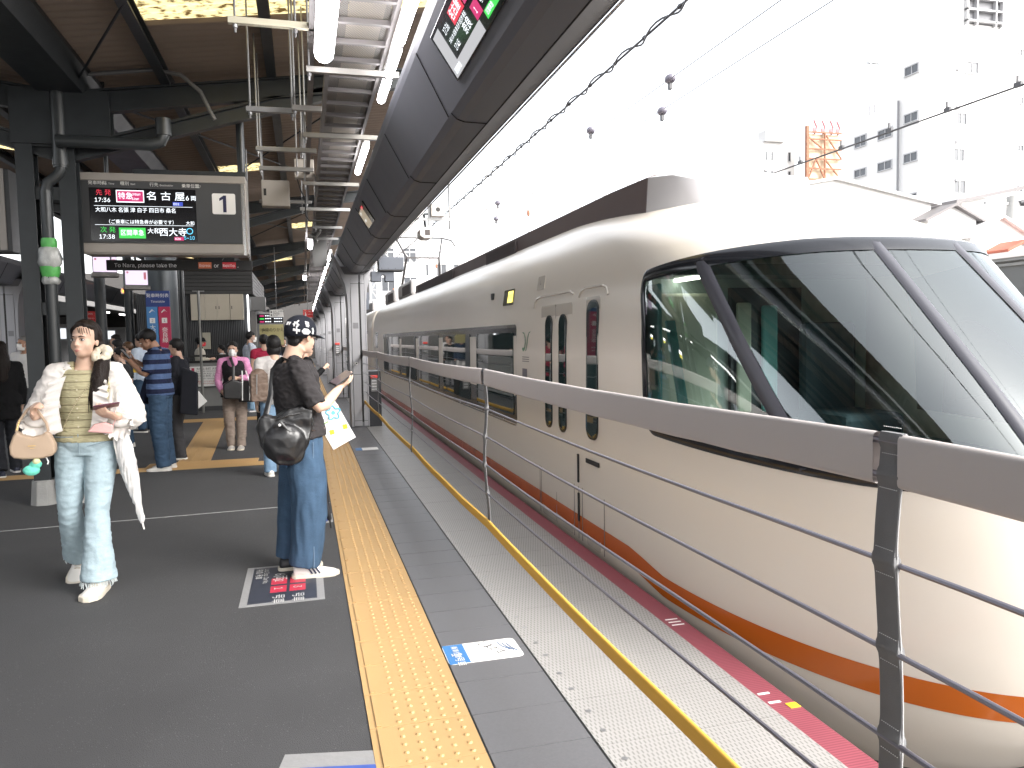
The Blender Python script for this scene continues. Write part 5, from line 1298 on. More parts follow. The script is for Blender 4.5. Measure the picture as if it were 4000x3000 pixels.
# catenary gantry
gpale = mat('gantry_pale', (.40, .39, .38), .6, .2, var=.15)
def gantry(y, label, x0=6.2, x1=14.5, ztop=9.2):
    t = thing('catenary_gantry', label, 'gantry', (0, y, 0), group='catenary gantries over the tracks')
    def mast(x):
        mb = MB()
        for dx in (-.3, .3): mb.bar((x + dx, 0, -1.2), (x + dx, 0, ztop + 2), .09)
        k = -1.0; s_ = 1
        while k < ztop + 1.6: mb.bar((x - .3 * s_, 0, k), (x + .3 * s_, 0, k + .8), .05); mb.bar((x - .3, 0, k), (x + .3, 0, k), .05); k += .8; s_ = -s_
        return mb.build('lattice_mast', gpale, t)
    mast(x0); mast(x1)
    mb = MB()
    for z in (ztop, ztop - .9): mb.bar((x0 - .6, 0, z), (x1 + .6, 0, z), .12)
    k = x0; s_ = 1
    while k < x1: mb.bar((k, 0, ztop - .45 - .45 * s_), (k + .8, 0, ztop - .45 + .45 * s_), .06); k += .8; s_ = -s_
    mb.build('truss_lattice', gpale, t)
    mb = MB()
    for x in (x0 + 2, x0 + 5): mb.tube([(x, 0, ztop - .9), (x, 0, 5.2)], .05, 6).bar((x - .8, 0, 5.2), (x + .8, 0, 5.2), .05)
    mb.build('drop_arm', gpale, t)
    mb = MB()
    for x in (x0 + 2, x0 + 5): mb.ell((x - .5, 0, 5.35), .09, .09, .2, 8, 6).ell((x, 0, ztop - 1.1), .09, .09, .2, 8, 6)
    mb.build('insulator', rust, t)
gantry(40, 'nearest catenary gantry beyond the security camera', 9.9, 18)
gantry(62, 'farther catenary gantry seen above the train roof', 5.6, 13, 8.4)
# overhead wires
wr = mat('wire_dark', (.05, .05, .055), .5, var=0)
def wire(x, z, y0, y1, r, label, clips=None, sag=0.):
    t = thing('overhead_wire', label, 'wire', (x, 0, z), group='overhead wires above the tracks')
    N = 60; pts = [(0, y0 + (y1 - y0) * i / N, sag * (2 * i / N - 1) ** 2) for i in range(N + 1)]
    MB().tube(pts, r, 6).build('conductor', wr, t, smooth=2)
    return t
t = wire(3.4, 4.50, -6, 90, .012, 'twisted feeder wire closest to the canopy edge')
mb = MB(); y = 1.; k = 0
while y < 40: mb.tube([(.035 * cos(k), y, .035 * sin(k)), (.035 * cos(k + .7), y + .09, .035 * sin(k + .7))], .010, 5); y += .09; k += .7
mb.build('spiral_binding', wr, t)
mb = MB(); y = 2.
while y < 40: mb.ell((0, y, 0), .022, .05, .022, 8, 5); y += .75
mb.build('hanger_clip', wr, t)
wire(4.62, 4.77, -6, 90, .005, 'upper thin wire crossing the white sky'); wire(5.05, 4.72, -6, 90, .005, 'lower thin wire crossing the white sky')
t = wire(8.4, 4.42, -4, 90, .013, 'thick wire with clips passing in front of the apartment house')
mb = MB(); y = 5.4
while y < 26: mb.bx(-.02, .02, y - .05, y + .05, -.01, .05); mb.bx(-.012, .012, y, y + .02, .04, .13); y += 1.05
mb.build('wire_clip', wr, t)
for x, z, y, lb in ((4.62, 4.77, 9.1, 'dark insulator knob on the upper thin wire, nearest one'), (5.05, 4.70, 10.2, 'small dark clip on the lower thin wire, nearest one'), (4.62, 4.85, 11.9, 'grey hanging insulator with a round hole above the train roof'), (4.62, 4.74, 18.1, 'ring insulator on the upper wire nearer the gantry'), (5.05, 4.66, 20, 'small clip on the lower wire nearer the gantry')):
    t = thing('wire_insulator', lb, 'insulator', (x, y, z), group='insulators on the overhead wires')
    MB().ell((0, 0, 0), .07, .09, .06, 10, 8).build('porcelain', mat('insulator_violet', (.14, .13, .16), .4, var=.1), t, smooth=True); MB().bx(-.02, .02, -.03, .03, -.13, -.03).build('clamp', wr, t)
# ---------------------------------------------------------------- left side: far track and the station beyond
opm = mat('far_canopy_dark', (.045, .042, .040), .7, var=.2); opw = mat('far_station_wall', (.40, .40, .41), .6, var=.05)
t = thing('far_platform', 'platform across the left track', 'platform'); MB().bx(-22, -9.6, -8, 110, -1.24, 0).build('slab', asph, t)
t = thing('far_canopy', 'dark canopy of the platform across the left track', 'canopy'); 
MB().bx(-24, -9.2, -12, 110, 3.75, 4.0).build('roof_slab', opm, t)
MB().bx(-9.3, -9.1, -12, 110, 3.25, 3.75).build('fascia_board', mat('fascia_grey', (.22, .215, .21), .6), t)
mb = MB()
for k in range(18): mb.bx(-24, -9.3, -6 + k * 6.5, -5.85 + k * 6.5, 3.45, 3.75)
mb.build('cross_beam_rib', opm, t)
t = thing('far_station_building', 'pale station wall panels across the left track with shutters and dark openings', 'building')
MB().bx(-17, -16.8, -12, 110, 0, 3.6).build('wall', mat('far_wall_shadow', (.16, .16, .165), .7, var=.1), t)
for k in range(12):
    y = 8 + k * 6.0
    MB().bx(-14.6, -12.6, y, y + .2, 0, 2.75).build('wall_panel', opw, t)
    MB().bx(-14.0, -13.3, y - .02, y, 1.9, 2.5).build('window', mat('far_win', (.6, .62, .64), .3, emit=(.9, .95, 1, .25)), t)
lampw = glow('far_lamp_white', (1, .98, .95), 2.2); lampy = glow('far_lamp_yellow', (1, .85, .05), .9)
for k in range(9):
    t = thing('strip_light', 'lit strip light under the far left canopy, number %d from the camera' % (k + 1), 'strip light', (-10.6, 11 + k * 5, 3.30), group='strip lights across the left track')
    MB().bx(-.05, .05, 0, 2.2, -.02, .05).build('tube', lampw, t); MB().bx(-.06, .06, -.04, 2.24, .05, .1).build('housing', lamp_h, t)
for x, y, z, lb in ((-9.9, 22, 2.25, 'yellow lit sign across the left track, between the post and the slim columns'), (-9.9, 26.5, 2.3, 'small yellow lit sign left of the red emergency sign'), (-9.4, 17.5, 1.8, 'yellow lit sign at the left edge of the photo')):
    t = thing('lit_sign', lb, 'sign', (x, y, z), group='yellow lit signs across the left track')
    MB().bx(-.22, .22, 0, .06, 0, .36).build('case', lamp_h, t); MB().bx(-.2, .2, -.004, 0, .02, .16).build('lit_field', lampy, t); MB().bx(-.2, .2, -.004, 0, .18, .34).build('lit_field', lampw, t); MB().tube([(0, .03, .36), (0, .03, 1.2)], .012, 6).build('hanger_rod', galv, t)
t = thing('beacon', 'small orange lit beacon by the left gate beam', 'lamp', (-4.55, 22.5, 2.95)); MB().bx(-.08, .08, 0, .1, -.08, .08).build('case', palew, t); MB().ell((0, -.01, 0), .055, .03, .055, 12, 8).build('lens', glow('orange_lamp', (1, .25, .04), 1.2), t)
# far end of the platform
t = thing('footbridge', 'dark station footbridge closing the far end of the platform', 'footbridge', (0, 66, 0)); MB().bx(-26, 1.7, 0, 4, 0, 7).build('deck_box', opm, t); MB().bx(1.7, 5.5, 0, 4, 4.8, 7).build('span', opm, t)
# ---------------------------------------------------------------- people
def skin(name, c): 
    m = mat(name, c, .5, var=.05, vscale=9, spec=.35)
    b = m.node_tree.nodes['Principled BSDF']; b.inputs['Subsurface Weight'].default_value = .12; b.inputs['Subsurface Radius'].default_value = (.012, .005, .003); b.inputs['Subsurface Scale'].default_value = 1.
    return m
SK1 = skin('skin_fair', (.60, .40, .30)); SK2 = skin('skin_tan', (.36, .20, .13)); SK3 = skin('skin_mid', (.50, .32, .24))
hair_k = mat('hair_black', (.009, .008, .008), .48, spec=.3, var=.3, vscale=30, bump=.5, bscale=120); hair_b = mat('hair_brown', (.013, .008, .006), .5, spec=.25, var=.35, vscale=25, bump=.5, bscale=110); hair_g = mat('hair_grey', (.13, .125, .12), .5, var=.3, vscale=40); hair_br = mat('hair_chestnut', (.09, .045, .02), .4, var=.3, vscale=30)
def stretch_bump(m, sc, st, dist=.01):
    n, l, b = nodes_of(m); tc = n.new('ShaderNodeTexCoord'); mp = n.new('ShaderNodeMapping'); mp.inputs['Scale'].default_value = sc
    nz = n.new('ShaderNodeTexNoise'); nz.inputs['Scale'].default_value = 1; nz.inputs['Detail'].default_value = 4
    l.new(tc.outputs['Object'], mp.inputs[0]); l.new(mp.outputs[0], nz.inputs['Vector'])
    bp = n.new('ShaderNodeBump'); bp.inputs['Strength'].default_value = st; bp.inputs['Distance'].default_value = dist
    l.new(nz.outputs['Fac'], bp.inputs['Height']); l.new(bp.outputs[0], b.inputs['Normal']); return m
def cloth(name, c, var=.12, rough=.85, st=.5): return stretch_bump(mat(name, c, rough, var=var, vscale=9, spec=.2), (9, 9, 14), st, .012)
def stripes(name, ca, cb, period, duty, rough=.85, axis=2):
    m = cloth(name, ca); n, l, b = nodes_of(m); tc = n.new('ShaderNodeTexCoord'); sp = n.new('ShaderNodeSeparateXYZ'); l.new(tc.outputs['Object'], sp.inputs[0])
    f = mathn(n, l, 'LESS_THAN', mathn(n, l, 'FRACT', mathn(n, l, 'MULTIPLY', sp.outputs[axis], 1 / period)), duty)
    src = b.inputs['Base Color'].links[0].from_socket; mx = n.new('ShaderNodeMix'); mx.data_type = 'RGBA'; mx.inputs[7].default_value = (*cb, 1)
    l.new(f, mx.inputs[0]); l.new(src, mx.inputs[6]); l.new(mx.outputs[2], b.inputs['Base Color']); return m
V = Vector
def remesh(mb, name, mats, parent, voxel=.008, smooth=4, wr=0., wsc=(18, 18, 26), seed=0., pin=None):
    me = mb.mesh(name, True); o = bpy.data.objects.new('tmp', me); COL.objects.link(o)
    r = o.modifiers.new('r', 'REMESH'); r.mode = 'VOXEL'; r.voxel_size = voxel
    s = o.modifiers.new('s', 'SMOOTH'); s.iterations = smooth; s.factor = .5
    bpy.context.view_layer.update()
    dg = bpy.context.evaluated_depsgraph_get(); m2 = bpy.data.meshes.new_from_object(o.evaluated_get(dg)); m2.name = name
    bpy.data.objects.remove(o); bpy.data.meshes.remove(me)
    if wr:
        m2.update(); co = [v.co.copy() for v in m2.vertices]; no = [v.normal.copy() for v in m2.vertices]
        for v, c, n_ in zip(m2.vertices, co, no):
            q = V((c.x * wsc[0] + seed, c.y * wsc[1], c.z * wsc[2]))
            a = noise.noise(q); b_ = noise.noise(q * 2.1 + V((5, 3, 1)))
            k = 1. if pin is None else pin(c)
            v.co = c + n_ * wr * k * ((1 - abs(a) * 2) * .7 + b_ * .45)
    return link_mesh(m2, name, mats, parent, True)
def axes(f):
    f = V(f).normalized(); r = f.cross(V((0, 0, 1))).normalized(); return r, f, r.cross(f)
def head_shape(mb, c, f, s=1., roll=None):
    S, F, U = axes(f)
    def P(a, b, d): return c + (S * a + F * b + U * d) * s
    rot = Matrix((S, F, U)).transposed()
    def E(a, b, d, x, y, z): mb.ell(P(a, b, d), x * s, y * s, z * s, 20, 14, rot)
    E(0, -.012, .033, .073, .090, .080); E(0, .026, -.028, .060, .062, .084); E(0, .046, -.080, .036, .040, .030); E(0, .02, -.062, .052, .055, .045)
    for g in (-1, 1):
        E(g * .037, .044, -.036, .027, .028, .034); E(g * .073, -.006, -.012, .009, .018, .030)
    E(0, .070, .022, .046, .020, .014); E(0, .082, -.066, .024, .014, .016)
    mb.tube([P(0, .080, .012), P(0, .095, -.012), P(0, .103, -.030), P(0, .090, -.039)], [.007 * s, .0085 * s, .0118 * s, .009 * s], 10)
    for g in (-1, 1): mb.ell(P(g * .012, .092, -.034), .009 * s, .010 * s, .008 * s, 10, 8)
    return P
def hair_cap(c, f, s=1., inflate=.010, low=-.55, front=.30, top=.42, back_low=-1., noise_a=.006, seed=0., bias=0.):
    """shell over the skull, sunk under the skin in front of the hairline"""
    S, F, U = axes(f); mb = MB(); n, m = 48, 28; vs = []
    for i in range(m + 1):
        th = pi * i / m
        for j in range(n):
            ph = 2 * pi * j / n; d = V((sin(th) * cos(ph), sin(th) * sin(ph), cos(th)))
            r = V((.073, .092, .084)); p = V((d.x * r.x, d.y * r.y - .014, d.z * r.z + .034))
            k = inflate * (1 + .5 * max(0, d.z))
            hl = top + bias * d.x - .5 * abs(d.x) ** 1.5
            inface = d.y > front - .25 * (1 - abs(d.x)) * 0 and d.z < hl
            side_low = d.z < low and d.y > -.25
            if inface or side_low or d.z < back_low: k = -.016
            k += noise_a * noise.noise(V((d.x * 5 + seed, d.y * 5, d.z * 3))) * (k > 0)
            p += V((d.x, d.y, d.z)) * k
            vs.append(c + (S * p.x + F * p.y + U * p.z) * s)
    fs = [(i * n + j, (i + 1) * n + j, (i + 1) * n + (j + 1) % n, i * n + (j + 1) % n) for i in range(m) for j in range(n)]
    return mb.add(vs, fs)
def hand(mb, w, d, nrm, thumb, curl=(.5, .5, .4), s=1., tcurl=.3, spread=.1):
    """w wrist, d finger direction, nrm palm normal, thumb = side the thumb is on"""
    d = V(d).normalized(); nrm = V(nrm); nrm = (nrm - d * nrm.dot(d)).normalized(); side = d.cross(nrm).normalized()
    if side.dot(V(thumb)) < 0: side = -side
    pl = .082 * s
    mb.tube([w - d * .02 * s, w, w + d * pl * .5, w + d * pl], [(.026 * s, .019 * s), (.026 * s, .018 * s), (.038 * s, .015 * s), (.039 * s, .012 * s)], 12, side=side)
    for k, (off, L) in enumerate(((.029, .072), (.010, .080), (-.010, .075), (-.028, .058))):
        p = w + d * pl * (.97 - .03 * abs(k - 1)) + side * off * s; a = 0.; dd = (d + side * off * spread * 10).normalized(); pts = [p - dd * .012 * s, p]; rad = [.0095 * s, .0095 * s]
        for q, (c_, fr) in enumerate(zip(curl, (.45, .32, .23))):
            a += c_ * (1 + .12 * (k - 1)); v_ = dd * cos(a) + nrm * sin(a); p = p + v_ * L * fr * s; pts.append(p); rad.append((.0088 - .0009 * q) * s)
        mb.tube(pts, rad, 8)
    p = w + d * .022 * s + side * .022 * s; v1 = (d * .55 + side * .75 + nrm * .25).normalized(); v2 = (v1 + nrm * tcurl + d * .5).normalized(); v3 = (v2 + nrm * tcurl + d * .3).normalized()
    mb.tube([p - v1 * .01 * s, p + v1 * .035 * s, p + v1 * .035 * s + v2 * .03 * s, p + v1 * .035 * s + v2 * .03 * s + v3 * .022 * s], [.014 * s, .0115 * s, .010 * s, .0075 * s], 8)
BASE = dict(pelvis=(0, 0, .93), neckb=(0, -.01, 1.43), headc=(0, .025, 1.575), shR=(.175, -.015, 1.385), elR=(.215, -.03, 1.11), wrR=(.215, .06, .88), hipR=(.09, 0, .90), knR=(.095, .015, .50), anR=(.10, -.03, .085))
for k in list(BASE):
    if k.endswith('R'): x, y, z = BASE[k]; BASE[k[:-1] + 'L'] = (-x, y, z)
TOR_M = [(-.12, .135, .10), (0, .165, .115), (.12, .158, .112), (.3, .142, .10), (.55, .158, .115), (.78, .178, .112), (.92, .150, .085), (1.0, .075, .062)]
TOR_F = [(-.12, .135, .10), (0, .172, .118), (.12, .165, .112), (.3, .128, .092), (.58, .143, .112), (.78, .158, .102), (.92, .132, .078), (1.0, .062, .055)]
def joints(h, yaw, over=None, absw=None):
    s = h / 1.70; Rz = Matrix.Rotation(yaw, 3, 'Z'); J = {}
    src = dict(BASE); src.update(over or {})
    for k, v in src.items(): J[k] = Rz @ (V(v) * s)
    for k, v in (absw or {}).items(): J[k] = V(v)
    return J
def torso(mb, J, f, tab, inf=0., h0=-.12, h1=1.0, s=1., back=0., hemflare=0.):
    r = axes(f)[0]; P0, P1 = J['pelvis'], J['neckb']; hs_ = [t for t in tab if h0 < t[0] < h1]
    def at(h):
        for (a, x0, y0), (b, x1, y1) in zip(tab[:-1], tab[1:]):
            if a <= h <= b: q = (h - a) / (b - a); return x0 + (x1 - x0) * q, y0 + (y1 - y0) * q
        return tab[-1][1:] if h > 1 else tab[0][1:]
    hh = [h0] + [t[0] for t in hs_] + [h1]; fine = []
    for a, b in zip(hh[:-1], hh[1:]): fine += [a, (a + b) / 2]
    fine.append(hh[-1]); pts, rad = [], []
    for h in fine:
        x, y = at(h); pts.append(P0 + (P1 - P0) * h - V(f) * back); fl = hemflare * max(0, .3 - h)
        rad.append(((x + inf + fl) * s, (y + inf + fl) * s))
    mb.tube(pts, rad, 28, side=r)
def limb(mb, pts, rad, n=14, sub=4, side=None):
    """rounded limb through joints, radii interpolated"""
    P, Rr = [], []
    for i in range(len(pts) - 1):
        for k in range(sub): t = k / sub; P.append(V(pts[i]).lerp(V(pts[i + 1]), t)); Rr.append(rad[i] + (rad[i + 1] - rad[i]) * t)
    P.append(V(pts[-1])); Rr.append(rad[-1])
    for _ in range(1):
        Q = [P[0]] + [(P[i - 1] + P[i] * 2 + P[i + 1]) / 4 for i in range(1, len(P) - 1)] + [P[-1]]; P = Q
    mb.tube(P, Rr, n, side=side)
    mb.ell(P[0], Rr[0], Rr[0], Rr[0], n, 8)
def shoe(J, an, f, parent, mup, msole, s=1., toe=None, L=.27, chunky=0., accent=None):
    F = V(toe or f); F.z = F.z; F.normalize(); S = F.cross(V((0, 0, 1))).normalized(); U = S.cross(F)
    a = J[an]; base = a - U * (a.z if toe is None else .085 * s)
    base = V((a.x, a.y, a.z)) - U * .085 * s
    if toe is None: base.z = 0
    sh = []
    def ring(y, w0, h, x=0.): return y, w0, h
    prof = [(-.075, .026, .075), (-.06, .034, .088), (-.02, .038, .095), (.03, .040, .085), (.08, .046, .060), (.13, .048, .045), (.165, .040, .036), (.185, .020, .026)]
    k = L / .27 * s; mbu = MB(); vs = []; n = 14
    for (y, w_, h) in prof:
        for j in range(n):
            t = pi * j / (n - 1); vs.append(base + F * y * k + S * w_ * cos(t) * s * (1.05 + chunky) + U * (.018 + (h - .018) * max(0, sin(t)) ** .7) * s)
    m = len(prof)
    mbu.add(vs, [(i * n + j, i * n + j + 1, (i + 1) * n + j + 1, (i + 1) * n + j) for i in range(m - 1) for j in range(n - 1)] + [tuple(range(n)), tuple((m - 1) * n + j for j in range(n))] + [(i * n + n - 1, i * n, (i + 1) * n, (i + 1) * n + n - 1) for i in range(m - 1)])
    o = mbu.build('shoe', mup, parent, smooth=True)
    ms = MB(); pts = []
    for (y, w_, h) in [(-.086, .014, 0)] + prof + [(.196, .010, 0)]: pts.append((y, w_ + .004))
    ring_ = [(y, w_) for y, w_ in pts] + [(y, -w_) for y, w_ in reversed(pts)]; N = len(ring_)
    vs = [base + F * y * k + S * x * s * (1.08 + chunky) + U * z * s for z in (0, .026 + chunky * .05) for y, x in ring_]
    ms.add(vs, [tuple(range(N)), tuple(range(N, 2 * N))] + [(i, (i + 1) % N, N + (i + 1) % N, N + i) for i in range(N)]).build('sole', msole, o, bevel=.006)
    lac = MB()
    for q in range(4): y = .03 + q * .018; hh = .083 - q * .008; lac.tube([base + F * y * k + S * x_ * s + U * (hh + .004 - abs(x_) * .3) * s for x_ in (-.018, 0, .018)], .004 * s, 6)
    lac.build('lace', msole, o)
    if accent:
        ac = MB()
        for q in range(3):
            for g in (-1, 1):
                y = .035 + q * .022
                p0 = base + F * (y + .0) * k + S * g * .0445 * s * 1.05 + U * .030 * s; p1 = base + F * (y - .03) * k + S * g * .033 * s * 1.05 + U * .074 * s
                ac.bar(p0 + S * g * .003, p1 + S * g * .005, .010 * s, .004, up=S)
        ac.build('side_stripe', accent, o)
    return o
def face_bits(P, s, parent, lipc=(.42, .16, .14), full=True, hair=None):
    dk = mat('iris_dark', (.012, .008, .006), .15, var=0); wt = mat('eye_white', (.62, .58, .55), .3, var=0); lp = mat('lip_%d' % int(lipc[0] * 100), lipc, .45, var=.05)
    for g in (-1, 1):
        e = MB(); e.mat(0).ell(P(g * .031, .079, -.001), .0145 * s, .008 * s, .0062 * s, 14, 8); e.mat(1).ell(P(g * .030, .0838, -.0008), .0066 * s, .0045 * s, .0062 * s, 12, 8)
        e.mat(1).tube([P(g * .015, .0855, .001), P(g * .024, .0885, .0066), P(g * .034, .0872, .0070), P(g * .046, .077, .002)], [.0012 * s, .0019 * s, .0019 * s, .0013 * s], 6)
        e.build('eye', [wt, dk], parent, smooth=True, fix=False)
        MB().tube([P(g * .013, .0905, .0185), P(g * .028, .0905, .0235), P(g * .046, .080, .0185)], [.0026 * s, .0034 * s, .0016 * s], 8).build('eyebrow', hair or hair_b, parent, smooth=True)
    if full:
        l = MB(); l.tube([P(-.021, .0855, -.067), P(-.008, .0968, -.0640), P(0, .0975, -.0650), P(.008, .0968, -.0640), P(.021, .0855, -.067)], [.001, .0036 * s, .0034 * s, .0036 * s, .001], 8)
        l.tube([P(-.019, .0855, -.0685), P(0, .0965, -.0730), P(.019, .0855, -.0685)], [.001, .0052 * s, .001], 8); l.build('lips', lp, parent, smooth=True)
def mask(P, s, parent, m):
    mb = MB(); vs = []; nx, nz = 13, 9
    for i in range(nx):
        t = -1 + 2 * i / (nx - 1)
        for j in range(nz):
            u = j / (nz - 1); z = .008 - .108 * u; x = t * (.064 - .014 * (abs(u - .5) * 2) ** 2)
            y = .112 - .075 * t * t + .010 * sin(pi * u) - .012 * u - .010 * (1 - u) * (abs(t) > .3)
            vs.append(P(x, y + .004 * ((j % 3) == 1), z))
    mb.add(vs, [(i * nz + j, (i + 1) * nz + j, (i + 1) * nz + j + 1, i * nz + j + 1) for i in range(nx - 1) for j in range(nz - 1)])
    for g in (-1, 1): mb.tube([P(g * .063, .04, -.005), P(g * .075, .0, .012), P(g * .075, -.012, -.02), P(g * .06, .035, -.07)], .0018 * s, 5)
    o = mb.build('face_mask', m, parent, smooth=True, fix=False); return o
def person(origin, label, h, yaw, J=None, over=None, f=None, hf=None, sk=SK1, top=None, bottom=None, hair=None, sex='M', shoes=None, sleeve=.5, hands=True, vox=.009, face=True, group=None, tsub=1, hairfn=None, legs=None, wr=.006, topinf=.016, hem=-.10, curl=(.5, .5, .4), hand_spec=None, build_legs=True, head_tilt=0., neckw=.052):
    root = thing('person', label, 'person', origin, 0., group); s = h / 1.70
    if J is None: J = joints(h, yaw, over)
    f = V(f or (-sin(yaw), cos(yaw), 0)); hf = V(hf or f); hf.z += head_tilt
    tab = TOR_M if sex == 'M' else TOR_F
    b = MB(); P = head_shape(b, J['headc'], hf, s); Hu = axes(hf)[2]
    torso(b, J, f, tab, -.004, s=s); b.tube([J['neckb'] - (J['headc'] - J['neckb']) * .2, J['neckb'].lerp(J['headc'], .45) - V(hf) * .012 * s, J['headc'] - Hu * .06 * s - V(hf) * .012 * s], [.062 * s, neckw * s, neckw * s], 16)
    for g in 'RL':
        limb(b, [J['sh' + g], J['el' + g], J['wr' + g]], [.050 * s, .040 * s, .026 * s])
        if hands:
            hs_ = (hand_spec or {}).get(g, {}); fd = J['wr' + g] - J['el' + g]
            nrm = V(hs_.get('nrm', V(f) * .3 + axes(f)[0] * (-1 if g == 'R' else 1))); 
            hand(b, J['wr' + g], hs_.get('dir', fd), nrm, hs_.get('thumb', f), hs_.get('curl', curl), s, hs_.get('tcurl', .3))
        if build_legs: limb(b, [J['hip' + g], J['kn' + g], J['an' + g]], [.078 * s, .052 * s, .036 * s])
    remesh(b, 'body', sk, root, min(vox, .0065) if face else vox, 3)
    # top
    if top:
        t = MB(); torso(t, J, f, tab, topinf, hem, .965, s, hemflare=.02)
        for g in 'RL':
            a, c, w = J['sh' + g], J['el' + g], J['wr' + g]
            if sleeve <= .55: limb(t, [a, a.lerp(c, sleeve / .5)], [.064 * s, .060 * s])
            else: limb(t, [a, c, c.lerp(w, (sleeve - .5) / .5)], [.064 * s, .054 * s, .044 * s])
            t.tube([J['neckb'].lerp(a, .25), a], [.05 * s, .062 * s], 12)
        remesh(t, 'shirt', top, root, vox, 3, wr, seed=origin[0] * 3)
    if bottom and build_legs:
        t = MB(); torso(t, J, f, tab, .010, -.14, .16, s)
        rr_ = legs or (.098, .080, .072, .070)
        for g in 'RL':
            hp, kn, an = J['hip' + g], J['kn' + g], J['an' + g]
            limb(t, [hp + V((0, 0, -.02)), kn, kn.lerp(an, .5), an + V((0, 0, -.035 * s))], [rr_[0] * s, rr_[1] * s, rr_[2] * s, rr_[3] * s], 18)
        remesh(t, 'trousers', bottom, root, vox, 3, wr * 1.2, (13, 13, 22), seed=origin[1])
    if shoes and build_legs:
        for g in 'RL': shoe(J, 'an' + g, f, root, shoes[0], shoes[1], s)
    if hairfn: hairfn(J, P, s, root, hf)
    elif hair: 
        hb = hair_cap(J['headc'], hf, s, low=-.45, front=.32, top=.45, seed=origin[0]); hb.build('hair', hair, root, smooth=True)
    if face: face_bits(P, s, root, hair=hair)
    root['h'] = h
    return root, J, P, s
wsh = mat('shoe_white', (.66, .64, .60), .5, var=.06); wsole = mat('sole_cream', (.58, .53, .44), .6, var=.08); ksh = mat('shoe_black', (.02, .02, .022), .5, var=.1); gsh = mat('shoe_silver', (.36, .34, .32), .35, var=.2)
den = cloth('denim_blue', (.044, .080, .132), .35, .85, .7); den_l = cloth('denim_light', (.34, .43, .47), .22, .85, .6); den_d = cloth('denim_dark', (.038, .070, .118), .3, .85, .7)
for m_ in (den, den_l, den_d):                         # fine diagonal twill and faded blotches
    n, l, b = nodes_of(m_); src = b.inputs['Base Color'].links[0].from_socket; tc = n.new('ShaderNodeTexCoord'); nz = n.new('ShaderNodeTexNoise'); nz.inputs['Scale'].default_value = 620; nz.inputs['Detail'].default_value = 2
    mp = n.new('ShaderNodeMapping'); mp.inputs['Scale'].default_value = (1, 1, .22); l.new(tc.outputs['Object'], mp.inputs[0]); l.new(mp.outputs[0], nz.inputs['Vector'])
    mx = n.new('ShaderNodeMix'); mx.data_type = 'RGBA'; mx.blend_type = 'MULTIPLY'; mx.inputs[0].default_value = .55; l.new(src, mx.inputs[6]); l.new(nz.outputs['Color'], mx.inputs[7])
    bw = n.new('ShaderNodeMapRange'); bw.inputs[1].default_value = .3; bw.inputs[2].default_value = .7; bw.inputs[3].default_value = .8; bw.inputs[4].default_value = 1.2; l.new(nz.outputs['Fac'], bw.inputs[0])
    cm = n.new('ShaderNodeCombineXYZ'); [l.new(bw.outputs[0], cm.inputs[i]) for i in range(3)]; l.new(cm.outputs[0], mx.inputs[7]); l.new(mx.outputs[2], b.inputs['Base Color'])
def body_vest_bits(): pass
# ======== woman in the white ruffled blouse, walking towards the camera
WO = V((-1.335, 5.36, 0))
def w_(x, y, z): return V((x, y, z)) - WO
fW = V((-.12, -1, 0)).normalized(); hW = V((-.30, -.95, .04)).normalized()
JW = dict(pelvis=w_(-1.345, 5.36, .93), neckb=w_(-1.335, 5.37, 1.405), headc=w_(-1.315, 5.335, 1.575), shR=w_(-1.495, 5.37, 1.365), shL=w_(-1.175, 5.39, 1.365),
          elR=w_(-1.60, 5.40, 1.12), wrR=w_(-1.578, 5.20, 1.125), elL=w_(-1.085, 5.38, 1.09), wrL=w_(-1.135, 5.17, 1.105),
          hipR=w_(-1.43, 5.36, .90), hipL=w_(-1.26, 5.36, .90), knR=w_(-1.46, 5.35, .50), knL=w_(-1.285, 5.27, .50), anR=w_(-1.485, 5.62, .15), anL=w_(-1.29, 5.24, .085))
wroot, _, PW, sW = person(WO, 'woman in an open white ruffled blouse and flared pale jeans walking towards the camera', 1.66, 0, JW, f=fW, hf=hW, sk=SK1, sex='F', vox=.007, hands=True,
    hand_spec={'R': dict(dir=(.1, -.55, .8), nrm=(.9, -.3, .1), thumb=(.5, -1, .6), curl=(.9, .9, .6)), 'L': dict(dir=(-.55, -.7, .35), nrm=(-.3, .2, 1), thumb=(-.4, .4, .6), curl=(.45, .6, .4), tcurl=.5)}, face=True)
vest_m = stripes('vest_pistachio', (.44, .40, .25), (.22, .19, .11), .047, .14); stretch_bump(vest_m, (16, 16, 90), .8, .01)
blouse_m = cloth('blouse_white', (.70, .665, .63), .04, .9, .5)
t = MB(); torso(t, JW, fW, TOR_F, .016, .03, .96, sW)
for g in 'RL': t.tube([JW['neckb'].lerp(JW['sh' + g], .3), JW['neckb'].lerp(JW['sh' + g], .72)], [.055, .06], 12)
vo_ = remesh(t, 'vest', vest_m, wroot, .006, 3, .004, (22, 22, 60), 3.)
rW = axes(fW)[0]
mb = MB()
for k in range(7): p = JW['pelvis'].lerp(JW['neckb'], .12 + k * .12); mb.disc(p + fW * (.128 if k > 2 else .118), .0055, fW, 8)
mb.build('button', mat('button_cream', (.6, .55, .4), .4, var=0), vo_)
t = MB(); torso(t, JW, fW, TOR_F, .030, .10, .95, sW, back=.034)
for g, e in (('R', 1), ('L', -1)):
    a, c, w = JW['sh' + g], JW['el' + g], JW['wr' + g]
    limb(t, [a, a.lerp(c, .5), c, c.lerp(w, .45), c.lerp(w, .78)], [.070, .082, .092, .082, .066], 18)
    t.tube([JW['neckb'].lerp(a, .35), a], [.052, .068], 12)
bo = remesh(t, 'blouse', blouse_m, wroot, .0065, 2, .010, (15, 15, 20), 7.)
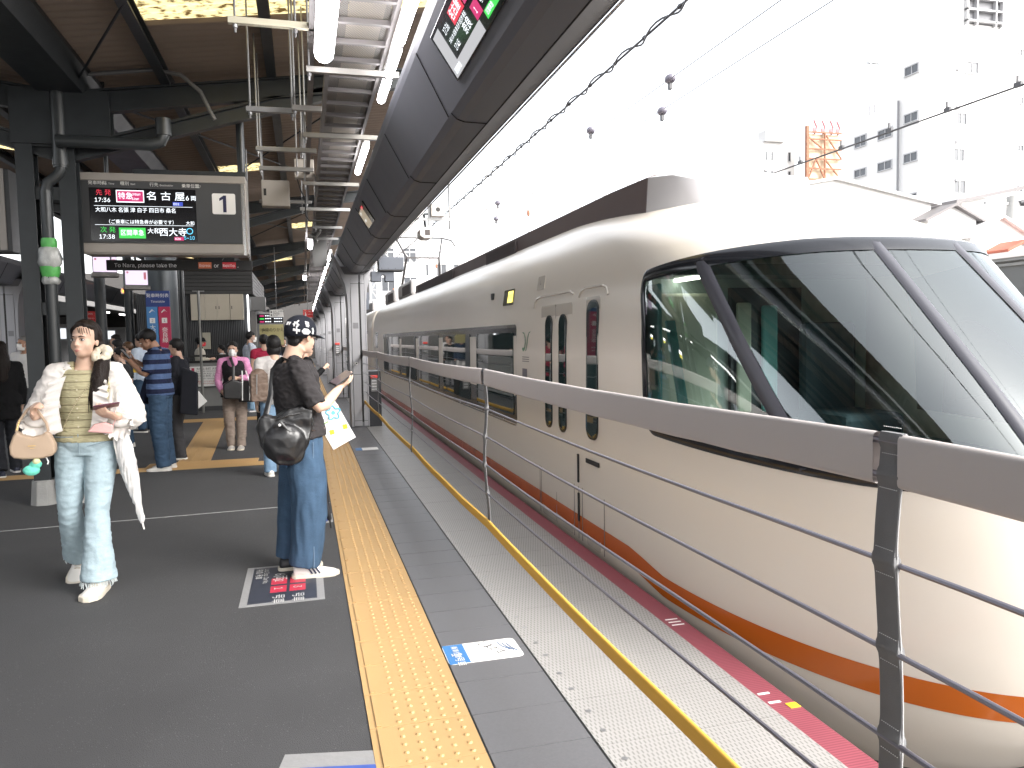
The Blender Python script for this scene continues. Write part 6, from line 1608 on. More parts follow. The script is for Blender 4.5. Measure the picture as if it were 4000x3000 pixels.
# frills: rippled skirts of cloth round the sleeves and down the front edges
def frill(path, out, width, amp, waves, name, m, parent, down=V((0, 0, -1)), rows=5):
    mb = MB(); N = len(path); vs = []
    for i in range(N):
        for j in range(rows):
            u = j / (rows - 1); w = amp * u * sin(i * waves) + amp * .5 * u * sin(i * waves * 2.3 + 1)
            vs.append(path[i] + down * width * u + out[i] * (w + .012 * u + .004))
    mb.add(vs, [(i * rows + j, i * rows + j + 1, (i + 1) * rows + j + 1, (i + 1) * rows + j) for i in range(N - 1) for j in range(rows - 1)])
    return mb.build(name, m, parent, smooth=True, fix=False)
for g, e in (('R', -1), ('L', 1)):
    for (tt, rad, wd) in ((.30, .082, .13), (.72, .095, .12)):
        c0 = JW['sh' + g].lerp(JW['el' + g], tt); pts, outs = [], []
        for i in range(60):
            a = 2 * pi * i / 59; d = V((cos(a), sin(a), 0)); pts.append(c0 + d * rad * .92); outs.append(d)
        frill(pts, outs, wd, .014, 1.15, 'sleeve_frill', blouse_m, bo, V((0, 0, -1)))
    c0 = JW['el' + g].lerp(JW['wr' + g], .62); ax = (JW['wr' + g] - JW['el' + g]).normalized(); q1 = ax.orthogonal().normalized(); q2 = ax.cross(q1); pts, outs = [], []
    for i in range(60): a = 2 * pi * i / 59; d = q1 * cos(a) + q2 * sin(a); pts.append(c0 + d * .066); outs.append(d)
    frill(pts, outs, .075, .012, 1.25, 'cuff_frill', blouse_m, bo, (ax * .6 + V((0, 0, -.8))).normalized())
    pts, outs = [], []
    for i in range(40):
        q = i / 39; p = JW['neckb'].lerp(JW['pelvis'], .10 + .70 * q) + rW * (-e) * (.075 + .022 * sin(q * 3)) + fW * (.082 + .062 * sin(min(1, q * 1.6) * pi / 2)); pts.append(p); outs.append(fW)
    frill(pts, outs, .095, .016, 1.1, 'front_frill', blouse_m, bo, (rW * (-e) - V((0, 0, .35))).normalized())
# flared jeans
t = MB(); torso(t, JW, fW, TOR_F, .008, -.15, .155, sW)
limb(t, [JW['hipR'] + V((.0, 0, -.02)), JW['hipR'].lerp(JW['knR'], .5), JW['knR'], JW['knR'].lerp(JW['anR'], .55), JW['anR'] + V((0, -.01, .02))], [.096, .084, .065, .082, .098], 22)
limb(t, [JW['hipL'] + V((0, 0, -.02)), JW['hipL'].lerp(JW['knL'], .5), JW['knL'], JW['knL'].lerp(JW['anL'], .5), JW['anL'] + V((.0, .01, .0))], [.096, .084, .065, .080, .104], 22)
jo = remesh(t, 'jeans', den_l, wroot, .0065, 3, .0055, (14, 14, 24), 2., pin=lambda c: 1 if c.z < .95 else .2)
frm = mat('fray_pale', (.55, .60, .60), .9, var=.1)
for g in 'RL':
    mb = MB(); a = JW['an' + g]
    for i in range(46):
        q = 2 * pi * i / 46; d = V((cos(q), sin(q), 0)); p = a + d * (.098 if g == 'L' else .092) + V((0, 0, .0 if g == 'L' else .01)); mb.tube([p, p + V((random.uniform(-.008, .008), random.uniform(-.008, .008), -random.uniform(.02, .045)))], .0022, 5)
    mb.build('frayed_hem', frm, jo)
mb = MB(); mb.tube([JW['pelvis'].lerp(JW['neckb'], .11) + rW * x + fW * (.125 - 1.6 * x * x) for x in (.03, .08, .13, .155)], .003, 6)
mb.tube([JW['pelvis'].lerp(JW['neckb'], .06) + rW * x + fW * (.128 - 1.4 * x * x) + V((0, 0, -.035 + .2 * (abs(x) - .05))) for x in (-.05, -.09, -.13, -.155)], .003, 6); mb.tube([JW['pelvis'] + fW * .124 + V((0, 0, z)) for z in (.07, 0, -.05)], .003, 6)
mb.build('pocket_seam', cloth('denim_seam', (.24, .31, .35)), jo)
shoe(JW, 'anL', fW, wroot, wsh, wsole, 1.05, chunky=.12); shoe(JW, 'anR', fW, wroot, wsh, wsole, 1.05, toe=(-.1, -1, -.62), chunky=.12)
# hair: swept back into a low side ponytail with a cream scrunchie
hb = hair_cap(JW['headc'], hW, sW, .012, -.50, .30, .64, seed=2., bias=-.15)
S_, F_, U_ = axes(hW)
hb.build('hair', hair_b, wroot, smooth=True)
pt = [JW['headc'] + S_ * -.055 + F_ * -.055 + U_ * -.03, w_(-1.225, 5.36, 1.49), w_(-1.222, 5.31, 1.42), w_(-1.235, 5.275, 1.32), w_(-1.262, 5.262, 1.22), w_(-1.275, 5.262, 1.14)]
mb = MB(); limb(mb, pt, [.032, .036, .044, .047, .034, .010], 16, 6)
ho = remesh(mb, 'ponytail', hair_b, wroot, .005, 2, .005, (70, 70, 8), 1.)
mb = MB()
for i in range(26):
    o_ = V((random.uniform(-.03, .03), random.uniform(-.02, .02), 0)); mb.tube([pt[2] + o_, pt[3] + o_ * 1.25, pt[4] + o_ * 1.1, pt[5] + o_ * .8 + V((0, 0, random.uniform(-.05, .02)))], [.003, .0035, .003, .001], 5)
mb.build('hair_strands', hair_b, wroot, smooth=True)
mb = MB()
for i in range(6): mb.tube([PW(-.058 + .012 * i, .075 - .9 * (-.05 + .012 * i) ** 2 * 8, .075), PW(-.060 + .011 * i, .083 - .02 * abs(i - 4) * .4, .05 - .003 * (i % 3)), PW(-.064 + .0105 * i, .082 - .022 * abs(i - 4) * .4, .022 + .012 * (i % 3))], [.0022, .0018, .0006], 5)
mb.build('fringe', hair_b, wroot, smooth=True)
scm = cloth('scrunchie_cream', (.66, .60, .48), .06, .8, .7)
mb = MB(); c0 = w_(-1.222, 5.335, 1.487)
for i in range(9): a = 2 * pi * i / 9; mb.ell(c0 + V((.036 * cos(a), .016 * sin(a) - .012, .032 * sin(a + .4))), .026, .024, .025, 12, 8)
remesh(mb, 'scrunchie', scm, wroot, .005, 1, .008, (30, 30, 30), 5.)
mb = MB(); pts = []
for i in range(34):
    q = i / 33; p = JW['neckb'].lerp(JW['pelvis'], .16 + .66 * q); pts.append(p + rW * (-.085 + .19 * q) + fW * (.092 + .062 * sin(q * pi)))
for p in pts: mb.ell(p, .0042, .0042, .0042, 6, 5)
mb.build('bead_chain', mat('bead_gold', (.55, .48, .32), .3, .6, var=.1), wroot)
# things she carries
bagm = mat('bag_beige', (.42, .31, .22), .5, var=.06, bump=.1, bscale=300)
t = thing('handbag', 'beige curved bag with a green plush charm, held by the woman in white', 'bag', (-1.592, 5.19, 0), .12)
pr = [(-.118, .905), (-.10, .882), (-.05, .87), (.05, .87), (.10, .882), (.122, .905), (.122, .95), (.10, 1.005), (.078, 1.035), (.05, 1.012), (0, 1.002), (-.05, 1.018), (-.078, 1.045), (-.10, 1.01), (-.12, .95)]
MB().prism(pr, -.035, .035, lambda u, v, q: (u, q, v)).build('bag_body', bagm, t, bevel=.014, seg=3)
MB().bx(-.022, .018, -.038, -.035, .948, .953).bx(-.012, .010, -.038, -.035, .934, .937).build('gold_mark', mat('gold', (.7, .5, .2), .3, .8, var=0), t)
MB().tube([(-.082, 0, 1.035), (-.07, 0, 1.09), (-.02, -.005, 1.165), (.005, -.005, 1.185), (.03, -.005, 1.165), (.075, 0, 1.08), (.083, 0, 1.03)], [(.008, .004)] * 7, 8).build('strap', bagm, t, smooth=2)
mb = MB()
for i in range(5): mb.ell((-.080 + .004 * i, 0, 1.05 + i * .013), .006, .006, .008, 8, 6)
mb.build('strap_chain', MATS['gold'], t)
mint = cloth('plush_mint', (.16, .62, .48), .15, .9, .6)
mb = MB(); mb.ell((-.015, -.01, .80), .045, .03, .032); mb.ell((.01, -.01, .835), .032, .026, .026); remesh(mb, 'plush_charm', [mint], t, .006, 2, .004, (40, 40, 40))
MB().ell((.015, -.02, .852), .022, .02, .02).build('charm_tuft', cloth('plush_cream', (.6, .62, .36)), t, smooth=True)
MB().tube([(.06, 0, .88), (.075, -.005, .845), (.07, -.01, .83)], .004, 6).build('charm_cord', wht, t)
t = thing('phone', 'phone with a dark red edge in the hand of the woman in white', 'phone', (-1.16, 5.09, 1.172), R(18)); t.rotation_euler = (R(-22), R(-6), R(20))
MB().bx(-.072, .072, -.036, .036, 0, .009).build('case', mat('phone_case_red', (.10, .02, .04), .3), t, bevel=.004); MB().bx(-.066, .066, -.032, .032, .009, .0105).build('screen', mat('phone_glass', (.25, .25, .26), .05, var=0), t)
umb_m = mat('umbrella_clear', (.60, .59, .58), .25, var=.15, vscale=14, bump=.6, bscale=22)
t = thing('umbrella', 'furled milky clear umbrella hanging by the woman in white, tip pointing down', 'umbrella', (-1.085, 5.28, 0), 0)
d_ = V((.11, .0, -.62)); tp = V((-.055, .0, 1.03))
mb = MB(); P_, R_ = [], []
for i in range(22): q = i / 21; P_.append(tp + d_ * q); R_.append(.018 + .040 * max(0, sin(pi * min(1, q * 1.15 + .08))) ** .9 * (1 - q * .55) if q < .97 else .008)
mb.tube(P_, R_, 18); remesh(mb, 'canopy_cloth', umb_m, t, .005, 1, .009, (60, 60, 5), 3.)
MB().tube([tp + d_ * .98, tp + d_ * 1.07], [.007, .005], 8).build('ferrule', wsh, t); MB().tube([tp - d_ * .02, tp - d_ * .16], .006, 8).build('shaft', galv, t)
MB().tube([tp - d_ * .10, tp - d_ * .2, tp - d_ * .24 + V((-.02, 0, 0)), tp - d_ * .22 + V((-.05, 0, 0)), tp - d_ * .15 + V((-.055, 0, 0))], .009, 8).build('handle', wsh, t, smooth=2)
MB().tube([tp + V((-.03, -.03, .0)), tp + V((-.02, -.035, -.12)), tp + V((-.005, -.035, -.2))], .004, 6).build('strap', wsh, t)
t = thing('purse', 'small pale pink purse at the hip of the woman in white', 'purse', (-1.215, 5.15, 0), .2)
mb = MB(); mb.prism([(-.07, 1.02), (.065, 1.0), (.075, 1.05), (.03, 1.075), (-.03, 1.065)], -.015, .015, lambda u, v, q: (u, q, v)).build('pouch', cloth('purse_pink', (.62, .36, .34)), t, bevel=.01, seg=3)
MB().tube([(.065, 0, 1.04), (.09, 0, 1.09), (.085, 0, 1.14)], .003, 6).build('cord', MATS['purse_pink'], t)
# ======== man in the printed cap, back to us, phone in hand
MO = V((0.0, 5.2, 0))
def m_w(x, y, z): return V((x, y, z)) - MO
fM = V((.93, .36, 0)).normalized(); hM = V((.72, .70, -.10)).normalized()
JM = dict(pelvis=m_w(-.035, 5.22, .93), neckb=m_w(-.075, 5.2, 1.425), headc=m_w(-.012, 5.215, 1.575), shR=m_w(-.03, 5.02, 1.36), shL=m_w(-.13, 5.37, 1.37), elR=m_w(.085, 4.96, 1.10), wrR=m_w(.215, 5.12, 1.235), elL=m_w(-.03, 5.46, 1.12), wrL=m_w(.11, 5.40, 1.06),
          hipR=m_w(-.02, 5.14, .90), hipL=m_w(-.05, 5.31, .90), knR=m_w(.005, 5.13, .50), knL=m_w(-.09, 5.33, .49), anR=m_w(-.035, 5.13, .085), anL=m_w(-.13, 5.34, .085))
tee = cloth('tee_charcoal', (.036, .033, .034), .2, .9, .8)
mroot, _, PM, sM = person(MO, 'man in a black printed cap, charcoal T-shirt and baggy jeans, looking at his phone', 1.70, 0, JM, f=fM, hf=hM, sk=SK1, top=tee, sleeve=.42, sex='M', vox=.007, wr=.008, topinf=.030, hem=-.02, neckw=.058,
    hand_spec={'R': dict(dir=(.75, .55, .45), nrm=(-.5, -.1, .9), thumb=(.2, -1, .4), curl=(.5, .7, .5), tcurl=.5), 'L': dict(dir=(1, 0, .1), nrm=(0, -1, 0), thumb=(0, 0, 1), curl=(.8, .9, .6))})
t = MB(); torso(t, JM, fM, TOR_M, .012, -.17, .12, 1.)
limb(t, [JM['hipR'] + V((0, 0, -.02)), JM['hipR'].lerp(JM['knR'], .5), JM['knR'], JM['knR'].lerp(JM['anR'], .6), JM['anR'] + V((-.01, 0, .0))], [.118, .118, .112, .104, .094], 22)
limb(t, [JM['hipL'] + V((0, 0, -.02)), JM['hipL'].lerp(JM['knL'], .5), JM['knL'], JM['knL'].lerp(JM['anL'], .6), JM['anL'] + V((.0, 0, .01))], [.115, .115, .108, .104, .096], 22)
jm = remesh(t, 'jeans', den, mroot, .007, 3, .010, (13, 13, 4.5), 4.)
rM = axes(fM)[0]
mb = MB(); sd = []
for i in range(24): q = i / 23; p = JM['hipR'].lerp(JM['anR'], q); sd.append(p + rM * (.126 - .02 * q) + fM * .012)
mb.tube(sd, .0022, 6).build('side_seam', cloth('denim_seam_dark', (.16, .22, .30)), jm, smooth=2)
mb = MB(); pb = JM['pelvis'] - fM * .150 + rM * .06 + V((0, 0, -.12)); mb.obx(pb, rM * .065, V((0, 0, .07)), fM * .004).build('back_pocket', cloth('denim_pocket', (.05, .10, .175)), jm, bevel=.004)
mb = MB(); pts = []
for i in range(20): a = 2 * pi * i / 20; pts.append(JM['pelvis'].lerp(JM['neckb'], .085) + rM * .182 * cos(a) + fM * .136 * sin(a))
mb.tube(pts, [(.018, .004)] * 20, 8, closed=True); mb.build('belt', mat('belt_brown', (.10, .06, .045), .5, var=.15), mroot, smooth=2)
strp = mat('shoe_navy_stripe', (.015, .018, .045), .5, var=0)
shoe(JM, 'anR', (1, .02, 0), mroot, wsh, wsole, 1.08, accent=strp); shoe(JM, 'anL', (1, .15, 0), mroot, ksh, wsole, 1.05)
hb = hair_cap(JM['headc'], hM, sM, .012, -.62, .36, .40, seed=9.); hb.build('hair', hair_k, mroot, smooth=True)
mb = MB(); S2, F2, U2 = axes(hM); mb.ell(JM['headc'] - F2 * .066 - U2 * .035, .050, .028, .045, 14, 10, Matrix((S2, F2, U2)).transposed()); mb.build('nape_hair', hair_k, mroot, smooth=True)
capm = cloth('cap_black', (.016, .018, .026), .2, .85, .3)
mb = MB(); n_, m2 = 40, 14; vs = []
for i in range(m2 + 1):
    th = (pi / 2 * 1.02) * i / m2
    for j in range(n_):
        ph = 2 * pi * j / n_; d = V((sin(th) * cos(ph), sin(th) * sin(ph), cos(th))); k = 1 + .012 * (abs(sin(ph * 3)) > .985)
        vs.append(JM['headc'] + S2 * d.x * .093 * k + F2 * (d.y * .112 * k - .010) + U2 * (d.z * .098 + .040))
mb.add(vs, [(i * n_ + j, (i + 1) * n_ + j, (i + 1) * n_ + (j + 1) % n_, i * n_ + (j + 1) % n_) for i in range(m2) for j in range(n_)])
base = len(mb.v); vs = [JM['headc'] + S2 * cos(2 * pi * j / n_) * .092 + F2 * (sin(2 * pi * j / n_) * .110 - .010) + U2 * (.004 - (.012 if sin(2 * pi * j / n_) < -.3 else 0)) for j in range(n_)]
mb.add(vs, []); mb.f += [(m2 * n_ + j, base + j, base + (j + 1) % n_, m2 * n_ + (j + 1) % n_) for j in range(n_)]; mb.mi += [0] * n_
capo = mb.build('cap', capm, mroot, smooth=True); sol = capo.modifiers.new('thick', 'SOLIDIFY'); sol.thickness = .004
mb = MB(); vs = []
for i in range(13):
    a = pi * (.12 + .76 * i / 12); q = V((cos(a) * .090, sin(a) * .108 - .010, .016)); e = V((cos(a) * .098, .095 + sin(a) * .075, .004 - .012 * abs(cos(a)))); vs += [JM['headc'] + S2 * p_.x + F2 * p_.y + U2 * p_.z for p_ in (q, q.lerp(e, .5) + V((0, 0, .006)), e)]
mb.add(vs, [(i * 3 + j, i * 3 + j + 1, i * 3 + 4 + j, i * 3 + 3 + j) for i in range(12) for j in (0, 1)])
br = mb.build('brim', mat('brim_slate', (.055, .062, .08), .6, var=.1), capo, smooth=True); sol = br.modifiers.new('thick', 'SOLIDIFY'); sol.thickness = .004
prm = mat('print_white', (.62, .62, .62), .7, var=.05)
def on_cap(az, z, pts, w=.004):      # az: degrees from the back, towards his right ear positive
    mb = MB()
    def q(u, v):
        a = R(-90 + az) + u / .10; zz = z + v; k = sqrt(max(.05, 1 - ((zz - .040) / .098) ** 2)) if zz > .04 else 1
        return JM['headc'] + S2 * cos(a) * .0955 * k + F2 * (sin(a) * .1145 * k - .010) + U2 * zz
    for seg in pts: mb.tube([q(u, v) for u, v in seg], w, 5)
    return mb.build('printed_motif', prm, capo)
on_cap(10, .062, [[(-.03, 0), (-.03, .02)], [(-.03, .02), (-.018, 0)], [(-.018, 0), (-.018, .02)], [(-.012, .02), (-.004, 0), (.004, .02)]], .003)
on_cap(35, .065, [[(-.02, .0), (0, .012), (.015, .028)], [(-.015, .016), (.01, .012)], [(.0, .012), (.02, -.004)], [(-.01, .006), (-.012, -.012)], [(.006, .006), (.012, -.014)]], .005)
on_cap(76, .070, [[(-.014, .018), (.012, .014)], [(-.014, .008), (.012, .004)], [(-.012, -.002), (.012, -.006)], [(-.01, -.012), (.008, -.014)]], .004)
on_cap(38, .026, [[(-.022, .010), (.022, .004)], [(0, .022), (.002, -.020)], [(-.022, .002), (.022, -.004)], [(-.004, .026), (.004, .026)]], .0045)
on_cap(72, .022, [[(-.026, 0), (-.014, .016), (.01, .016), (.024, .002), (.012, -.012), (-.014, -.012), (-.026, 0)], [(-.02, .004), (.018, .006)], [(-.02, -.004), (.016, -.006)], [(-.01, .01), (.01, .01)]], .005)
on_cap(100, .032, [[(-.006, .02), (.0, .0), (-.004, -.02)]], .006)
mb = MB(); mb.tube([PM(.074, .005, .0), PM(.066, .06, .004), PM(.055, .088, .006)], .0025, 6); mb.tube([PM(.055, .088, .012), PM(.03, .104, .012), PM(.012, .106, .002), PM(.03, .104, -.018), PM(.052, .09, -.014), PM(.055, .088, .012)], .0025, 6)
mb.build('glasses', blackm, mroot, smooth=2)
# his backpack worn on one side, its straps, phone, paper bag, umbrella
lea = mat('leather_black', (.012, .012, .013), .34, var=.25, vscale=10, bump=.6, bscale=9, spec=.6)
t = thing('backpack', 'slouchy black leather backpack slung low behind the capped man', 'backpack', MO, 0)
mb = MB(); cB = m_w(-.135, 5.03, .955)
rotB = Matrix.Rotation(R(12), 3, 'Y')
prof_ = [(-.285, 1.06), (-.25, 1.085), (-.19, 1.065), (-.11, 1.115), (-.02, 1.13), (.035, 1.11), (.04, 1.02), (.005, .90), (-.04, .795), (-.10, .77), (-.19, .785), (-.245, .835), (-.28, .93), (-.30, 1.01)]
mb.prism([(u - MO.x, v) for u, v in prof_], -.24, -.08, lambda u, v, q: (u, q + (v - .95) * .05, v))
mb.ell(cB + V((.0, -.07, -.04)), .125, .05, .115, 20, 12); mb.ell(cB + V((-.03, .0, -.02)), .12, .10, .12, 20, 12)
remesh(mb, 'bag_body', lea, t, .007, 14, .012, (11, 11, 9), 6.)
mb = MB(); mb.tube([cB + V((-.02, -.108, .09)), cB + V((.03, -.112, .03)), cB + V((.075, -.098, -.035))], [(.010, .004)] * 3, 8); mb.tube([cB + V((-.05, -.09, .10)), cB + V((.03, -.095, .13)), cB + V((.12, -.06, .14))], .005, 6); mb.build('zip_seam', mat('zip_black', (.03, .03, .03), .3, .4), t, smooth=2)
MB().ell(cB + V((-.025, -.115, .075)), .009, .006, .009, 10, 8).build('zip_pull', wht, t, smooth=True)
MB().tube([cB + V((-.13, .02, .06)), m_w(-.215, 5.15, 1.20), m_w(-.195, 5.17, 1.36), m_w(-.13, 5.13, 1.435), m_w(-.04, 5.06, 1.40), m_w(.02, 5.02, 1.25), m_w(.03, 5.0, 1.08)], [(.018, .005)] * 7, 8).build('shoulder_strap', lea, t, smooth=2)
t = thing('phone', 'dark phone in the raised hand of the capped man', 'phone', (.232, 5.13, 1.293)); t.rotation_euler = (R(18), R(-30), R(28))
MB().bx(-.076, .076, -.038, .038, 0, .009).build('case', mat('phone_case_black', (.012, .012, .013), .3, var=0), t, bevel=.004); MB().bx(-.070, .070, -.034, .034, .009, .0103).build('screen', mat('phone_screen_mauve', (.10, .08, .085), .08, var=0), t)
pap = mat('paper_white', (.66, .66, .65), .6, var=.04, bump=.2, bscale=14)
t = thing('paper_bag', 'tilted white paper bag with a blue flower print, held by the capped man', 'bag', (.172, 5.30, .985)); t.rotation_euler = (0, R(-27), R(2))
MB().bx(-.085, .085, -.04, .04, -.155, .155).build('bag_body', pap, t, bevel=.004)
cy = mat('flower_blue', (.12, .42, .58), .6, var=.05); yl = mat('flower_yellow', (.68, .55, .03), .6, var=.05)
mb = MB(); mb.tube([(.03 + (.043 + .009 * cos(5 * a)) * cos(a), -.0415, .07 + (.043 + .009 * cos(5 * a)) * sin(a)) for a in [2 * pi * i / 40 for i in range(40)]], [(.0075, .001)] * 40, 6, closed=True, side=(0, 1, 0)) if False else None
pts = [(.035 + (.040 + .009 * cos(5 * a)) * cos(a), -.0412, .065 + (.040 + .009 * cos(5 * a)) * sin(a)) for a in [2 * pi * i / 40 for i in range(40)]]
mb = MB(); mb.tube(pts, .0055, 6, closed=True); mb.disc((.035, -.0415, .065), .014, (0, -1, 0), 14); mb.build('flower_print', cy, t)
mb = MB()
for cx, cz in ((-.035, -.045), (.058, -.055)):
    for k in range(4): mb.disc((cx + .010 * cos(k * pi / 2 + .5), -.0412, cz + .010 * sin(k * pi / 2 + .5)), .010, (0, -1, 0), 10)
mb.build('small_flower_print', yl, t)
text('thank you', .032, mat('script_grey', (.25, .25, .25), .6), t, (-.06, -.042, -.125), shear=.3); text('いろはす', .02, ink, t, (-.07, -.042, .05)); MB().bx(-.075, -.02, -.0412, -.0405, .025, .034).build('green_print', mat('print_green', (.2, .45, .12), .6), t)
mb = MB(); mb.tube([(-.04, 0, .155), (-.03, 0, .20), (.02, 0, .21), (.04, 0, .155)], .003, 6).build('handle_cord', wht, t)
t = thing('umbrella', 'furled black umbrella hanging beside the legs of the capped man', 'umbrella', (.10, 5.33, 0))
mb = MB(); tp = V((-.045, 0, .88)); d_ = V((.075, 0, -.56)); P_ = [tp + d_ * (i / 15) for i in range(16)]; mb.tube(P_, [.012 + .024 * max(0, sin(pi * min(1, i / 15 * 1.1 + .1))) ** .8 * (1 - i / 15 * .6) for i in range(16)], 14)
remesh(mb, 'canopy_cloth', mat('nylon_black', (.012, .012, .014), .5, var=.2), t, .005, 1, .006, (60, 60, 6)); MB().tube([P_[-1] - d_ * .03, P_[-1] + d_ * .10], .006, 8).build('ferrule', blackm, t); MB().tube([tp, tp - d_ * .3], .006, 8).build('shaft', dsteel, t)
# ======== the others
mwhite = mat('mask_white', (.70, .69, .68), .8, var=.03)
polo = stripes('polo_striped', (.085, .135, .26), (.014, .018, .045), .118, .46)
def add_collar(J, f, s, m, root, r=.074):
    mb = MB(); c = J['neckb'] + V((0, 0, .005)); S, F, U = axes(f); pts = [c + S * r * s * cos(a) + F * (r * .95 * s * sin(a) + .01) + V((0, 0, .018 * -sin(a))) for a in [R(110 + 320 * i / 20) for i in range(21)]]
    mb.tube(pts, [(.024 * s, .007 * s)] * 21, 8, side=(0, 0, 1)); return mb.build('collar', m, root, smooth=2)
ov = dict(headc=(0, .115, 1.545), neckb=(0, .035, 1.425), elR=(.24, .08, 1.13), wrR=(.10, .30, 1.30), elL=(-.24, .08, 1.13), wrL=(-.06, .32, 1.32))
yb_ = R(82)
pr_, Jb, Pb, sb = person(V((-1.70, 10.12, 0)), 'man in a blue and navy striped polo, head bent over his phone', 1.745, yb_, over=ov, sk=SK2, top=polo, bottom=den_d, hair=hair_k, shoes=(wsh, wsh), sleeve=.42, wr=.007, legs=(.105, .092, .082, .078), topinf=.028, hem=-.09, head_tilt=-.55,
    hand_spec={'R': dict(dir=(-.8, -.1, .5), nrm=(-.1, .3, .9), thumb=(0, -.2, 1), curl=(.8, .9, .6)), 'L': dict(dir=(-.8, .1, .5), nrm=(-.1, -.3, .9), thumb=(0, .2, 1), curl=(.8, .9, .6))}, neckw=.062)
add_collar(Jb, (-sin(yb_), cos(yb_), 0), sb, cloth('polo_navy', (.016, .022, .05)), pr_)
MB().ell(Pb(.078, .0, -.012), .008, .010, .012, 10, 8).build('earbud', wht, pr_, smooth=True)
MB().bx(-.06, .06, -.012, .10, .055, .062)
t = thing('phone', 'black phone held by the man in the striped polo', 'phone', (-2.065, 10.10, 1.42)); t.rotation_euler = (R(50), 0, R(82)); MB().bx(-.038, .038, -.075, .075, 0, .009).build('case', blackm, t, bevel=.004); MB().bx(-.034, .034, -.07, .07, .009, .010).build('screen', MATS['phone_glass'], t)
t = thing('shoulder_bag', 'dark navy shoulder bag on the far side of the man in the striped polo', 'bag', (-1.86, 10.32, .98), R(60)); MB().prism([(-.17, -.16), (.12, -.2), (.16, .12), (-.02, .16)], -.05, .05, lambda u, v, q: (u, q, v)).build('bag_body', cloth('bag_navy', (.012, .016, .035)), t, bevel=.02, seg=3); MB().tube([(-.02, 0, .15), (.05, 0, .35), (.12, 0, .45)], [(.015, .004)] * 3, 8).build('strap', MATS['bag_navy'], t)
# person half hidden behind him
pr_, *_ = person(V((-1.62, 11.0, 0)), 'person in black sneakers almost hidden behind the man in the striped polo', 1.60, R(75), over=dict(anR=(.12, .12, .085), knR=(.10, .10, .5)), sk=SK3, top=cloth('coat_black', (.014, .015, .02)), bottom=cloth('slacks_charcoal', (.045, .045, .048)), hair=hair_k, shoes=(ksh, wsh), sleeve=.95, face=False, vox=.012)
t = thing('tote_bag', 'black tote bag with a white paper bag behind it, beside the striped polo', 'bag', (-1.45, 10.7, .93)); MB().prism([(-.13, -.3), (.09, -.33), (.11, .22), (-.07, .3)], -.05, .05, lambda u, v, q: (u, q, v)).build('bag_body', MATS['coat_black'], t, bevel=.015); MB().prism([(.0, -.32), (.13, -.22), (.20, -.16), (.10, -.02), (.02, 0)], .05, .09, lambda u, v, q: (u, q, v)).build('paper_bag', pap, t, bevel=.004)
# lady in pink with the mask
pinkc = cloth('shirt_pink', (.62, .26, .45), .1, .85, .6); vst = cloth('vest_black', (.020, .018, .020), .15, .9, .3)
LO = V((-.985, 11.72, 0)); yl_ = R(178)
ovl = dict(elR=(.25, -.03, 1.08), wrR=(.15, .17, .90), elL=(-.25, -.02, 1.12), wrL=(-.07, .19, 1.13), knR=(.09, .07, .5), anR=(.07, .04, .085), anL=(-.08, .10, .085))
pr_, Jl, Pl, sl2 = person(LO, 'older woman in a pink shirt, black vest and white face mask walking towards the camera', 1.545, yl_, over=ovl, sk=SK3, top=pinkc, bottom=cloth('slacks_taupe', (.23, .185, .155)), hair=hair_k, sex='F', shoes=(gsh, wsole), sleeve=.9, wr=.007, legs=(.10, .082, .072, .068), topinf=.018, vox=.008, face=True)
mask(Pl, sl2, pr_, mwhite)
fl = V((-sin(yl_), cos(yl_), 0)); t = MB(); torso(t, Jl, fl, TOR_F, .030, -.20, .945, sl2, hemflare=.10); remesh(t, 'vest', vst, pr_, .009, 3, .004)
t = MB(); t.ell(Jl['neckb'] + fl * .085 + V((0, 0, -.055)), .072, .052, .088, 18, 12); remesh(t, 'shirt_yoke', pinkc, pr_, .009, 2, .003); add_collar(Jl, fl, sl2, pinkc, pr_, .08)
t = thing('handbag', 'shiny black handbag held low by the older woman in pink', 'bag', (-1.02, 11.44, .90), R(8)); MB().prism([(-.09, -.15), (.15, -.17), (.16, .08), (.03, .12), (-.09, .05)], -.05, .05, lambda u, v, q: (u, q, v)).build('bag_body', lea, t, bevel=.02, seg=3); MB().tube([(.05, 0, .1), (.06, .05, .3), (.03, .12, .42)], [(.02, .004)] * 3, 8).build('strap', lea, t)
t = thing('tote_bag', 'black tote with white striped handles on the arm of the older woman in pink', 'bag', (-.80, 11.55, .86), R(-5)); MB().prism([(-.12, -.17), (.15, -.18), (.10, .12), (-.08, .13)], -.06, .06, lambda u, v, q: (u, q, v)).build('bag_body', cloth('tote_black', (.015, .015, .016)), t, bevel=.015)
for dx in (-.05, .05): MB().tube([(dx - .01, -.065, -.15), (dx, -.065, .1), (dx * .5 - .03, -.02, .27)], [(.008, .003)] * 3, 6).build('white_strap', wht, t)
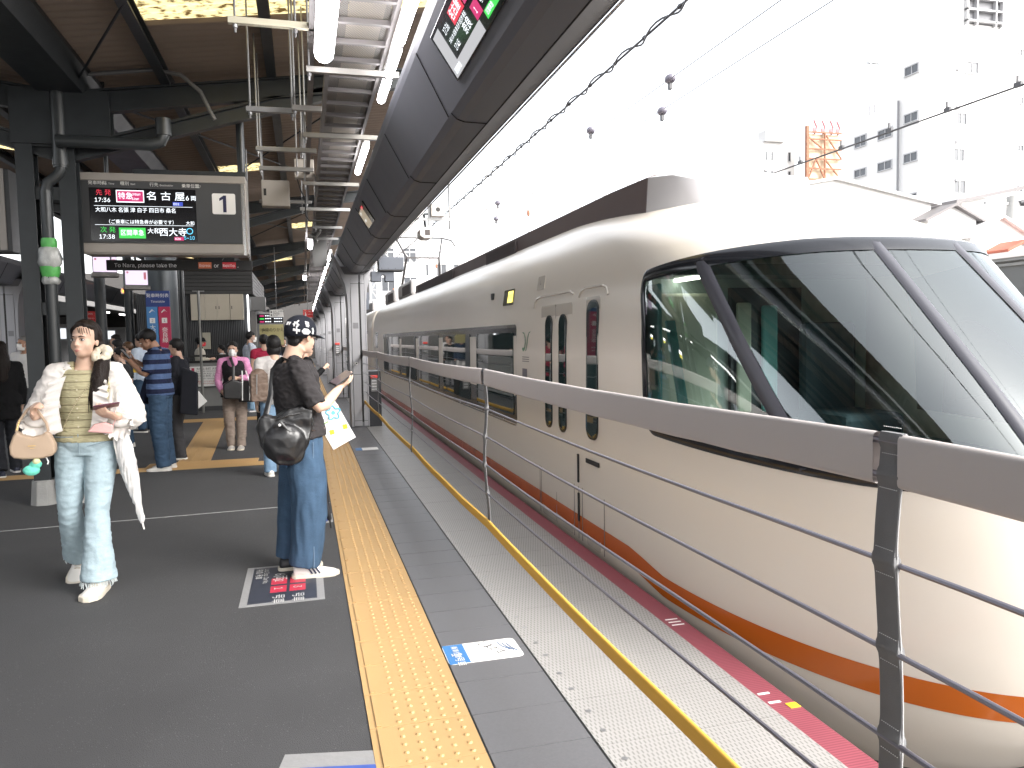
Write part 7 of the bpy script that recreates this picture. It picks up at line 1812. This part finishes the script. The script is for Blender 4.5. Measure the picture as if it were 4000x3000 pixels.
# woman in black at the left edge, back turned
def longhair(m):
    def fn(J, P, s, root, hf):
        hair_cap(J['headc'], hf, s, .016, -.9, .40, .42, seed=3.).build('hair', m, root, smooth=True)
        mb = MB(); limb(mb, [P(0, -.05, .02), P(0, -.075, -.08), P(0, -.10, -.20), P(0, -.11, -.36), P(0, -.10, -.46)], [.075, .088, .092, .075, .02], 16, 5); remesh(mb, 'long_hair', m, root, .008, 2, .006, (50, 50, 6))
    return fn
blackc = cloth('coat_jet', (.010, .010, .011), .2, .9, .4)
person(V((-3.50, 10.45, 0)), 'long haired woman all in black at the left edge, turned away', 1.60, R(25), over=dict(anR=(.12, .16, .085), knR=(.1, .12, .5), anL=(-.08, -.2, .12), knL=(-.09, .02, .48)), sk=SK1, top=blackc, bottom=mat('skirt_black', (.012, .014, .02), .8), sex='F', shoes=(mat('shoe_navy', (.02, .025, .05), .5), wsh), sleeve=.95, hairfn=longhair(hair_b), face=False, hem=-.42, topinf=.04, vox=.01)
person(V((-3.62, 9.95, 0)), 'person in dark jeans cut off by the left edge of the photo', 1.66, R(80), sk=SK3, top=cloth('jacket_dark', (.02, .02, .022)), bottom=cloth('jean_ink', (.02, .03, .05)), hair=hair_k, shoes=(ksh, wsh), sleeve=.95, face=False, vox=.012)
def shorthair_g(J, P, s, root, hf): hair_cap(J['headc'], hf, s, .007, -.40, .30, .52, seed=5.).build('hair', hair_g, root, smooth=True)
pr_, Jo, Po, so = person(V((-4.27, 13.8, 0)), 'grey haired old man in a white shirt and mask, behind the woman in black', 1.70, R(165), hf=(-.55, -.8, 0), sk=SK2, top=cloth('shirt_white', (.55, .54, .53)), bottom=cloth('slacks_grey', (.08, .08, .085)), hairfn=shorthair_g, shoes=(ksh, ksh), sleeve=.9, vox=.011)
mask(Po, so, pr_, mwhite)
# woman with a bun, dark tee, and people around her
def bun(J, P, s, root, hf):
    hair_cap(J['headc'], hf, s, .010, -.45, .34, .45, seed=8.).build('hair', hair_k, root, smooth=True); MB().ell(P(0, -.105, .0), .042 * s, .035 * s, .042 * s).build('bun', hair_k, root, smooth=True)
person(V((-2.62, 12.5, 0)), 'woman with a bun and dark T-shirt, beyond the shoulder of the woman in white', 1.50, R(70), sk=SK1, top=cloth('tee_slate', (.035, .037, .040)), bottom=den_d, sex='F', hairfn=bun, shoes=(wsh, wsh), sleeve=.4, face=False, vox=.011)
def bob(m):
    def fn(J, P, s, root, hf):
        mb = hair_cap(J['headc'], hf, s, .016, -.8, .36, .40, seed=1.); mb.build('hair', m, root, smooth=True); q = MB(); q.ell(P(0, -.03, -.045), .085 * s, .075 * s, .085 * s, 18, 12); q.build('bob', m, root, smooth=True)
    return fn
person(V((-3.30, 15.6, 0)), 'woman with short dark hair in black, looking left beyond the bun', 1.62, R(100), hf=(-.9, .2, 0), sk=SK1, top=blackc, bottom=cloth('slacks_black', (.02, .02, .02)), sex='F', hairfn=bob(hair_k), shoes=(ksh, ksh), sleeve=.9, vox=.012)
person(V((-3.05, 15.2, 0)), 'fair haired youngster next to the man in the striped polo', 1.58, R(95), sk=SK1, top=cloth('tee_paleblue', (.34, .40, .5)), bottom=den, hair=hair_br, shoes=(wsh, wsh), sleeve=.5, vox=.012)
person(V((-2.72, 14.6, 0)), 'person in a pale blue white shirt half hidden by the striped polo', 1.72, R(60), sk=SK3, top=cloth('shirt_ice', (.45, .52, .62)), bottom=den_d, hair=hair_k, shoes=(ksh, wsh), sleeve=.9, face=False, vox=.012)
person(V((-3.75, 17.6, 0)), 'man in black, leftmost of the small group by the slim columns', 1.74, R(110), sk=SK3, top=blackc, bottom=blackc, hair=hair_k, shoes=(ksh, ksh), sleeve=.9, face=False, vox=.013)
t = thing('yellow_bag', 'yellow snack bag held among the people left of the striped polo', 'bag', (-2.52, 12.9, 1.20)); MB().prism([(-.07, -.1), (.06, -.1), (.08, .05), (0, .12), (-.06, .06)], -.04, .04, lambda u, v, q: (u, q, v)).build('bag_body', mat('bag_yellow', (.68, .46, .06), .5), t, bevel=.015); MB().bx(-.06, .06, -.043, -.04, -.03, .0).build('white_label', wht, t)
# behind the parapet: bucket hat
def bucket(J, P, s, root, hf):
    hair_cap(J['headc'], hf, s, .010, -.6, .3, .4).build('hair', hair_k, root, smooth=True)
    mb = MB(); mb.tube([P(0, -.01, .02), P(0, -.01, .03), P(0, -.01, .10), P(0, -.01, .128), P(0, -.01, .132)], [(.150, .165), (.115, .13), (.095, .108), (.07, .08), (.01, .01)], 20, side=axes(hf)[0]); mb.build('bucket_hat', blackc, root, smooth=2)
pr_, Jk, Pk, sk_ = person(V((-2.50, 20.6, 0)), 'person in a black bucket hat, cream jacket and red mask behind the parapet', 1.66, R(-80), sk=SK3, top=cloth('jacket_cream', (.48, .45, .38)), bottom=blackc, hairfn=bucket, shoes=(ksh, ksh), sleeve=.9, vox=.013, face=False, over=dict(wrR=(.12, .25, 1.15), wrL=(-.12, .25, 1.15)))
mask(Pk, sk_, pr_, mat('mask_red', (.60, .05, .06), .8, var=.05))
person(V((-2.02, 20.9, 0)), 'dark clothed person crouching lower beside the bucket hat, behind the parapet', 1.47, R(80), sk=SK3, top=stripes('jacket_panda', (.02, .02, .02), (.5, .5, .5), .3, .3), bottom=blackc, hair=hair_k, shoes=(ksh, ksh), sleeve=.9, vox=.013, face=False)
# man in striped shirt and mask
pr_, Js, Ps, ss_ = person(V((-1.13, 17.75, 0)), 'man in a pale striped shirt and white mask, beyond the woman in pink', 1.76, R(-72), sk=SK3, top=stripes('shirt_pinstripe', (.56, .60, .66), (.28, .33, .42), .03, .4, axis=0), bottom=cloth('denim_sky', (.22, .34, .46)), hair=hair_k, shoes=(mat('shoe_bluewhite', (.4, .45, .55), .5), wsh), sleeve=.9, vox=.010, topinf=.03, over=dict(elR=(.23, .02, 1.12), wrR=(.10, .26, 1.20), elL=(-.23, .02, 1.12), wrL=(-.06, .27, 1.18)))
mask(Ps, ss_, pr_, mwhite)
# people beyond the capped man
def vest_red(): pass
pr_, Jv, Pv, sv_ = person(V((-.66, 14.0, 0)), 'dark haired person in a crimson quilted vest behind the capped man', 1.66, R(10), sk=SK3, top=cloth('vest_crimson', (.30, .02, .05)), bottom=blackc, hair=hair_k, shoes=(ksh, ksh), sleeve=.2, vox=.012, face=False)
pr_, Jv, Pv, sv_ = person(V((-.33, 9.2, 0)), 'person with a black bob and pale grey top behind the capped man', 1.60, R(12), sk=SK1, top=cloth('top_palegrey', (.50, .48, .47)), bottom=cloth('jean_mid', (.18, .28, .40)), sex='F', hairfn=bob(hair_k), shoes=(wsh, wsh), sleeve=.9, vox=.011, face=False)
t = thing('backpack', 'brown and grey backpack on the person behind the capped man', 'backpack', (-.50, 9.02, 1.06), R(12)); mb = MB(); mb.bx(-.09, .09, -.06, .06, -.18, .12); mb.ell((0, 0, .10), .09, .06, .08); remesh(mb, 'bag_body', mat('bag_brown', (.14, .095, .07), .6, var=.2), t, .01, 2, .008); MB().tube([(-.03, -.09, .12), (-.04, -.095, -.1)], .006, 6).build('zip_seam', galv, t)
pr_, *_ = person(V((.02, 11.6, 0)), 'person in black holding a phone, hidden behind the neck of the capped man', 1.52, R(-70), sk=SK1, top=blackc, bottom=blackc, hair=hair_k, shoes=(ksh, ksh), sleeve=.9, vox=.012, face=False, over=dict(wrR=(.08, .30, 1.28), elR=(.22, .05, 1.12)))
crowd_c = [cloth('crowd_grey', (.2, .2, .21)), cloth('crowd_navy', (.03, .04, .07)), cloth('crowd_white', (.5, .49, .48)), blackc]
lbs = ['leftmost of the four distant people under the yellow notice board', 'second from left of the four distant people under the yellow notice board', 'third from left of the four distant people under the yellow notice board', 'rightmost of the four distant people under the yellow notice board']
for i, (x, y) in enumerate(((-1.06, 25.5), (-.90, 24.2), (-.74, 25.8), (-.60, 24.6))): person(V((x, y, 0)), lbs[i], 1.62 + .03 * (i % 3), R(170 + 15 * i), sk=SK3, top=crowd_c[i], bottom=crowd_c[(i + 1) % 4], hair=hair_k, shoes=(ksh, ksh), sleeve=.9, vox=.016, face=False, hands=False, group='distant people under the yellow notice board')
for o in scn.objects:
    if 'h' in o.keys(): del o['h']
